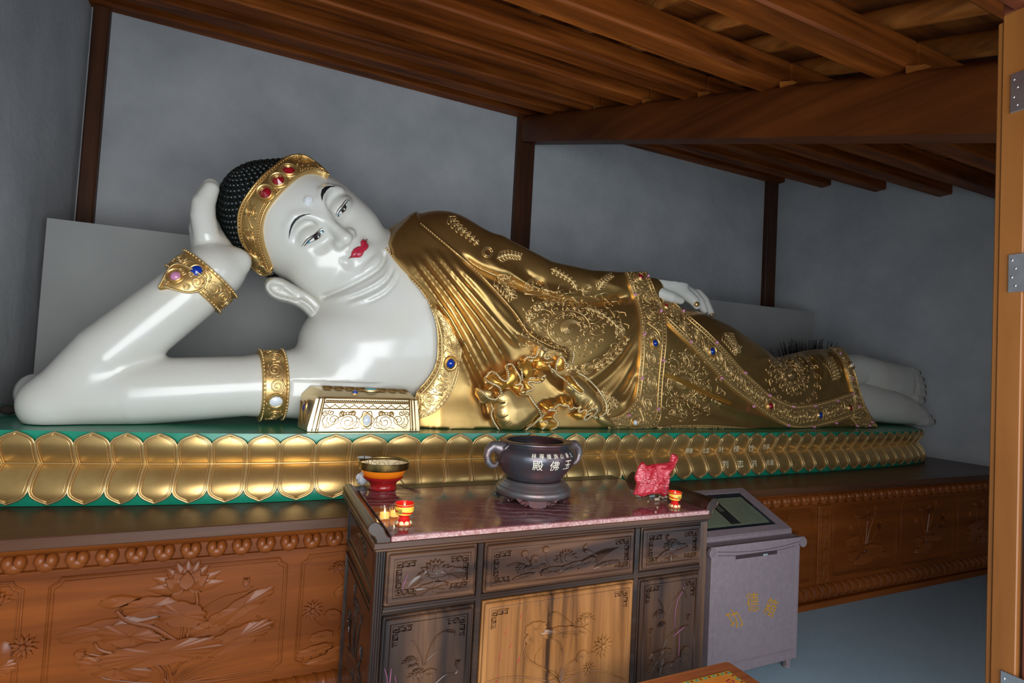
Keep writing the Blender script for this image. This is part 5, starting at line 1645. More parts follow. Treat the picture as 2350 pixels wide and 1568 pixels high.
# ================================================================= robe borders, engraved rosettes, ruffles
def band_part(name, A, B, nu, nv, off, label, vr=(.2, .8), r=.0042, rails=(.03, .13, .87, .97), beads=(.08, .92), gems=(), pitch=None, phase=0, mt='gold', surf=None):
    st = Strip(A, B, surf or SR, nu, nv, off, prof=lambda t: .004 * np.sin(math.pi * t) ** .5)
    o = st.build(name, M[mt], statue, label=label)
    mb = MB(); st.rails(mb, rails, .0042, max(30, nu)); st.vine(mb, vr[0], vr[1], r, pitch, True, phase)
    for v in beads: st.beads(mb, v, .024, .0062)
    rnb = random.Random(len(name)); W_ = st.W * (vr[1] - vr[0]); nn_ = int(st.L / .034); rows = max(2, int(W_ / .036))
    for k in range(nn_):
        for j in range(rows):
            x = (k + .5 + rnb.uniform(-.3, .3)) * st.L / nn_; v = vr[0] + (vr[1] - vr[0]) * (j + .5 + rnb.uniform(-.3, .3)) / rows
            a0 = rnb.uniform(0, 6.28); q = rnb.uniform(.006, .011)
            st.line(mb, [(x + q * math.cos(a0 + t), v + q * math.sin(a0 + t) / st.W) for t in (0, .8, 1.6, 2.4, 3.2)], r * .7, 3)
    mb.build('scroll_relief', M['gold_line'], o, angle=None)
    fine = MB()
    for v in (rails[0] + rails[1]) / 2, (rails[2] + rails[3]) / 2:
        if v in beads: continue
        wv = (rails[1] - rails[0]) * .30
        for x in np.arange(.02, st.L, .042):
            st.line(fine, [(x, v - wv), (x + .012, v + wv * .6), (x + .024, v + wv), (x + .026, v), (x + .016, v - wv * .3)], .0026, 3)
    if fine.V: fine.build('border_curl', M['gold_line'], o, angle=None)
    for (x, y, r_, m) in gems: gem(surf or SR, x, y, r_, r_ * 1.12, M[m], o, m != 'pinkgem', off=off + .006)
    return o, st
VL = many(cV, [(206, 112), (225, 150), (250, 230), (275, 300), (300, 370), (322, 440), (335, 510), (343, 600), (345, 680), (340, 850), (330, 960), (320, 1070), (300, 1200), (275, 1270), (230, 1320), (160, 1380), (60, 1412), (10, 1420)])
VR = many(cV, [(408, 112), (420, 140), (442, 190), (480, 290), (540, 400), (565, 470), (576, 540), (581, 700), (572, 800), (560, 900), (548, 1000), (540, 1080), (530, 1250), (526, 1380), (505, 1455), (440, 1510), (250, 1530), (60, 1505)])
band_part('hem_band', VL, VR, 90, 9, .012, 'gold filigree border down the front edge of the outer robe', (.16, .84), .0048,
          rails=(.02, .15, .85, .98), beads=(.085, .915),
          gems=[(*cV(340, 155), .021, 'ruby'), (*cV(470, 738), .021, 'sapphire'), (*cV(290, 298), .0095, 'pinkgem'), (*cV(373, 658), .0105, 'pinkgem'), (*cV(352, 1052), .0105, 'pinkgem'), (*cV(526, 462), .0105, 'pinkgem'), (*cV(543, 888), .0105, 'pinkgem'), (*cV(498, 1330), .0105, 'pinkgem'), (*cV(235, 1387), .0095, 'pinkgem'), (*cV(410, 150), .009, 'pinkgem'), (*cV(288, 1450), .018, 'crystal'), (*cV(300, 1505), .009, 'pinkgem')])
DU = many(cC, [(335, 243), (430, 290), (520, 370), (650, 480), (760, 590), (860, 700), (960, 800), (1050, 880), (1150, 940), (1250, 968), (1400, 950), (1520, 915), (1628, 878)])
DL = many(cC, [(372, 405), (450, 485), (560, 592), (660, 702), (760, 812), (860, 902), (960, 972), (1080, 1062), (1180, 1112), (1280, 1132), (1400, 1115), (1520, 1085), (1615, 1052)])
band_part('diagonal_band', DU, DL, 100, 9, .014, 'wide gold filigree border sweeping down the under robe to the ankles', (.2, .8), .0048,
          rails=(.02, .17, .83, .98), beads=(.095, .905),
          gems=[(*cV(566, 420), .021, 'ruby'), (*cC(675, 608), .023, 'sapphire'), (*cC(1066, 976), .023, 'ruby'), (*cC(1400, 1036), .023, 'sapphire'), (*cC(1602, 988), .019, 'ruby')] +
               [(*cC(x, y), .0105, 'pinkgem') for x, y in ((485, 352), (533, 545), (705, 552), (738, 785), (898, 750), (954, 978), (1062, 903), (1185, 1102), (1220, 980), (1366, 974), (1358, 1112), (1518, 942), (1510, 1088))])
KL = many(cF, [(690, 195), (770, 255), (840, 350), (890, 480), (925, 600), (950, 700), (960, 800), (940, 900), (920, 980), (960, 1030), (1010, 1090)])
KR = many(cF, [(850, 200), (905, 290), (950, 390), (992, 500), (1022, 620), (1060, 745), (1100, 850), (1150, 950), (1190, 1010), (1230, 1055), (1262, 1092)])
band_part('ankle_band', KL, KR, 60, 7, .010, 'gold filigree border around the ankles', (.15, .85), .0046, rails=(.03, .16, .84, .97), beads=(.09, .91),
          gems=[(*cF(932, 392), .02, 'crystal')] + [(*cF(x, y), .0105, 'pinkgem') for x, y in ((700, 192), (810, 270), (938, 538), (945, 710), (1018, 848), (990, 1060), (1130, 1060), (1160, 1020))])
HU_ = many(cC, [(330, 1118), (420, 1104), (560, 1100), (700, 1104), (860, 1116), (1050, 1130)])
HL_ = many(cC, [(255, 1150), (380, 1172), (520, 1172), (680, 1164), (860, 1150), (1045, 1142)])
band_part('lower_hem_band', HU_, HL_, 50, 6, .016, 'narrow gold border along the bottom of the under robe', (.15, .85), .0042, rails=(.03, .16, .84, .97), beads=(), gems=[(*cC(556, 1128), .021, 'sapphire')])
CI = NECK[8:] + [(958, 915), (957, 940), (957, 962)]
CO = many(cB, [(345, 700), (400, 752), (432, 800), (455, 850), (478, 920), (490, 985), (487, 1050), (475, 1110), (455, 1180), (430, 1240), (400, 1290), (360, 1335), (310, 1372), (228, 1400)])
band_part('chest_band', CI, CO, 60, 7, .012, 'gold filigree border beside the bare chest', (.15, .85), .0046, rails=(.0, .12, .88, 1.0), beads=(.06, .94), gems=[(*cB(425, 1045), .024, 'sapphire')])
# beaded neckline and shawl edges
def bead_edge(path, surf, name, r=.0068, off=.006, pitch=.019, parent=None, mt='gold_line'):
    Q = spline(path, 200); W, _ = lift(surf, Q, off); W = resample(W, max(4, int(np.linalg.norm(np.diff(W, axis=0), axis=1).sum() / pitch)))
    mb = MB(); mb.tube(W, r * .6, 5)
    for p in W: mb.ball(p, r, 5, 4)
    return mb.build(name, M[mt], parent or statue, angle=None)
bead_edge(NECK[1:], SALL, 'neckline_beading', .0075)
bead_edge(SHAWL_R[1:], SR, 'shawl_beading', .006, .002)


def engrave(name, lines, r, label=None, surf=None, parent=None, mt='gold_line'):
    mb = MB()
    for L in lines:
        L = np.asarray(L, float)
        if len(L) < 2: continue
        P, ok = [], True
        for p in L:
            h = (surf or SR).hit(p[0], p[1])
            if h is None: ok = False; break
            P.append(h[0] + h[1] * r * .2)
        if not ok or len(P) < 2: continue
        P = np.array(P)
        if np.linalg.norm(np.diff(P, axis=0), axis=1).max() > .25: continue
        mb.tube(P, r, 4)
    if not mb.V: return
    o = mb.build(name, M[mt], parent or robe, angle=None)
    if label: o['label'] = label
    return o


def aff(c, rx, ry, rot=0):
    ca, sa = math.cos(rot), math.sin(rot)
    def f(P):
        P = np.asarray(P, float); x, y = P[:, 0] * rx, P[:, 1] * ry
        return np.stack([c[0] + x * ca - y * sa, c[1] + x * sa + y * ca], 1)
    return f
def arc(r, a0, a1, n=14, c=(0, 0)): t = np.linspace(a0, a1, n); return np.stack([c[0] + r * np.cos(t), c[1] + r * np.sin(t)], 1)
def spiral(c, r0, r1, a0, a1, n=18): t = np.linspace(a0, a1, n); r = np.linspace(r0, r1, n); return np.stack([c[0] + r * np.cos(t), c[1] + r * np.sin(t)], 1)
def rosette(c, rx, ry, rot=0, rings=1.0):
    """formal flower: whorled heart, scalloped ring, outer wreath of curls"""
    f = aff(c, rx, ry, rot); L = []
    for k in range(5): L.append(f(spiral((.05, 0), .06 + .05 * k, .10 + .05 * k, .6 * k, .6 * k + 4.3, 14)))
    for k in range(9):
        a = k * .698; L.append(f(arc(.13, a - 1.5, a + 1.5, 9, (.40 * math.cos(a), .40 * math.sin(a)))))
        L.append(f(arc(.06, a - 1.4, a + 2.4, 8, (.40 * math.cos(a), .40 * math.sin(a)))))
    L.append(f(arc(.60, 0, 6.283, 40)))
    for k in range(22):
        a = k * .2856 + .1; rr0 = .50 if k % 2 else .66
        L.append(f(arc(.055, a + 1.2 * (k % 3), a + 1.2 * (k % 3) + 3.4, 6, (rr0 * math.cos(a), rr0 * math.sin(a)))))
    for k in range(12):
        a = k * .5236
        c0 = (.74 * math.cos(a), .74 * math.sin(a)); s = 1 if k % 2 else -1
        L.append(f(spiral(c0, .13, .02, a, a + s * 7.5, 18)))
        e = a + .26; L.append(f([(.63 * math.cos(e), .63 * math.sin(e)), (.76 * math.cos(e + .05), .76 * math.sin(e + .05)), (.92 * math.cos(e - .02), .92 * math.sin(e - .02)), (1.0 * math.cos(e - .1), 1.0 * math.sin(e - .1))]))
        L.append(f(arc(.09, a - 1.3, a + 1.3, 8, (.90 * math.cos(a), .90 * math.sin(a)))))
        for q in (-.13, .13): L.append(f([(.95 * math.cos(a + q), .95 * math.sin(a + q)), (1.03 * math.cos(a + q * 1.2), 1.03 * math.sin(a + q * 1.2)), (1.06 * math.cos(a + q * .6), 1.06 * math.sin(a + q * .6))]))
    return L
def wreath(c, rx, ry, rot, n, a0=0, a1=6.283):
    f = aff(c, rx, ry, rot); L = []
    for k in range(n):
        a = a0 + (a1 - a0) * (k + .5) / n; s = 1 if k % 2 else -1
        L.append(f(spiral((math.cos(a), math.sin(a)), .11, .02, a + 1.6, a + 1.6 + s * 6, 13)))
        L.append(f(arc(1.0 + s * .05, a - .16, a + .10, 5)))
        L.append(f([(1.1 * math.cos(a), 1.1 * math.sin(a)), (1.2 * math.cos(a + .05), 1.2 * math.sin(a + .05)), (1.19 * math.cos(a + .13), 1.19 * math.sin(a + .13))]))
    return L
def rings(c, r): return [np.array(c) + arc(r, 0, 6.283, 18), np.array(c) + arc(r * .68, 0, 6.283, 14)]
def spray(P, w, n=7):
    Q = spline(P, 30); T = np.gradient(Q, axis=0); T /= np.linalg.norm(T, axis=1)[:, None]; Nn_ = np.stack([-T[:, 1], T[:, 0]], 1)
    L = [Q]
    for k in range(n):
        i = int((k + .4) / n * 28); ww = w * (1 - .45 * k / n)
        for s in (-1, 1):
            b = Q[i]; t, nn = T[i], Nn_[i] * s
            L.append(np.array([b, b + t * ww * .3 + nn * ww * .5, b + t * ww * .6 + nn * ww * .85, b + t * ww * .95 + nn * ww * .8, b + t * ww * .95 + nn * ww * .5, b + t * ww * .75 + nn * ww * .5]))
            L.append(np.array([b + t * ww * .1, b + t * ww * .7 + nn * ww * .25, b + t * ww * .95 + nn * ww * .2]))
    return L
def fan(c, r, a0, a1):
    f = aff(c, r, r); L = [f(arc(1, a0, a1, 18)), f(arc(.86, a0, a1, 16)), f(np.vstack([arc(1, a0, a0, 1), arc(1, a1, a1, 1)]))]
    for k in range(7):
        a = a0 + (a1 - a0) * (k + .5) / 7; L.append(f(spiral((.6 * math.cos(a), .6 * math.sin(a)), .15, .02, a, a + 6, 12))); L.append(f([(.15 * math.cos(a), .15 * math.sin(a)), (.42 * math.cos(a), .42 * math.sin(a))]))
    return L
RL = .0042
engrave('rosette', rosette(cB(1190, 822), 82, 68), RL, 'large raised rosette on the hip of the robe')
engrave('wreath', wreath(cB(1215, 830), 108, 88, 0, 22), RL)
for q_ in ((1010, 795, 11), (1236, 675, 9), (1310, 1080, 12.5), (1520, 842, 11), (668, 333, 12), (1305, 570, 11)): engrave('ring_motif', rings(cB(q_[0], q_[1]), q_[2]), RL)
engrave('leaf_spray', spray(many(cB, [(415, 98), (470, 165), (540, 220), (612, 285)]), 14), RL); engrave('leaf_spray', spray(many(cB, [(730, 372), (800, 352), (885, 362)]), 15), RL)
engrave('leaf_spray', spray(many(cB, [(1075, 440), (1150, 480), (1210, 520), (1242, 570)]), 10), RL); engrave('leaf_spray', spray(many(cB, [(1375, 575), (1420, 515), (1470, 478)]), 13), RL)
engrave('leaf_spray', spray(many(cB, [(1165, 1095), (1230, 1075), (1262, 1112)]), 9, 4), RL); engrave('leaf_spray', spray(many(cB, [(1350, 1080), (1420, 1050), (1470, 1010), (1540, 930), (1590, 860)]), 10, 8), RL)
engrave('leaf_spray', spray(many(cB, [(1440, 1390), (1430, 1300), (1400, 1220)]), 18, 6), RL); engrave('leaf_spray', spray(many(cB, [(1500, 1340), (1470, 1290), (1440, 1270)]), 12, 4), RL)
engrave('leaf_spray', spray(many(cB, [(1290, 690), (1400, 730), (1490, 800), (1550, 860)]), 12, 8), RL); engrave('leaf_spray', spray(many(cB, [(920, 780), (990, 690), (1090, 655), (1190, 660)]), 12, 8), RL)
engrave('fan_motif', fan(cB(980, 575), 27, -3.5, .55), RL); engrave('fan_motif', wreath(cB(785, 555), 20, 22, .4, 10) + spray(many(cB, [(720, 480), (780, 550), (830, 630)]), 22, 6), RL)
engrave('rosette', rosette(cB(1925, 1180), 60, 62), RL, 'raised rosette on the under robe beside the long border', parent=skirt); engrave('wreath', wreath(cB(1935, 1185), 80, 70, 0, 18), RL, parent=skirt)
for q_ in ((1957, 1020, 11), (2080, 1217, 10), (1892, 1357, 11)): engrave('ring_motif', rings(cB(q_[0], q_[1]), q_[2]), RL, parent=skirt)
engrave('rosette', rosette(cC(1225, 760), 38, 48, -.35), .0048, 'raised rosette on the shins of the under robe', parent=skirt); engrave('wreath', wreath(cC(1235, 790), 52, 62, -.35, 18), .0048, parent=skirt)
engrave('leaf_spray', spray(many(cC, [(1445, 650), (1490, 710), (1520, 800)]), 12), .0046, parent=skirt); engrave('leaf_spray', spray(many(cC, [(1470, 640), (1520, 720), (1545, 790)]), 9), .0046, parent=skirt)
engrave('leaf_spray', spray(many(cC, [(765, 480), (810, 540), (860, 620)]), 16), .0046, parent=skirt); engrave('leaf_spray', spray(many(cC, [(800, 480), (840, 560), (885, 590)]), 10), .0046, parent=skirt)
# plain sash across the under robe
sash = Strip(many(cB, [(1800, 1105), (1900, 1140), (2050, 1215), (2230, 1295)]), many(cB, [(1800, 1130), (1900, 1172), (2050, 1245), (2230, 1312)]), SR, 30, 5, .006)
sash.build('sash', M['gold_inner'], statue, label='plain gold sash crossing the under robe')

# ruffled cloth ends: lined lobes with beaded edges
def ruffle(polys, edges, base, dome, label=None):
    """polys: (outline, lift, material)"""
    first = None
    for P, up, mtn in polys:
        o = decal('ruffle' if first is None else 'ruffle_fold', spline(many(cR, P), 60, True), SR, base + up, M[mtn], statue if first is None else first, 2.0, dome=dome)
        if o is None: continue
        if first is None:
            first = o
            if label: o['label'] = label
    for E_ in edges:
        Q = spline(many(cR, E_), 150); W, _ = lift(SR, Q, base + .020)
        n = max(4, int(np.linalg.norm(np.diff(W, axis=0), axis=1).sum() / .0155)); W = resample(W, n)
        for _ in range(2): W[1:-1] = W[1:-1] * .5 + (W[:-2] + W[2:]) * .25
        mb = MB(); mb.tube(W, .0085, 5)
        for p in W: mb.ball(p + np.array([0, -.004, 0]), .0078, 5, 4)
        mb.build('beaded_edge', M['gold_pale'], first, angle=None)
ruffle([([(640, 385), (700, 345), (770, 370), (850, 330), (905, 320), (890, 372), (940, 392), (1022, 368), (1032, 420), (965, 488), (1002, 528), (960, 540), (880, 512), (800, 442), (740, 422), (690, 455), (642, 432)], .0, 'gold_inner'),
        ([(848, 212), (905, 235), (938, 288), (900, 330), (880, 375), (828, 372), (822, 300)], .022, 'gold'), ([(1100, 400), (1110, 345), (1150, 345), (1182, 388), (1178, 440), (1235, 400), (1235, 455), (1195, 510), (1120, 505), (1065, 490), (1060, 455)], .012, 'gold_inner'),
        ([(860, 420), (940, 400), (1025, 375), (1025, 420), (930, 445)], .03, 'gold'), ([(612, 520), (690, 492), (775, 512), (725, 568), (655, 612), (605, 585)], .015, 'gold_inner')],
       [[(850, 212), (818, 255), (808, 330), (770, 368), (700, 340), (645, 362), (628, 410), (660, 452), (735, 462), (795, 485), (775, 512), (690, 490), (618, 502), (592, 548), (610, 600), (662, 622), (735, 580), (795, 568), (775, 605), (700, 640), (600, 640)],
        [(850, 212), (905, 232), (942, 290), (898, 330), (900, 372), (942, 388), (995, 350)], [(958, 488), (1000, 535), (1050, 502), (1062, 450), (1102, 392), (1112, 342), (1152, 342), (1184, 385), (1175, 430)], [(1180, 388), (1240, 400), (1232, 462), (1198, 508)], [(1265, 300), (1282, 345), (1265, 382)]], .030, .022, 'upper ruffle of the shawl end')
ruffle([([(205, 692), (260, 657), (340, 690), (402, 680), (436, 600), (490, 556), (548, 590), (550, 650), (492, 702), (498, 746), (580, 728), (620, 752), (596, 820), (560, 860), (490, 800), (420, 720), (330, 780), (230, 735)], .0, 'gold_inner'),
        ([(590, 645), (700, 640), (800, 628), (850, 560), (905, 560), (925, 622), (880, 682), (790, 712), (700, 690), (668, 720), (740, 765), (766, 792), (738, 826), (660, 832), (640, 760), (600, 690)], .010, 'gold_inner'),
        ([(810, 620), (850, 562), (902, 562), (920, 612), (870, 640)], .032, 'gold'), ([(555, 850), (600, 800), (640, 790), (655, 840), (630, 890), (575, 892)], .026, 'gold'), ([(110, 830), (155, 802), (240, 842), (312, 855), (300, 900), (200, 895), (135, 872)], .015, 'gold')],
       [[(132, 872), (105, 832), (150, 800), (235, 842), (312, 855), (340, 812), (300, 768), (222, 742), (203, 692), (260, 655), (340, 692), (402, 682), (432, 605), (484, 556), (545, 582), (552, 645), (490, 702), (500, 752), (580, 725), (622, 752), (592, 802), (560, 852), (590, 892), (642, 872), (662, 832), (742, 826), (767, 790), (730, 762), (682, 746), (665, 702), (722, 690), (805, 712), (882, 682), (924, 620), (902, 560), (850, 560), (812, 612)],
        [(135, 872), (210, 895), (300, 910), (330, 965)]], .034, .020, 'middle ruffle of the shawl end')
ruffle([([(300, 900), (420, 800), (560, 900), (690, 900), (800, 1020), (830, 1100), (770, 1150), (720, 1220), (640, 1252), (580, 1320), (490, 1345), (400, 1290), (340, 1180), (312, 1060), (330, 965)], .004, 'gold'),
        ([(800, 1215), (832, 1110), (880, 1135), (905, 1200), (1000, 1250), (1082, 1275), (1062, 1312), (960, 1352), (882, 1372), (835, 1300)], .016, 'gold_inner'), ([(920, 1020), (990, 982), (1085, 1030), (1062, 1100), (980, 1110), (925, 1072)], .006, 'gold_inner'),
        ([(1150, 1020), (1166, 940), (1215, 922), (1258, 970), (1232, 1060), (1185, 1062)], .012, 'gold_inner'), ([(1296, 1062), (1314, 986), (1365, 962), (1384, 1030), (1340, 1075)], .014, 'gold'), ([(1310, 1152), (1440, 1098), (1478, 1125), (1455, 1200), (1405, 1222), (1350, 1190)], .010, 'gold_inner'),
        ([(905, 1195), (1010, 1160), (1060, 1110), (1082, 1132), (1022, 1165), (1012, 1192), (1060, 1225)], .024, 'gold_inner')],
       [[(300, 905), (332, 962), (310, 1060), (342, 1182), (402, 1290), (490, 1347), (582, 1320), (642, 1250), (722, 1220), (772, 1150), (832, 1100), (884, 1132), (868, 1192), (808, 1240), (855, 1262), (936, 1230), (930, 1292), (850, 1332), (884, 1372), (955, 1360), (1000, 1320), (1075, 1310), (1098, 1260), (1050, 1220), (1008, 1192), (1022, 1160), (1084, 1132), (1062, 1100), (980, 1110), (918, 1070), (930, 1010), (992, 980), (1092, 1022), (1142, 1000), (1160, 930), (1212, 918), (1262, 970), (1240, 1032), (1220, 1082), (1262, 1102), (1302, 1060), (1312, 988), (1364, 958), (1384, 1010), (1402, 1060), (1350, 1112), (1372, 1142), (1442, 1092), (1482, 1112), (1472, 1172), (1420, 1212), (1452, 1242), (1512, 1202), (1565, 1160)],
        [(1565, 1160), (1555, 1090), (1575, 1025), (1630, 1050), (1640, 1110)], [(690, 900), (760, 1020), (830, 1095)]], .040, .012, 'lower ruffle of the shawl end')
ruffle([([(1215, 790), (1320, 735), (1390, 690), (1480, 740), (1560, 830), (1640, 940), (1702, 1050), (1692, 1130), (1650, 1170), (1600, 1090), (1500, 1010), (1380, 940), (1290, 870)], .0, 'gold'), ([(1222, 792), (1262, 755), (1335, 752), (1420, 815), (1430, 862), (1350, 882), (1265, 832)], .021, 'gold_inner')],
       [[(1215, 790), (1262, 832), (1350, 885), (1432, 862), (1420, 808), (1360, 762), (1325, 740)], [(1390, 690), (1480, 742), (1562, 832), (1642, 942), (1704, 1050), (1692, 1132), (1650, 1170)], [(940, 540), (1020, 660), (1120, 740), (1215, 790)]], .045, .018, 'looped fold of the sash end')
ruffle([([(1650, 1180), (1725, 1108), (1905, 1298), (1830, 1312), (1740, 1290), (1680, 1250)], .0, 'gold')], [], .03, .02, 'pointed tail of the sash')

# ---- armlet and bracelet
def arm_ring(name, a, b, R, w, label, gems, flare=.0):
    a, b = np.array(a), np.array(b); ax = (b - a) / np.linalg.norm(b - a); c = (a + b) / 2
    v = np.array([0, -1.0, 0]); v -= ax * (v @ ax); v /= np.linalg.norm(v); t = np.cross(ax, v)
    def at(s, ang, d): return c + ax * s + (v * math.cos(ang) + t * math.sin(ang)) * (R + d + flare * s)
    prof = [(-.5, -.03), (-.5, .010), (-.46, .018), (-.40, .018), (-.37, .009), (0, .012), (.37, .009), (.40, .018), (.46, .018), (.5, .010), (.5, -.03)]
    G = np.array([[at(s * w, an, d) for s, d in prof] for an in np.linspace(0, 2 * math.pi, 57)])
    mb = MB().grid(G); o = mb.build(name, M['gold'], statue, angle=50); o['label'] = label
    rl = MB()
    for s in (-.43, .43):
        for an in np.arange(-1.9, 1.9, .020 / R): rl.ball(at(s * w, an, .018), .0068, 5, 4)
    n = 7; stp = 3.4 / n
    for k in range(n):
        a0 = -1.7 + (k + .5) * stp; sg = 1 if k % 2 else -1
        th = np.linspace(0, 13, 26); rad = .30 * (1 - .85 * th / 13)
        rl.tube([at(w * (sg * .03 + rd * math.sin(q)), a0 + rd * math.cos(q) * w / R * 1.0, .013) for q, rd in zip(th, rad)], .0045, 4)
        for q in (.4, 1.2, 2.0, 2.8):
            rl.tube([at(w * .30 * math.sin(q + u) * sg * (1 + u * .35), a0 + .34 * math.cos(q + u) * w / R, .013) for u in (0, .25, .45)], .0038, 3)
    rl.build('filigree', M['gold_line'], o, angle=None)
    for (an, s, mt_, r) in gems:
        P = at(s * w, an, .012); nn = v * math.cos(an) + t * math.sin(an)
        disc_on(P, nn, ax, r * 1.5, r * 1.5, [(1.05, -.004), (1.0, .006), (.85, .008), (.72, .004)], 16).build('gem_setting', M['gold'], o, angle=60)
        disc_on(P, nn, ax, r, r * 1.15, [(1, .0), (.95, .010), (.5, .018), (.02, .02)], 10).build('gem', M[mt_], o, angle=30)
    return o, at
arm_ring('armlet', A_(588, 884, 3.405), A_(652, 882, 3.425), .182, .135, 'gold filigree armlet around the upper arm', [(.42, 0, 'crystal', .030)], .02)
br, bat = arm_ring('bracelet', A_(440, 668, 3.40), A_(487, 627, 3.41), .158, .135, 'gold filigree bracelet on the wrist of the propping arm', [(-.2, 0.05, 'sapphire', .026)])
pl = decal('bracelet_plate', spline(many(cD, [(960, 278), (985, 235), (1000, 195), (1050, 150), (1085, 135), (1140, 150), (1195, 180), (1228, 205), (1222, 250), (1195, 282), (1140, 298), (1080, 290), (1010, 272)]), 60, True), SB, .022, M['gold'], br, 2.4, dome=.008)
SPL = SB
for q in ([(970, 272), (1000, 225), (1040, 165), (1085, 142), (1150, 160), (1222, 208), (1215, 250), (1190, 276), (1135, 292), (1070, 284), (1005, 270)],):
    W, _ = lift(SB, spline(many(cD, q), 90), .030); m = MB()
    for p in W[::1]: m.ball(p, .006, 5, 4)
    m.tube(W, .0045, 5)
    th = np.linspace(0, 11, 30)
    for (cx, cy, rr2, sg) in ((1180, 235, 32, 1), (1120, 265, 20, -1), (1105, 180, 22, 1), (1010, 245, 16, -1), (1150, 195, 16, -1)):
        Wq, _ = lift(SB, [cD(cx + rr2 * (1 - .85 * t / 11) * math.cos(t), cy + sg * rr2 * (1 - .85 * t / 11) * math.sin(t)) for t in th], .031); m.tube(Wq, .0042, 4)
    m.build('filigree', M['gold_line'], pl, angle=None)
gem(SB, *cD(1063, 208), .026, .026, M['pinkgem'], pl, True, off=.024)
# rings on the fingers of the resting hand
Sh_ = Surf((Vh, Qh))
for (x, y, r) in ((1596, 697, .030), (1631, 722, .022)):
    h = Sh_.hit(x, y, Vh[np.argmin(((proj(Vh) - (x, y)) ** 2).sum(1))])
    mb = MB().ball(h[0] + np.array([.01, -.006, -.004]), (r * .8, r * .55, r * .75), 10, 8); mb.build('finger_nail', M['gold'], lhand, angle=None)

# ---- gilt casket-shaped pillow under the chest
PYF = 3.05
fl = atY(705, 990, PYF); fr = atY(962, 996, PYF); tl = atY(722, 910, PYF + .03); tr = atY(956, 914, PYF + .03)
zb_, zt_ = ZG + .002, (tl[2] + tr[2]) / 2
pil = thing('gilt_pillow', 'gilded casket-shaped pillow with engraved scrolls under the chest of the statue', 'pillow', ((fl[0] + fr[0]) / 2, PYF + .2, zb_))
xa, xb = fl[0], fr[0]
mb = MB(); secs = []
for z, ins in ((zb_, 0), (zb_ + .02, .0), (zt_ - .012, .035), (zt_, .05)):
    secs.append([(xa + ins, PYF + ins * .55, z), (xb - ins * .5, PYF + ins * .55, z), (xb - ins * .5, PYF + .19, z), (xa + ins * .2 - .035, PYF + .19, z)])
G = np.array(secs); G = np.concatenate([G, G[:, :1]], 1); mb.grid(G)
ym = PYF + .19; tp = [(xa + .07, PYF + .06, zt_ + .028), (xb - .05, PYF + .06, zt_ + .020), (xb - .04, ym - .03, zt_ + .03), (xa + .02, ym - .03, zt_ + .045)]
mb.grid(np.array([list(secs[-1]) + [secs[-1][0]], tp + [tp[0]]])); mb.add(tp, [(0, 1, 2, 3)]); mb.add(secs[0], [(3, 2, 1, 0)])
po = mb.build('pillow_body', M['gold_pale'], pil, angle=25); 
def pf(u, v, d):
    """front face: u, v in 0..1"""
    z = zb_ + (zt_ - zb_) * v; ins = .035 * v
    return np.array([xa + ins + (xb - xa - 1.5 * ins) * u, PYF + ins * .55 - d, z])
HW, HH = xb - xa, zt_ - zb_
mb = MB()
def pl_(P, r=.0028, n=None):
    P = np.array(P, float)
    if n: P = spline(P, n)
    mb.tube([pf(u, v, r * .1) for u, v in P], r, 4)
for u in (.035, .085, .915, .965): pl_([(u, .01), (u, .98)], .0036)
for v in (.66, .83, .97): pl_([(.09, v), (.91, v)], .0034)
for k in range(46): pl_([(.062, .02 + k * .0208), (.074, .03 + k * .0208)], .0034); pl_([(.928, .02 + k * .0208), (.942, .03 + k * .0208)], .0034)
for k in range(44): u = .10 + k * .0185; pl_([(u, .85), (u + .007, .92), (u + .013, .88), (u + .009, .86)], .0026)
for k in range(9): u = .1 + k * .09; pl_([(u, .79), (u + .012, .74), (u + .03, .72), (u + .045, .67), (u + .06, .72), (u + .078, .74), (u + .09, .80)], .0026, 14)
for s in (-1, 1):
    T = lambda x, y: (.5 + s * x, y)
    for (cx, cy, r0, a0, turns, sg) in ((.17, .27, .085, 2.6, 2.0, 1), (.30, .34, .06, .4, 1.8, -1), (.10, .20, .05, 1.0, 1.6, -1), (.36, .16, .035, 2.0, 1.5, 1), (.23, .52, .032, 4.0, 1.5, 1), (.33, .54, .03, 1, 1.4, -1), (.13, .52, .03, 0, 1.4, 1), (.38, .50, .03, 2, 1.4, -1)):
        th = np.linspace(0, turns * 6.283, 26); rd = r0 * (1 - .85 * th / th[-1])
        pl_([T(cx + q * math.cos(a0 + sg * t), cy + q * math.sin(a0 + sg * t) * HW / HH * .9) for t, q in zip(th, rd)], .0030)
    pl_([T(.07, .35), T(.12, .46), T(.2, .48), T(.27, .36), T(.3, .18), T(.36, .12), T(.395, .3), T(.38, .42)], .0034, 30)
    pl_([T(.06, .12), T(.12, .08), T(.2, .12), T(.26, .08)], .003, 14)
    for k in range(5): pl_([T(.12 + k * .025, .49), T(.125 + k * .025, .58 - .01 * k), T(.14 + k * .025, .56), T(.145 + k * .025, .49)], .0026, 10)
a = np.linspace(0, 6.283, 40); pl_([(.5 + .062 * (1 + .12 * math.cos(6 * t)) * math.cos(t), .33 + .26 * (1 + .12 * math.cos(6 * t)) * math.sin(t)) for t in a], .003); pl_([(.5 + .048 * math.cos(t), .33 + .2 * math.sin(t)) for t in a], .003)
mb.build('engraved_scrolls', M['gold_engrave'], po, angle=None)
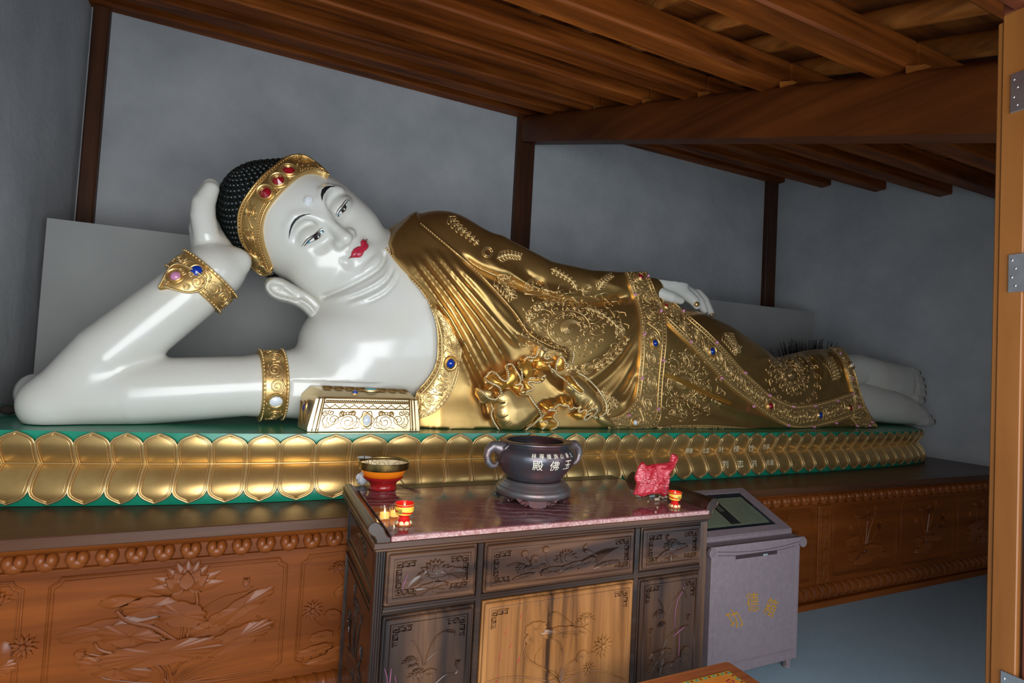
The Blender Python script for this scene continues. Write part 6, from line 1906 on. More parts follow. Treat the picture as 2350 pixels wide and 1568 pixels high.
def pgem(P, nn, rx, ry, m_):
    disc_on(np.array(P), np.array(nn, float), np.array([0, 0, 1.0]) if abs(nn[2]) < .9 else np.array([0, 1.0, 0]), rx * 1.35, ry * 1.35, [(1.0, -.002), (1.0, .006), (.8, .008)], 18).build('gem_setting', M['gold'], po, angle=60)
    disc_on(np.array(P), np.array(nn, float), np.array([0, 0, 1.0]) if abs(nn[2]) < .9 else np.array([0, 1.0, 0]), rx, ry, [(1, 0), (.95, .01), (.5, .016), (.02, .018)], 16).build('gem', M[m_], po, angle=40)
pgem(pf(.5, .33, .001), (0, -1, .05), .022, .030, 'crystal')
q = np.array(tp).mean(0); pgem((q[0] + .03, q[1] - .02, q[2] + .0), (0, 0, 1), .035, .028, 'turquoise'); pgem((q[0] - .06, PYF + .055, zt_ + .018), (0, -.6, .8), .014, .010, 'sapphire')
pgem((xa - .006, PYF + .09, zb_ + .12), (-1, 0, .2), .02, .03, 'sapphire')
mb = MB()
for k in range(8):
    u = k / 8
    for j in range(3):
        P = np.array([tp[0][0] + (tp[1][0] - tp[0][0]) * (u + .06), tp[0][1] + .02 + j * .035, tp[0][2] + (tp[1][2] - tp[0][2]) * u + .010 + j * .004])
        mb.tube([P + np.array([.03 * (1 - t / 12) * math.cos(t), .013 * (1 - t / 12) * math.sin(t), 0]) for t in np.linspace(0, 10, 20)], .003, 4)
for k in range(6): mb.tube([(xa - .03 + .018 * (k % 2), PYF + .04 + k * .022, zb_ + .03 + t * .12) for t in (0, .5, 1)], .0035, 4)
mb.build('top_filigree', M['gold_engrave'], po, angle=None)
# ================================================================= lettering (built-in font, turned into mesh)
def glyphs(body):
    c = bpy.data.curves.new('lettering', 'FONT'); c.body = body; c.resolution_u = 3; c.align_x = 'CENTER'; c.align_y = 'CENTER'
    o = bpy.data.objects.new('lettering', c); C.objects.link(o); bpy.context.view_layer.update()
    me = bpy.data.meshes.new_from_object(o.evaluated_get(bpy.context.evaluated_depsgraph_get()))
    V = np.array([v.co[:2] for v in me.vertices]); F = [tuple(p.vertices) for p in me.polygons]
    bpy.data.objects.remove(o); bpy.data.curves.remove(c); bpy.data.meshes.remove(me)
    c0 = (V.min(0) + V.max(0)) / 2 if len(V) else 0
    return V - c0, F


def write(mb, body, fn, size, rot=0.0, wx=1.0):
    V, F = glyphs(body); V = V * size; V[:, 0] *= wx; ca, sa = math.cos(rot), math.sin(rot)
    W = [fn(x * ca - y * sa, x * sa + y * ca) for x, y in V]
    if any(w is None for w in W): return
    mb.add(W, F)


# engraved donor names on the petals
SLOT = Surf((G_SIDE.reshape(-1, 3), G_SIDE_F))
def on_petal(cx, cy, off=.029):
    def fn(x, y):
        h = SLOT.hit(cx + x, cy - y)
        return None if h is None else h[0] + h[1] * off
    return fn
names = [('顺德', 1574, 1027, 11, .75), ('北滘', 1612, 1027, 11, .75), ('叶', 1648.5, 1025, 14, 1), ('桂', 1682, 1023, 14, 1), ('铨', 1716, 1022, 14, 1), ('合享', 1750, 1019, 11, .75), ('刘', 1657.5, 1067, 15, 1), ('志', 1692, 1066, 15, 1), ('洪', 1723, 1065, 14, 1), ('合家', 1760, 1063, 12, .75)]
for body, x, y, s, wx in names:
    mb = MB(); write(mb, body, on_petal(x, y, .036 if y < 1045 else .030), s, 0, wx)
    if not mb.V: continue
    best = min(PET, key=lambda o: ((proj(np.array([v.co for v in o.data.vertices])).mean(0) - (x, y)) ** 2).sum())
    mb.build('engraved_name', M['name_gold'], best, smooth=False)

# ================================================================= back board, disc, twigs
BY = 4.56
bl, brt = atY(108, 500, BY), atY(1868, 717, BY)
bd = MB(); zt0 = bl[2]; zt1 = atY(1868, 717, BY)[2]
bd.prism([(bl[0], PZ + .002), (brt[0], PZ + .002), (brt[0], zt1), (bl[0], zt0)], lambda u, v, d: (u, BY + .10 * (v - PZ) / 1.5 * 0 + d, v), 0, .018)
tag(bd.build('back_board', M['board'], None, smooth=False), 'long white board standing on the plinth behind the statue, below the grey wall', 'board')
dc = atY(76, 918, 3.86)
mb = MB(); nn = np.array([.55, -.83, .05]); nn /= np.linalg.norm(nn)
dc[2] = ZG + .108
o = disc_on(dc, nn, np.array([0, 0, 1.0]), .086, .104, [(0.01, -.012), (1.0, -.012), (1.02, 0), (1.0, .012), (.97, .013), (.01, .010)], 32).build('round_disc', M['board'], None, angle=40)
o.location.z += (ZG + .001) - min((o.matrix_world @ v.co).z for v in o.data.vertices) if False else 0
tag(o, 'thin white round disc propped up behind the elbow of the statue', 'disc')
mb = MB(); c0 = atY(28, 972, 3.75); rn = random.Random(4)
for k in range(5): mb.ball((c0[0] + rn.uniform(-.03, .05), c0[1] + rn.uniform(-.03, .03), ZG + .022 + rn.uniform(0, .016)), (.035, .03, .024), 8, 6)
tag(mb.build('dark_rag', M['bristle'], None, angle=None), 'small crumpled dark rag on the green base beside the elbow', 'rag')
mb = MB(); rn = random.Random(9)
for k in range(170):
    bx = rn.uniform(1806, 1905); tx = bx + rn.gauss(0, 14) + (bx - 1856) * .28; ty = 782 + rn.uniform(-8, 22) + abs(bx - 1850) * .10
    y = 4.12 + rn.uniform(-.08, .08); a = atY(bx, 850, y); b = atY(tx, ty, y + rn.uniform(-.1, .1)); a[2] = ZG + .012; a[0] = atY(1856 + (bx - 1856) * .5, 840, y)[0]
    mid = (a + b) / 2 + np.array([rn.uniform(-.03, .03), 0, .02]); mb.tube([a, mid, b], [.007, .005, .002], 4)
tag(mb.build('twig_bundle', M['bristle'], None, angle=None), 'bundle of dry dark twigs sticking up behind the ankles of the statue', 'twigs', kind='stuff')

# ================================================================= incense burner on its stand
TB = .9998
bc = atZ(1222, 1146, TB); BX, BYc = bc[0], bc[1]
zr = atY(1228, 1010, BYc)[2]; zbot = atY(1222, 1098, BYc)[2]; zst = atY(1222, 1097, BYc)[2]
print('burner', bc, zr, zbot)
stand = thing('burner_stand', 'dark bronze round stand with pierced scroll feet, under the incense burner', 'stand', (BX, BYc, TB))
H_s = zst - TB
mb = MB().lathe([(.112, H_s * .30), (.158, H_s * .30), (.166, H_s * .40), (.168, H_s * .55), (.163, H_s * .64), (.156, H_s * .68), (.158, H_s * .72), (.152, H_s * .80), (.140, H_s * .86), (.137, H_s * .90), (.140, H_s * .95), (.136, H_s), (.118, H_s * 1.0), (.10, H_s * .97)], (BX, BYc, TB), 48)
mb.build('stand_ring', M['bronze_top'], stand, angle=50)
for k in range(5):
    a = -1.9 + k * 2 * math.pi / 5
    m = MB(); pf_ = lambda t, z, r: (BX + r * math.cos(a + t), BYc + r * math.sin(a + t), TB + z)
    # cloud-shaped foot: broad centre with scrolls to both sides
    out = [(t_ * 1.65, z_) for t_, z_ in [(-.36, .34), (-.31, .22), (-.25, .12), (-.19, .20), (-.15, .14), (-.12, .05), (-.06, .0), (.06, .0), (.12, .05), (.15, .14), (.19, .20), (.25, .12), (.31, .22), (.36, .34), (.365, .48), (-.365, .48)]]
    outer = [pf_(t, z * H_s, .160 + .010 * (z - .2)) for t, z in out]; inner = [pf_(t, z * H_s, .138) for t, z in out]; n = len(out)
    m.add(outer + inner, [tuple(range(n)), tuple(range(2 * n - 1, n - 1, -1))] + [(i, (i + 1) % n, n + (i + 1) % n, n + i) for i in range(n)])
    for s in (-1, 1): m.tube([pf_(s * (.36 + .09 * math.cos(q)), H_s * (.20 + .07 * math.sin(q)), .165) for q in np.linspace(-.5, 4.6, 12)], .0045, 5)
    m.build('scroll_foot', M['bronze'], stand, angle=30)
burner = thing('incense_burner', 'round dark bronze incense burner with elephant-head handles and pale inlaid writing, on the altar table', 'incense burner', (BX, BYc, zst))
H_b = zr - zst
bprof = [(.080, .0), (.118, .012), (.150, .25), (.172, .45), (.180, .60), (.178, .72), (.166, .82), (.152, .885), (.150, .91), (.157, .935), (.163, .96), (.163, .985), (.158, 1.0), (.132, 1.0), (.126, .985), (.128, .93), (.136, .80), (.130, .70)]
bp = [(r, h * H_b if i not in (0,) else .0015) for i, (r, h) in enumerate(bprof)]
bs = spline(bp[1:9], 26).tolist(); full = [bp[0]] + bs + bp[9:]
body_b = MB().lathe(full, (BX, BYc, zst), 56, cap=False); body_b.add([(BX, BYc, zst + .0015)] + [(BX + .08 * math.cos(a), BYc + .08 * math.sin(a), zst + .0015) for a in np.linspace(0, 6.283, 17)[:-1]], [(0, i % 16 + 1, (i + 1) % 16 + 1) for i in range(16)])
body_b.build('bowl', M['bronze'], burner, angle=50)
MB().lathe([(.001, .74 * H_b), (.06, .735 * H_b), (.131, .72 * H_b)], (BX, BYc, zst), 32).build('ash', M['ash'], burner)
def brad(z): 
    zs = [p[1] for p in bs]; rs = [p[0] for p in bs]; return float(np.interp(z, zs, rs))
def on_bowl(ang0, z0, off=.0016):
    def fn(x, y):
        z = z0 + y; r = brad(z) + off; a = ang0 + x / brad(z0)
        return (BX + r * math.cos(a), BYc + r * math.sin(a), zst + z)
    return fn
def zb_px(y): return atY(1240, y, BYc - .17)[2] - zst
for ch, ang in zip('殿佛玉', (-.42, .0, .42)):
    mb = MB(); write(mb, ch, on_bowl(-math.pi / 2 + ang + .02, H_b * .51), .047); mb.build('inlaid_character', M['white_text'], burner, smooth=False)
mb = MB()
for ch, ang in zip('林禪檀旃山華九', np.linspace(-.50, .58, 7)):
    write(mb, ch, on_bowl(-math.pi / 2 + ang, H_b * .745), .0205)
mb.build('inlaid_inscription', M['white_text'], burner, smooth=False)
for s in (-1, 1):
    # elephant head: skull, ears, eye, tusk, trunk curling back to the bowl
    T = lambda o_, y, z: np.array([BX + s * (.150 + o_), BYc + y, zst + H_b * z])
    f = Field(np.minimum(T(-.06, -.07, .2), T(.12, .07, 1.05)), np.maximum(T(-.06, -.07, .2), T(.12, .07, 1.05)), .0034)
    f.ell(T(.012, 0, .80), (.034, .030, .032), .01)
    f.chain([T(.022, 0, .82), T(.052, 0, .86), T(.074, 0, .76), T(.080, 0, .62), T(.074, 0, .46), T(.058, 0, .36), T(.038, 0, .36), T(.030, 0, .43)], [.026, .021, .018, .0155, .014, .0125, .011, .008], .008)
    for q in (-1, 1): f.ell(T(-.004, q * .036, .73), (.024, .008, .032), .006)
    V, Q = f.mesh(); h = fast_mesh('elephant_handle', V, Q, M['bronze_top'], burner)
    for q in (-1, 1):
        MB().ball(T(.018, q * .029, .83), .0055, 8, 6).build('eye', M['bronze'], h, angle=None)
        m = MB()
        for k in range(4): m.tube([T(-.018 + k * .009, q * .0445, .80 - k * .01), T(-.016 + k * .0085, q * .046, .72), T(-.010 + k * .006, q * .044, .645 + .01 * k)], .0022, 4)
        m.build('ear_ribs', M['bronze_top'], h, angle=None)

# ================================================================= oil lamp, cups, candles
def base_at(x, y): p = atZ(x, y, TB); return p[0], p[1]
lx, ly = base_at(878, 1121); sc_l = np.linalg.norm(MC @ (np.array([lx, ly, 1]) - CAM)[:, None] * 0) if False else 1 / ((np.array([lx, ly, 1.0]) - CAM) @ MC[2]) * FPX
px = lambda v: v / sc_l
lamp = thing('oil_lamp', 'red pedestal bowl of amber lamp oil with a brass rim on the altar table', 'oil lamp', (lx, ly, TB))
zl = lambda y: atY(878, y, ly)[2] - TB
MB().lathe([(px(24), .001), (px(31), .001), (px(31.5), .006), (px(30), zl(1116)), (px(29.5), zl(1110)), (px(32), zl(1105)), (px(40), zl(1099)), (px(46), zl(1094)), (px(47), zl(1091)), (px(44), zl(1090)), (px(30), zl(1096))], (lx, ly, TB), 40).build('pedestal', M['red_lacquer'], lamp, angle=45)
MB().lathe([(px(30), zl(1094)), (px(43), zl(1090)), (px(49), zl(1081)), (px(53), zl(1072)), (px(54), zl(1064)), (px(52), zl(1064)), (px(46), zl(1080))], (lx, ly, TB), 40).build('glass_bowl', M['amber'], lamp, angle=50)
MB().lathe([(px(54.5), zl(1074)), (px(56), zl(1074)), (px(57), zl(1071)), (px(57.5), zl(1060)), (px(58), zl(1057.5)), (px(56), zl(1057)), (px(54.2), zl(1060)), (px(54.2), zl(1073))], (lx, ly, TB), 44).build('brass_rim', M['brass'], lamp, angle=40)
MB().lathe([(.0005, zl(1061)), (px(54), zl(1061))], (lx, ly, TB), 32, cap=False).build('oil', M['oil'], lamp)
w_ = atY(836, 1053, ly - .02)
wd = MB().lathe([(.003, -.006), (.022, -.004), (.030, .004), (.032, .006), (.028, .005), (.004, .0)], w_, 24).build('wick_dish', M['steel'], lamp, angle=50)
mb = MB(); mb.tube([w_ + np.array([0, 0, 0]), w_ + np.array([.0, 0, .012]), w_ + np.array([-.004, 0, .026])], [.0022, .0018, .0012], 5); mb.build('wick', M['black'], wd)
mb = MB(); mb.tube([w_ + np.array([.028, -.02, .0]), w_ + np.array([.036, -.03, -.010]), w_ + np.array([.040, -.034, -.022])], .0014, 5); mb.build('hook', M['steel'], wd)
def small_z(x, y, yb): return atY(x, y, yb)[2] - TB
# crumpled white film behind the lamp, and a charred twig
cxw, cyw = base_at(831, 1114)
mb = MB(); rn = random.Random(2); n, m_ = 14, 9
G = np.array([[(cxw + .026 * math.sin(math.pi * j / (m_ - 1)) * math.cos(2 * math.pi * i / n) * (1 + rn.uniform(-.25, .25)), cyw + .02 * math.sin(math.pi * j / (m_ - 1)) * math.sin(2 * math.pi * i / n), TB + .0005 + .030 * (1 - math.cos(math.pi * j / (m_ - 1))) * (1 + (rn.uniform(-.08, .08) if j else 0))) for j in range(m_)] for i in range(n)])
mb.grid(G, close_u=True)
tag(mb.build('crumpled_film', M['white_cloth'], None, angle=20), 'scrap of crumpled white plastic film behind the oil lamp', 'plastic film')
pts = [(*base_at(x, y), TB + .003 + h) for x, y, h in ((916, 1107, .014), (928, 1116, .004), (938, 1122, .0), (952, 1127, .0), (965, 1130, .001))]
tag(MB().tube(spline(pts, 24), np.linspace(.0028, .0014, 24), 5).build('charred_wick', M['black'], None), 'thin bent black wick lying on the granite beside the oil lamp', 'wick')
def candle(x, y, r, hgt, lab):
    cx, cy = base_at(x, y)
    t = thing('candle_glass', lab, 'candle', (cx, cy, TB), 'candles in small glasses')
    MB().lathe([(r * .8, .0006), (r * .93, .001), (r, .006), (r * .95, hgt * .6), (r * 1.0, hgt), (r * .93, hgt), (r * .88, hgt * .6), (r * .9, .008)], (cx, cy, TB), 24).build('glass', M['glass'], t, angle=50)
    MB().lathe([(r * .84, .006), (r * .86, .010), (r * .84, hgt * .52), (.002, hgt * .49)], (cx, cy, TB), 20).build('wax', M['wax'], t, angle=50)
    MB().lathe([(.0006, hgt * .52), (.0024, hgt * .57), (.0030, hgt * .63), (.002, hgt * .72), (.0004, hgt * .80)], (cx, cy, TB), 10).build('flame', M['flame'], t)
candle(882, 1192, .0205, .046, 'lit candle in a clear glass nearest the left scroll rail')
candle(906, 1188, .0205, .046, 'lit candle in a clear glass half hidden behind the painted red cup')
def painted_cup(x, y, r, hgt, lab, rotc):
    cx, cy = base_at(x, y)
    t = thing('painted_cup', lab, 'cup', (cx, cy, TB), 'red painted candle cups')
    pr = [(r * .70, .0006), (r * .88, .001), (r * .90, .006), (r * .80, hgt * .16), (r * .60, hgt * .28), (r * .52, hgt * .36), (r * .60, hgt * .41), (r * .86, hgt * .50), (r * .98, hgt * .64), (r * 1.0, hgt * .80), (r * 1.04, hgt * .95), (r * 1.05, hgt), (r * .98, hgt), (r * .95, hgt * .85), (r * .85, hgt * .60), (r * .3, hgt * .52)]
    MB().lathe(pr, (cx, cy, TB), 36).build('cup_body', M['cup_red'], t, angle=50)
    zs = [p[1] for p in pr[:12]]; rs = [p[0] for p in pr[:12]]; R = lambda z: float(np.interp(z, zs, rs))
    P_ = lambda a, z, o_=.0007: (cx + (R(z) + o_) * math.cos(a), cy + (R(z) + o_) * math.sin(a), TB + z)
    mb = MB(); rn = random.Random(int(x))
    for k in range(105):
        a = k * 2.39996; z = hgt * (.52 + .34 * ((k * .618) % 1)); s = .0034 * rn.uniform(.7, 1.2)
        if abs(((a - rotc + math.pi) % (2 * math.pi)) - math.pi) < .30: continue
        mb.add([P_(a, z, .0016)] + [P_(a + s / r * math.cos(q), z + s * math.sin(q), .0013) for q in np.linspace(0, 6.283, 7)[:-1]], [(0, 1 + i, 1 + (i + 1) % 6) for i in range(6)])
    rim_ = MB()
    for zz in (.97, .02): rim_.tube([P_(q, hgt * zz) for q in np.linspace(0, 6.283, 40)], .0009, 4)
    rim_.build('gold_rim', M['cup_gold'], t, angle=None)
    mb.build('painted_spots', M['cup_red'], t, angle=None)
    MB().lathe([(R(hgt * q) + .0007, hgt * q) for q in np.linspace(.50, .88, 9)], (cx, cy, TB), 36, cap=False).build('gold_ground', M['cup_gold'], t)
    mb = MB()
    for k in range(9):
        a = k * 6.283 / 9
        mb.add([P_(a + .30 * math.cos(q), hgt * (.13 + .08 * math.sin(q)), .001) for q in np.linspace(0, 6.283, 9)[:-1]] + [P_(a, hgt * .13, .002)], [(i, (i + 1) % 8, 8) for i in range(8)])
    mb.build('foot_scallops', M['cup_cream'], t, angle=None)
    mb = MB(); mb.add([P_(rotc + .36 * math.cos(q), hgt * (.68 + .15 * math.sin(q)), .0010) for q in np.linspace(0, 6.283, 13)[:-1]] + [P_(rotc, hgt * .68, .0012)], [(i, (i + 1) % 12, 12) for i in range(12)]); mb.build('gold_field', M['cup_gold'], t)
    mb = MB(); write(mb, '福', lambda u, v: P_(rotc + u / r, hgt * .68 + v, .0022), hgt * .26); mb.build('fu_character', M['black'], t, smooth=False)
    MB().lathe([(r * .80, hgt * .60), (r * .88, hgt * .74), (.002, hgt * .73)], (cx, cy, TB), 24).build('wax', M['wax'], t)
    MB().lathe([(.0006, hgt * .76), (.0026, hgt * .80), (.0030, hgt * .84), (.002, hgt * .91), (.0004, hgt * .97)], (cx, cy, TB), 10).build('flame', M['flame'], t)
painted_cup(926, 1203, .0335, .076, 'red painted candle cup with gold spots beside the two candle glasses', -math.pi / 2 - .75)
painted_cup(1548, 1164, .0275, .068, 'red painted candle cup with gold spots in front of the red plastic bag', -math.pi / 2 - .05)

# ================================================================= red bag, peanuts and sweets
cG = lambda x, y: (1430 + x / 9.2217, 1030 + y / 9.2235)
gx_, gy_ = base_at(*cG(640, 905)); gy_ = 2.04; cG = (lambda f0: (lambda x, y: (f0(x, y)[0] - 4, f0(x, y)[1] + 8 * min(max((f0(x, y)[1] - 1085) / 40, 0), 1))))(cG)
BO = many(cG, [(250, 872), (285, 800), (318, 700), (292, 645), (283, 575), (330, 450), (368, 345), (428, 275), (492, 298), (520, 350), (650, 330), (800, 302), (960, 296), (1012, 285), (1040, 190), (1062, 98), (1130, 112), (1188, 150), (1196, 205), (1150, 272), (1130, 385), (1082, 450), (1012, 540), (980, 640), (972, 740), (1012, 798), (1020, 832), (940, 915), (885, 958), (850, 905), (780, 882), (650, 890), (500, 920), (432, 950), (335, 912), (262, 895)])
BOs = resample(BO, 110, True); print('bag', gx_, gy_)
a_, b_ = np.meshgrid(np.arange(BOs[:, 0].min(), BOs[:, 0].max(), 1.7), np.arange(BOs[:, 1].min(), BOs[:, 1].max(), 1.7)); pp = np.stack([a_.ravel(), b_.ravel()], 1); pp = pp[poly_sd(pp, BOs) < -1.0]
r_ = G2.delaunay_2d_cdt([Vector(p) for p in np.vstack([BOs, pp])], [], [list(range(110))], 1, 1e-4); P2 = np.array([tuple(v) for v in r_[0]])
inner_d = np.clip(-poly_sd(P2, BOs), 0, 30)
rid = [(many(cG, q), h, w, .2) for q, h, w in [([(270, 860), (360, 700), (440, 590)], .010, 2.2), ([(440, 700), (560, 540), (640, 400), (700, 340)], .014, 2.6), ([(560, 720), (620, 600), (660, 480), (640, 380)], .008, 2), ([(600, 880), (680, 740), (760, 650)], .012, 2.2), ([(680, 760), (800, 640), (850, 620)], .009, 2), ([(860, 620), (930, 450), (1010, 350), (1100, 240), (1130, 150)], .014, 3), ([(900, 780), (960, 640), (1000, 540)], .012, 2.4), ([(430, 440), (420, 560), (400, 640)], .007, 2.5), ([(720, 340), (800, 350), (900, 330)], .009, 2.2), ([(760, 420), (860, 430), (900, 400)], .009, 2.2), ([(480, 880), (520, 800), (620, 760)], .008, 2.4), ([(860, 930), (900, 860), (960, 820)], .010, 2.6), ([(380, 880), (430, 800)], .008, 2.4)]]
rn_ = np.random.default_rng(5)
bulge = .030 * np.sqrt(inner_d / 30) + ridge(P2, rid) + .0035 * np.sin(P2[:, 0] * 1.1 + P2[:, 1] * .55) * np.sin(P2[:, 1] * .8 - P2[:, 0] * .35) + rn_.normal(0, .0011, len(P2))
Vf = [atY(p[0], p[1], gy_ - .006) + np.array([0, -h, 0]) for p, h in zip(P2, bulge)]
Vb = [atY(p[0], p[1], gy_ + .004) + np.array([0, h * .9, 0]) for p, h in zip(P2, .04 * np.sqrt(inner_d / 30) + rn_.normal(0, .001, len(P2)))]
n = len(Vf); F = [tuple(f) for f in r_[2]]
Vall = np.array(Vf + Vb); Vall[:, 2] = np.maximum(Vall[:, 2], TB + .0004); low_ = Vall[:, 2] < TB + .07; Vall[low_, 0] = np.minimum(Vall[low_, 0], 1.812)
print('bag extents', Vall.min(0), Vall.max(0))
o = mesh('plastic_bag', Vall, F + [tuple(i + n for i in f[::-1]) for f in F] + [(i, (i + 1) % 110, n + (i + 1) % 110, n + i) for i in range(110)], M['plastic_red'])
bm = bmesh.new(); bm.from_mesh(o.data); bmesh.ops.recalc_face_normals(bm, faces=bm.faces); bm.to_mesh(o.data); bm.free()
cG = lambda x, y: (1430 + x / 9.2217, 1030 + y / 9.2235)
tag(o, 'crumpled translucent red plastic bag standing at the right end of the altar table', 'plastic bag')
def peanut(x, y, L, rot, mt, nm, lab, cat, grp, h=0.0):
    L = L * 1.45; h = h * 1.3
    cx, cy = base_at(*cG(x, y)); r = L * .26; ca, sa = math.cos(rot), math.sin(rot)
    P = [(-L * .5, .25), (-L * .42, .75), (-L * .25, 1.0), (0, .82), (L * .25, 1.0), (L * .42, .75), (L * .5, .25)]
    mb = MB().tube([(cx + t * ca, cy + t * sa, TB + r + .0004 + h) for t, _ in P], [r * q for _, q in P], 9)
    tag(mb.build(nm, M[mt], None, angle=60), lab, cat, grp)
for i, (x, y, L, rot, h) in enumerate([(745, 985, .017, .9, 0), (785, 1010, .018, -.5, .004), (825, 1062, .017, 1.2, 0), (880, 1050, .018, -.6, 0), (780, 1055, .014, .2, .002), (835, 1010, .016, .3, .007), (545, 968, .016, .4, 0), (620, 935, .018, 1.0, .004), (590, 985, .014, -.3, 0)]):
    peanut(x, y, L, rot, 'nut', 'peanut', 'peanut in the small heap in front of the red plastic bag', 'peanut', 'peanuts in front of the red bag', h)
peanut(712, 1108, .021, .1, 'nut', 'peanut', 'single peanut lying apart in front of the others', 'peanut', None)
peanut(335, 1030, .019, -.5, 'nut', 'peanut', 'peanut at the front of the foil sweets left of the red bag', 'peanut', None); peanut(445, 1000, .018, .5, 'nut', 'peanut', 'peanut at the right of the foil sweets left of the red bag', 'peanut', None)
def sweet(x, y, L, rot, mt, lab, grp=None, h=0.0):
    L = L * 1.4
    cx, cy = base_at(*cG(x, y)); r = L * .27; ca, sa = math.cos(rot), math.sin(rot)
    P = [(-L * .62, .9), (-L * .5, .5), (-L * .36, .25), (-L * .26, .8), (0, 1.0), (L * .26, .8), (L * .36, .25), (L * .5, .5), (L * .62, .9)]
    mb = MB().tube([(cx + t * ca, cy + t * sa, TB + r + .0006 + h) for t, _ in P], [r * q for _, q in P], 8); tag(mb.build('wrapped_sweet', M[mt], None, angle=30), lab, 'sweet', grp)
sweet(370, 975, .021, .3, 'wrap_blue', 'foil-wrapped sweet at the left foot of the red bag'); sweet(405, 955, .018, 1.3, 'wrap_blue', 'pale blue foil sweet tucked under the left edge of the red bag', None, .002)
sweet(650, 985, .018, .4, 'wrap_blue', 'silver-blue foil sweet between the two heaps of peanuts'); sweet(700, 935, .020, -.3, 'wrap_yellow', 'yellow wrapped sweet behind the heap of peanuts'); sweet(610, 1035, .015, .1, 'wrap_blue', 'flat scrap of foil wrapper in front of the middle peanuts')
cx, cy = base_at(*cG(985, 925)); mb = MB(); mb.prism([(-.022, 0), (.020, .0), (.012, .016), (.004, .024), (-.006, .016)], lambda u, v, d: (cx + u, cy + .02 + d + v * .2, TB + .0005 + v), 0, .005)
tag(mb.build('wrapper', M['wrap_green'], None, smooth=False), 'lime green wrapper poking out behind the right cup', 'wrapper')
for (x, y, lab) in ((725, 1252, 'small white grain of rice behind the front edge of the granite top'), (690, 1350, 'flat white seed near the front edge of the granite top'), (530, 1125, 'tiny white crumb left of the single peanut')):
    cx, cy = base_at(*cG(x, y)); tag(MB().ball((cx, cy, TB + .0022), (.005, .003, .002), 8, 6).build('seed', M['cup_cream'], None, angle=None), lab, 'seed')

# ================================================================= donation box with a sloping notice case
DY = 2.139
xl_, xr_ = 2.166, atY(1837, 1245, DY)[0]
dbox = thing('donation_box', 'mauve painted metal donation box with a coin slot, between altar table and plinth', 'donation box', ((xl_ + xr_) / 2, 2.35, 0))
DYb = 2.60; zf = .052
ztl, ztr = atY(1640, 1258, DY)[2], atY(1840, 1228, DY)[2]; ztop = (ztl + ztr) / 2
mb = MB().box((xl_, DY, zf), (xr_, DYb, ztop - .012), .004)
body_d = mb.build('box_body', M['box_paint'], dbox)
fd = lambda u, v, d: (u, DY - d, v)
def DP(x, y): p = atY(1590 + x / 7.833, 1100 + y / 7.835, DY); return (p[0], p[2])
mb = MB()
zlow = zf + .055
r_line(mb, [(xl_ + .028, zlow), (xr_ - .028, zlow)], .004, fd, 6, depth=.1); r_line(mb, [(xr_ - .028, zlow), (xr_ - .028, ztop - .075)], .004, fd, 6, depth=.1); r_line(mb, [(xl_ + .028, zlow), (xl_ + .028, ztop - .075)], .003, fd, 6, depth=-.4)
mb.build('panel_bead', M['box_paint'], body_d)
# curved crest with scroll ends
n = 24; us = np.linspace(xl_ - .020, xr_ + .020, n)
top = [ztop + .0 for u in us]; bot = [ztop - .030 - .024 * math.sin(math.pi * (u - us[0]) / (us[-1] - us[0])) for u in us]
mb = MB(); A = [fd(u, t, .010) for u, t in zip(us, top)]; B_ = [fd(u, t, .010) for u, t in zip(us, bot)]; A2 = [fd(u, t, -.004) for u, t in zip(us, top)]; B2 = [fd(u, t, -.004) for u, t in zip(us, bot)]
mb.grid(np.array([A, B_])); mb.grid(np.array([A2, A])); mb.grid(np.array([B_, B2]))
cr = mb.build('crest', M['box_paint'], dbox, angle=40)
m = MB(); r_line(m, [(u, t + .010) for u, t in zip(us, bot)], .0012, lambda u, v, d: (u, DY - .0105, v), 4); r_line(m, [(u, t - .012) for u, t in zip(us[2:-2], bot[2:-2])], .0012, lambda u, v, d: (u, DY - .0005, v), 4); m.build('groove_lines', M['box_dark'], cr, angle=None)
for s, xc in ((-1, xl_ - .004), (1, xr_ + .008)):
    m = MB(); m.prism([(xc + .026 * math.cos(a), ztop - .030 + .026 * math.sin(a)) for a in np.linspace(0, 6.283, 21)[:-1]], lambda u, v, d: (u, DY - d, v), -.004, .014)
    m.tube([(xc + (.021 - .0016 * t) * math.cos(s * t + 1.6), DY - .015, ztop - .030 + (.021 - .0016 * t) * math.sin(s * t + 1.6)) for t in np.linspace(0, 11, 40)], .0026, 5)
    m.build('scroll_end', M['box_paint'], cr, angle=40)
a, b = DP(770, 1405), DP(1512, 1313); mb = MB().box((a[0], DY - .0015, (a[1] + b[1]) / 2 - .010), (b[0], DY + .002, (a[1] + b[1]) / 2 + .010)); mb.build('coin_slot', M['box_dark'], body_d, smooth=False)
a = DP(1300, 1352); MB().box((a[0] - .018, DY - .006, a[1] - .004), (a[0] + .016, DY - .001, a[1] + .004), .002).build('banknote', M['wrap_blue'], body_d)
for x in (xl_ + .03, xr_ - .06):
    for y in (DY + .012, DYb - .05): MB().box((x, y, 0), (x + .03, y + .03, zf + .004), .004).lathe([(.012, .0), (.022, .004), (.012, .018)], (x + .015, y + .015, 0), 12).build('foot', M['box_paint'], dbox, angle=40)
chars = [('功', 1685, 1421, 50, .50), ('德', 1727, 1382, 48, .06), ('箱', 1769, 1394, 46, -.42)]
for ch, x, y, s, rt in chars:
    mb = MB(); write(mb, ch, lambda u, v: tuple(atY(x + u, y - v, DY - .0015)), s, rt, .62); mb.build('painted_character', M['gold_text'], body_d, smooth=False)
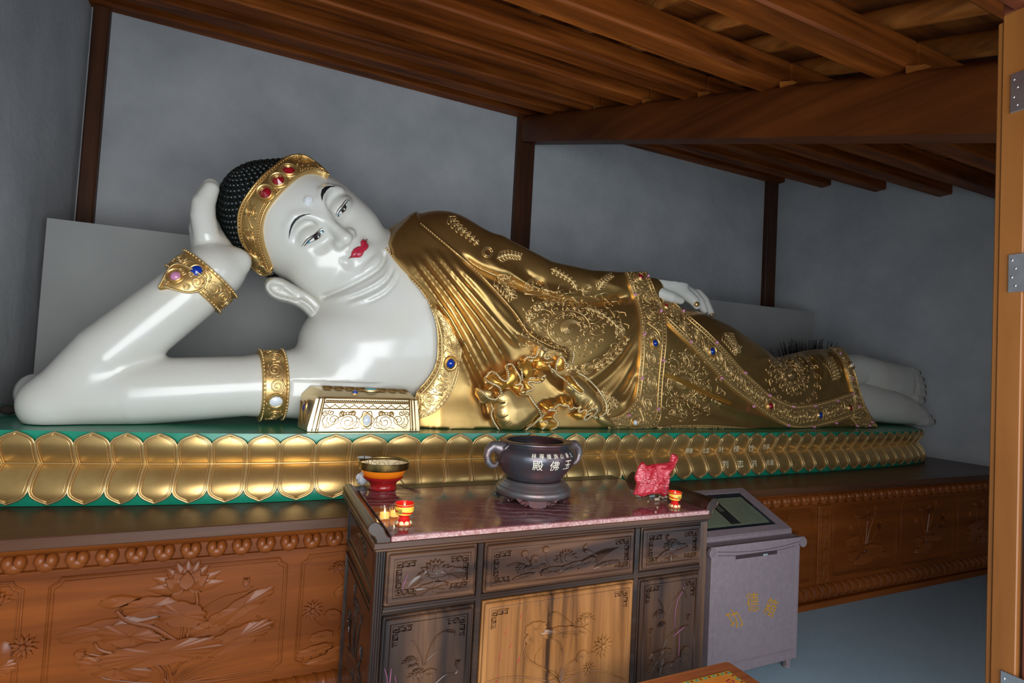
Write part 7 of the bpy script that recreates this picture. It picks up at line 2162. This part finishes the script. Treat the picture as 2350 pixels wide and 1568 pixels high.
# flat ledge with a second slot, then the sloping glazed notice case
y0 = DY + .055; zc0 = atY(1817, 1213, y0)[2]; xr2 = atY(1817, 1213, y0)[0]
d_ = ray(1705, 1120); y1 = d_[1] / d_[0] * xr2; zc1 = atY(1705, 1120, y1)[2]
print('case', y0, zc0, y1, zc1, xr2)
x2l = xl_ - .002
MB().box((xl_, DY - .004, ztop - .014), (xr_, y0 + .02, ztop), .003).build('ledge', M['box_paint'], dbox)
mb = MB(); mb.prism([(y0, ztop - .02), (y1, ztop - .02), (y1, zc1 - .012), (y0, zc0 - .010)], lambda u, v, d: (d, u, v), x2l, xr2); cs = mb.build('case_body', M['box_paint'], dbox, smooth=False)
a = atZ(1685, 1229, ztop); b = atZ(1777, 1223, ztop); MB().box((a[0], a[1] - .004, ztop - .0005), (b[0], a[1] + .004, ztop + .0008)).build('ledge_slot', M['box_dark'], dbox, smooth=False)
sl_n = np.array([0, -(zc1 - zc0), (y1 - y0)]); sl_n /= np.linalg.norm(sl_n)
def cz(u, v, d):
    """u across 0..1, v up the slope 0..1"""
    p = np.array([x2l + (xr2 - x2l) * u, y0 + (y1 - y0) * v, zc0 + (zc1 - zc0) * v]); return p + sl_n * (d - .010)
def slab(u0, u1, v0, v1, d0, d1, name, mt, par):
    m = MB(); m.prism([(u0, v0), (u1, v0), (u1, v1), (u0, v1)], cz, d0, d1); return m.build(name, M[mt], par, smooth=False)
for q in ((0, 1, 0, .12), (0, 1, .90, 1), (.90, 1, .12, .90), (0, .08, .12, .90)): slab(q[0], q[1], q[2], q[3], 0, .010, 'case_frame', 'box_paint', dbox)
ns = slab(.08, .90, .12, .90, 0, .003, 'notice_border', 'navy', dbox)
npp = slab(.12, .86, .19, .84, .003, .0042, 'notice_sheet', 'paper', ns)
slab(.42, .53, .22, .80, .0042, .0048, 'dark_strip', 'paper_dark', npp); slab(.12, .86, .80, .835, .0042, .0048, 'header_strip', 'navy', npp)
mb = MB(); rn = random.Random(8)
for k in range(15):
    v = .76 - k * .036
    for (ua, ub) in ((.15, .40), (.56, .83)):
        u = ua
        while u < ub: 
            L_ = rn.uniform(.008, .03); mb.prism([(u, v), (min(u + L_, ub), v), (min(u + L_, ub), v + .010), (u, v + .010)], cz, .0042, .0046); u += L_ + .008
mb.build('notice_print', M['paper_print'], npp, smooth=False)
mb = MB()
for k in range(5):
    for j in range(2): mb.prism([(.455 + .03 * j + .010 * math.cos(t), .70 - k * .045 + .018 * math.sin(t)) for t in np.linspace(0, 6.283, 9)[:-1]], cz, .0048, .0052)
mb.build('printed_dots', M['paper'], npp, smooth=False)
M['case_glass'] = sheet_glass('case_glass')
slab(.08, .90, .12, .90, .0062, .0080, 'glass_pane', 'case_glass', dbox)

# ================================================================= kneeling bench in the foreground
SZ = .45
cr_ = atZ(1672, 1521, SZ); bx1, by1 = cr_[0] + .004, cr_[1] + .008
bx0, by0 = bx1 - .72, by1 - .42
bench = thing('low_bench', 'low red and orange bench with a yellow patterned border before the altar table', 'bench', ((bx0 + bx1) / 2, (by0 + by1) / 2, 0))
R_ = .018
out = [(bx0, by0), (bx1, by0)] + [(bx1 - R_ + R_ * math.cos(t), by1 - R_ + R_ * math.sin(t)) for t in np.linspace(0, math.pi / 2, 6)] + [(bx0 + R_ - R_ * math.sin(t), by1 - R_ + R_ * math.cos(t)) for t in np.linspace(0, math.pi / 2, 6)]
mb = MB(); mb.prism(out, lambda u, v, d: (u, v, d), SZ - .03, SZ); mb.build('bench_top', M['stool'], bench, angle=30)
fw = .055
mb = MB(); mb.box((bx0 + fw, by0 + fw, SZ - .001), (bx1 - fw, by1 - fw, SZ + .0008)); mb.build('yellow_border', M['stool_yellow'], bench, smooth=False)
MB().box((bx0 + fw + .018, by0 + fw + .018, SZ), (bx1 - fw - .018, by1 - fw - .018, SZ + .0014)).build('orange_panel', M['stool_orange'], bench, smooth=False)
for nm_, mt_, ph_s in (('border_flower', 'teal', 0), ('border_flower', 'red_lacquer', .02)):
    m = MB()
    for k in range(15):
        for (x, y) in ((bx0 + fw + .012 + ph_s + k * .043, by1 - fw - .009), (bx1 - fw - .009, by1 - fw - .012 - ph_s - k * .043)):
            if x < bx1 - fw and y > by0 + fw: m.box((x - .005, y - .004, SZ + .0006), (x + .005, y + .004, SZ + .0014))
    m.build(nm_, M[mt_], bench, smooth=False)
m = MB(); q = atZ(1677, 1566, SZ)
for t in np.linspace(0, 6.283, 6)[:-1]: m.ball((q[0] + .012 * math.cos(t), q[1] + .012 * math.sin(t), SZ + .0015), (.006, .006, .0006), 6, 4)
m.build('red_flower', M['red_lacquer'], bench, angle=None)
for x in (bx0 + .03, bx1 - .07):
    for y in (by0 + .03, by1 - .07): MB().box((x, y, 0), (x + .04, y + .04, SZ - .028), .006).build('leg', M['stool'], bench)
MB().box((bx0 + .035, by0 + .035, SZ - .09), (bx1 - .035, by1 - .035, SZ - .028), .004).build('apron', M['stool'], bench)

# nothing of the statue may dip into the base it lies on
def settle(o):
    for ch in o.children:
        if ch.type == 'MESH':
            z0 = ZG + .0012 - (0 if False else (ch.matrix_world.translation.z if False else 0))
            me = ch.data; co_ = np.empty(len(me.vertices) * 3); me.vertices.foreach_get('co', co_); co_ = co_.reshape(-1, 3)
            co_[:, 2] = np.maximum(co_[:, 2], ZG + .0012); me.vertices.foreach_set('co', co_.ravel()); me.update()
        settle(ch)
settle(statue)
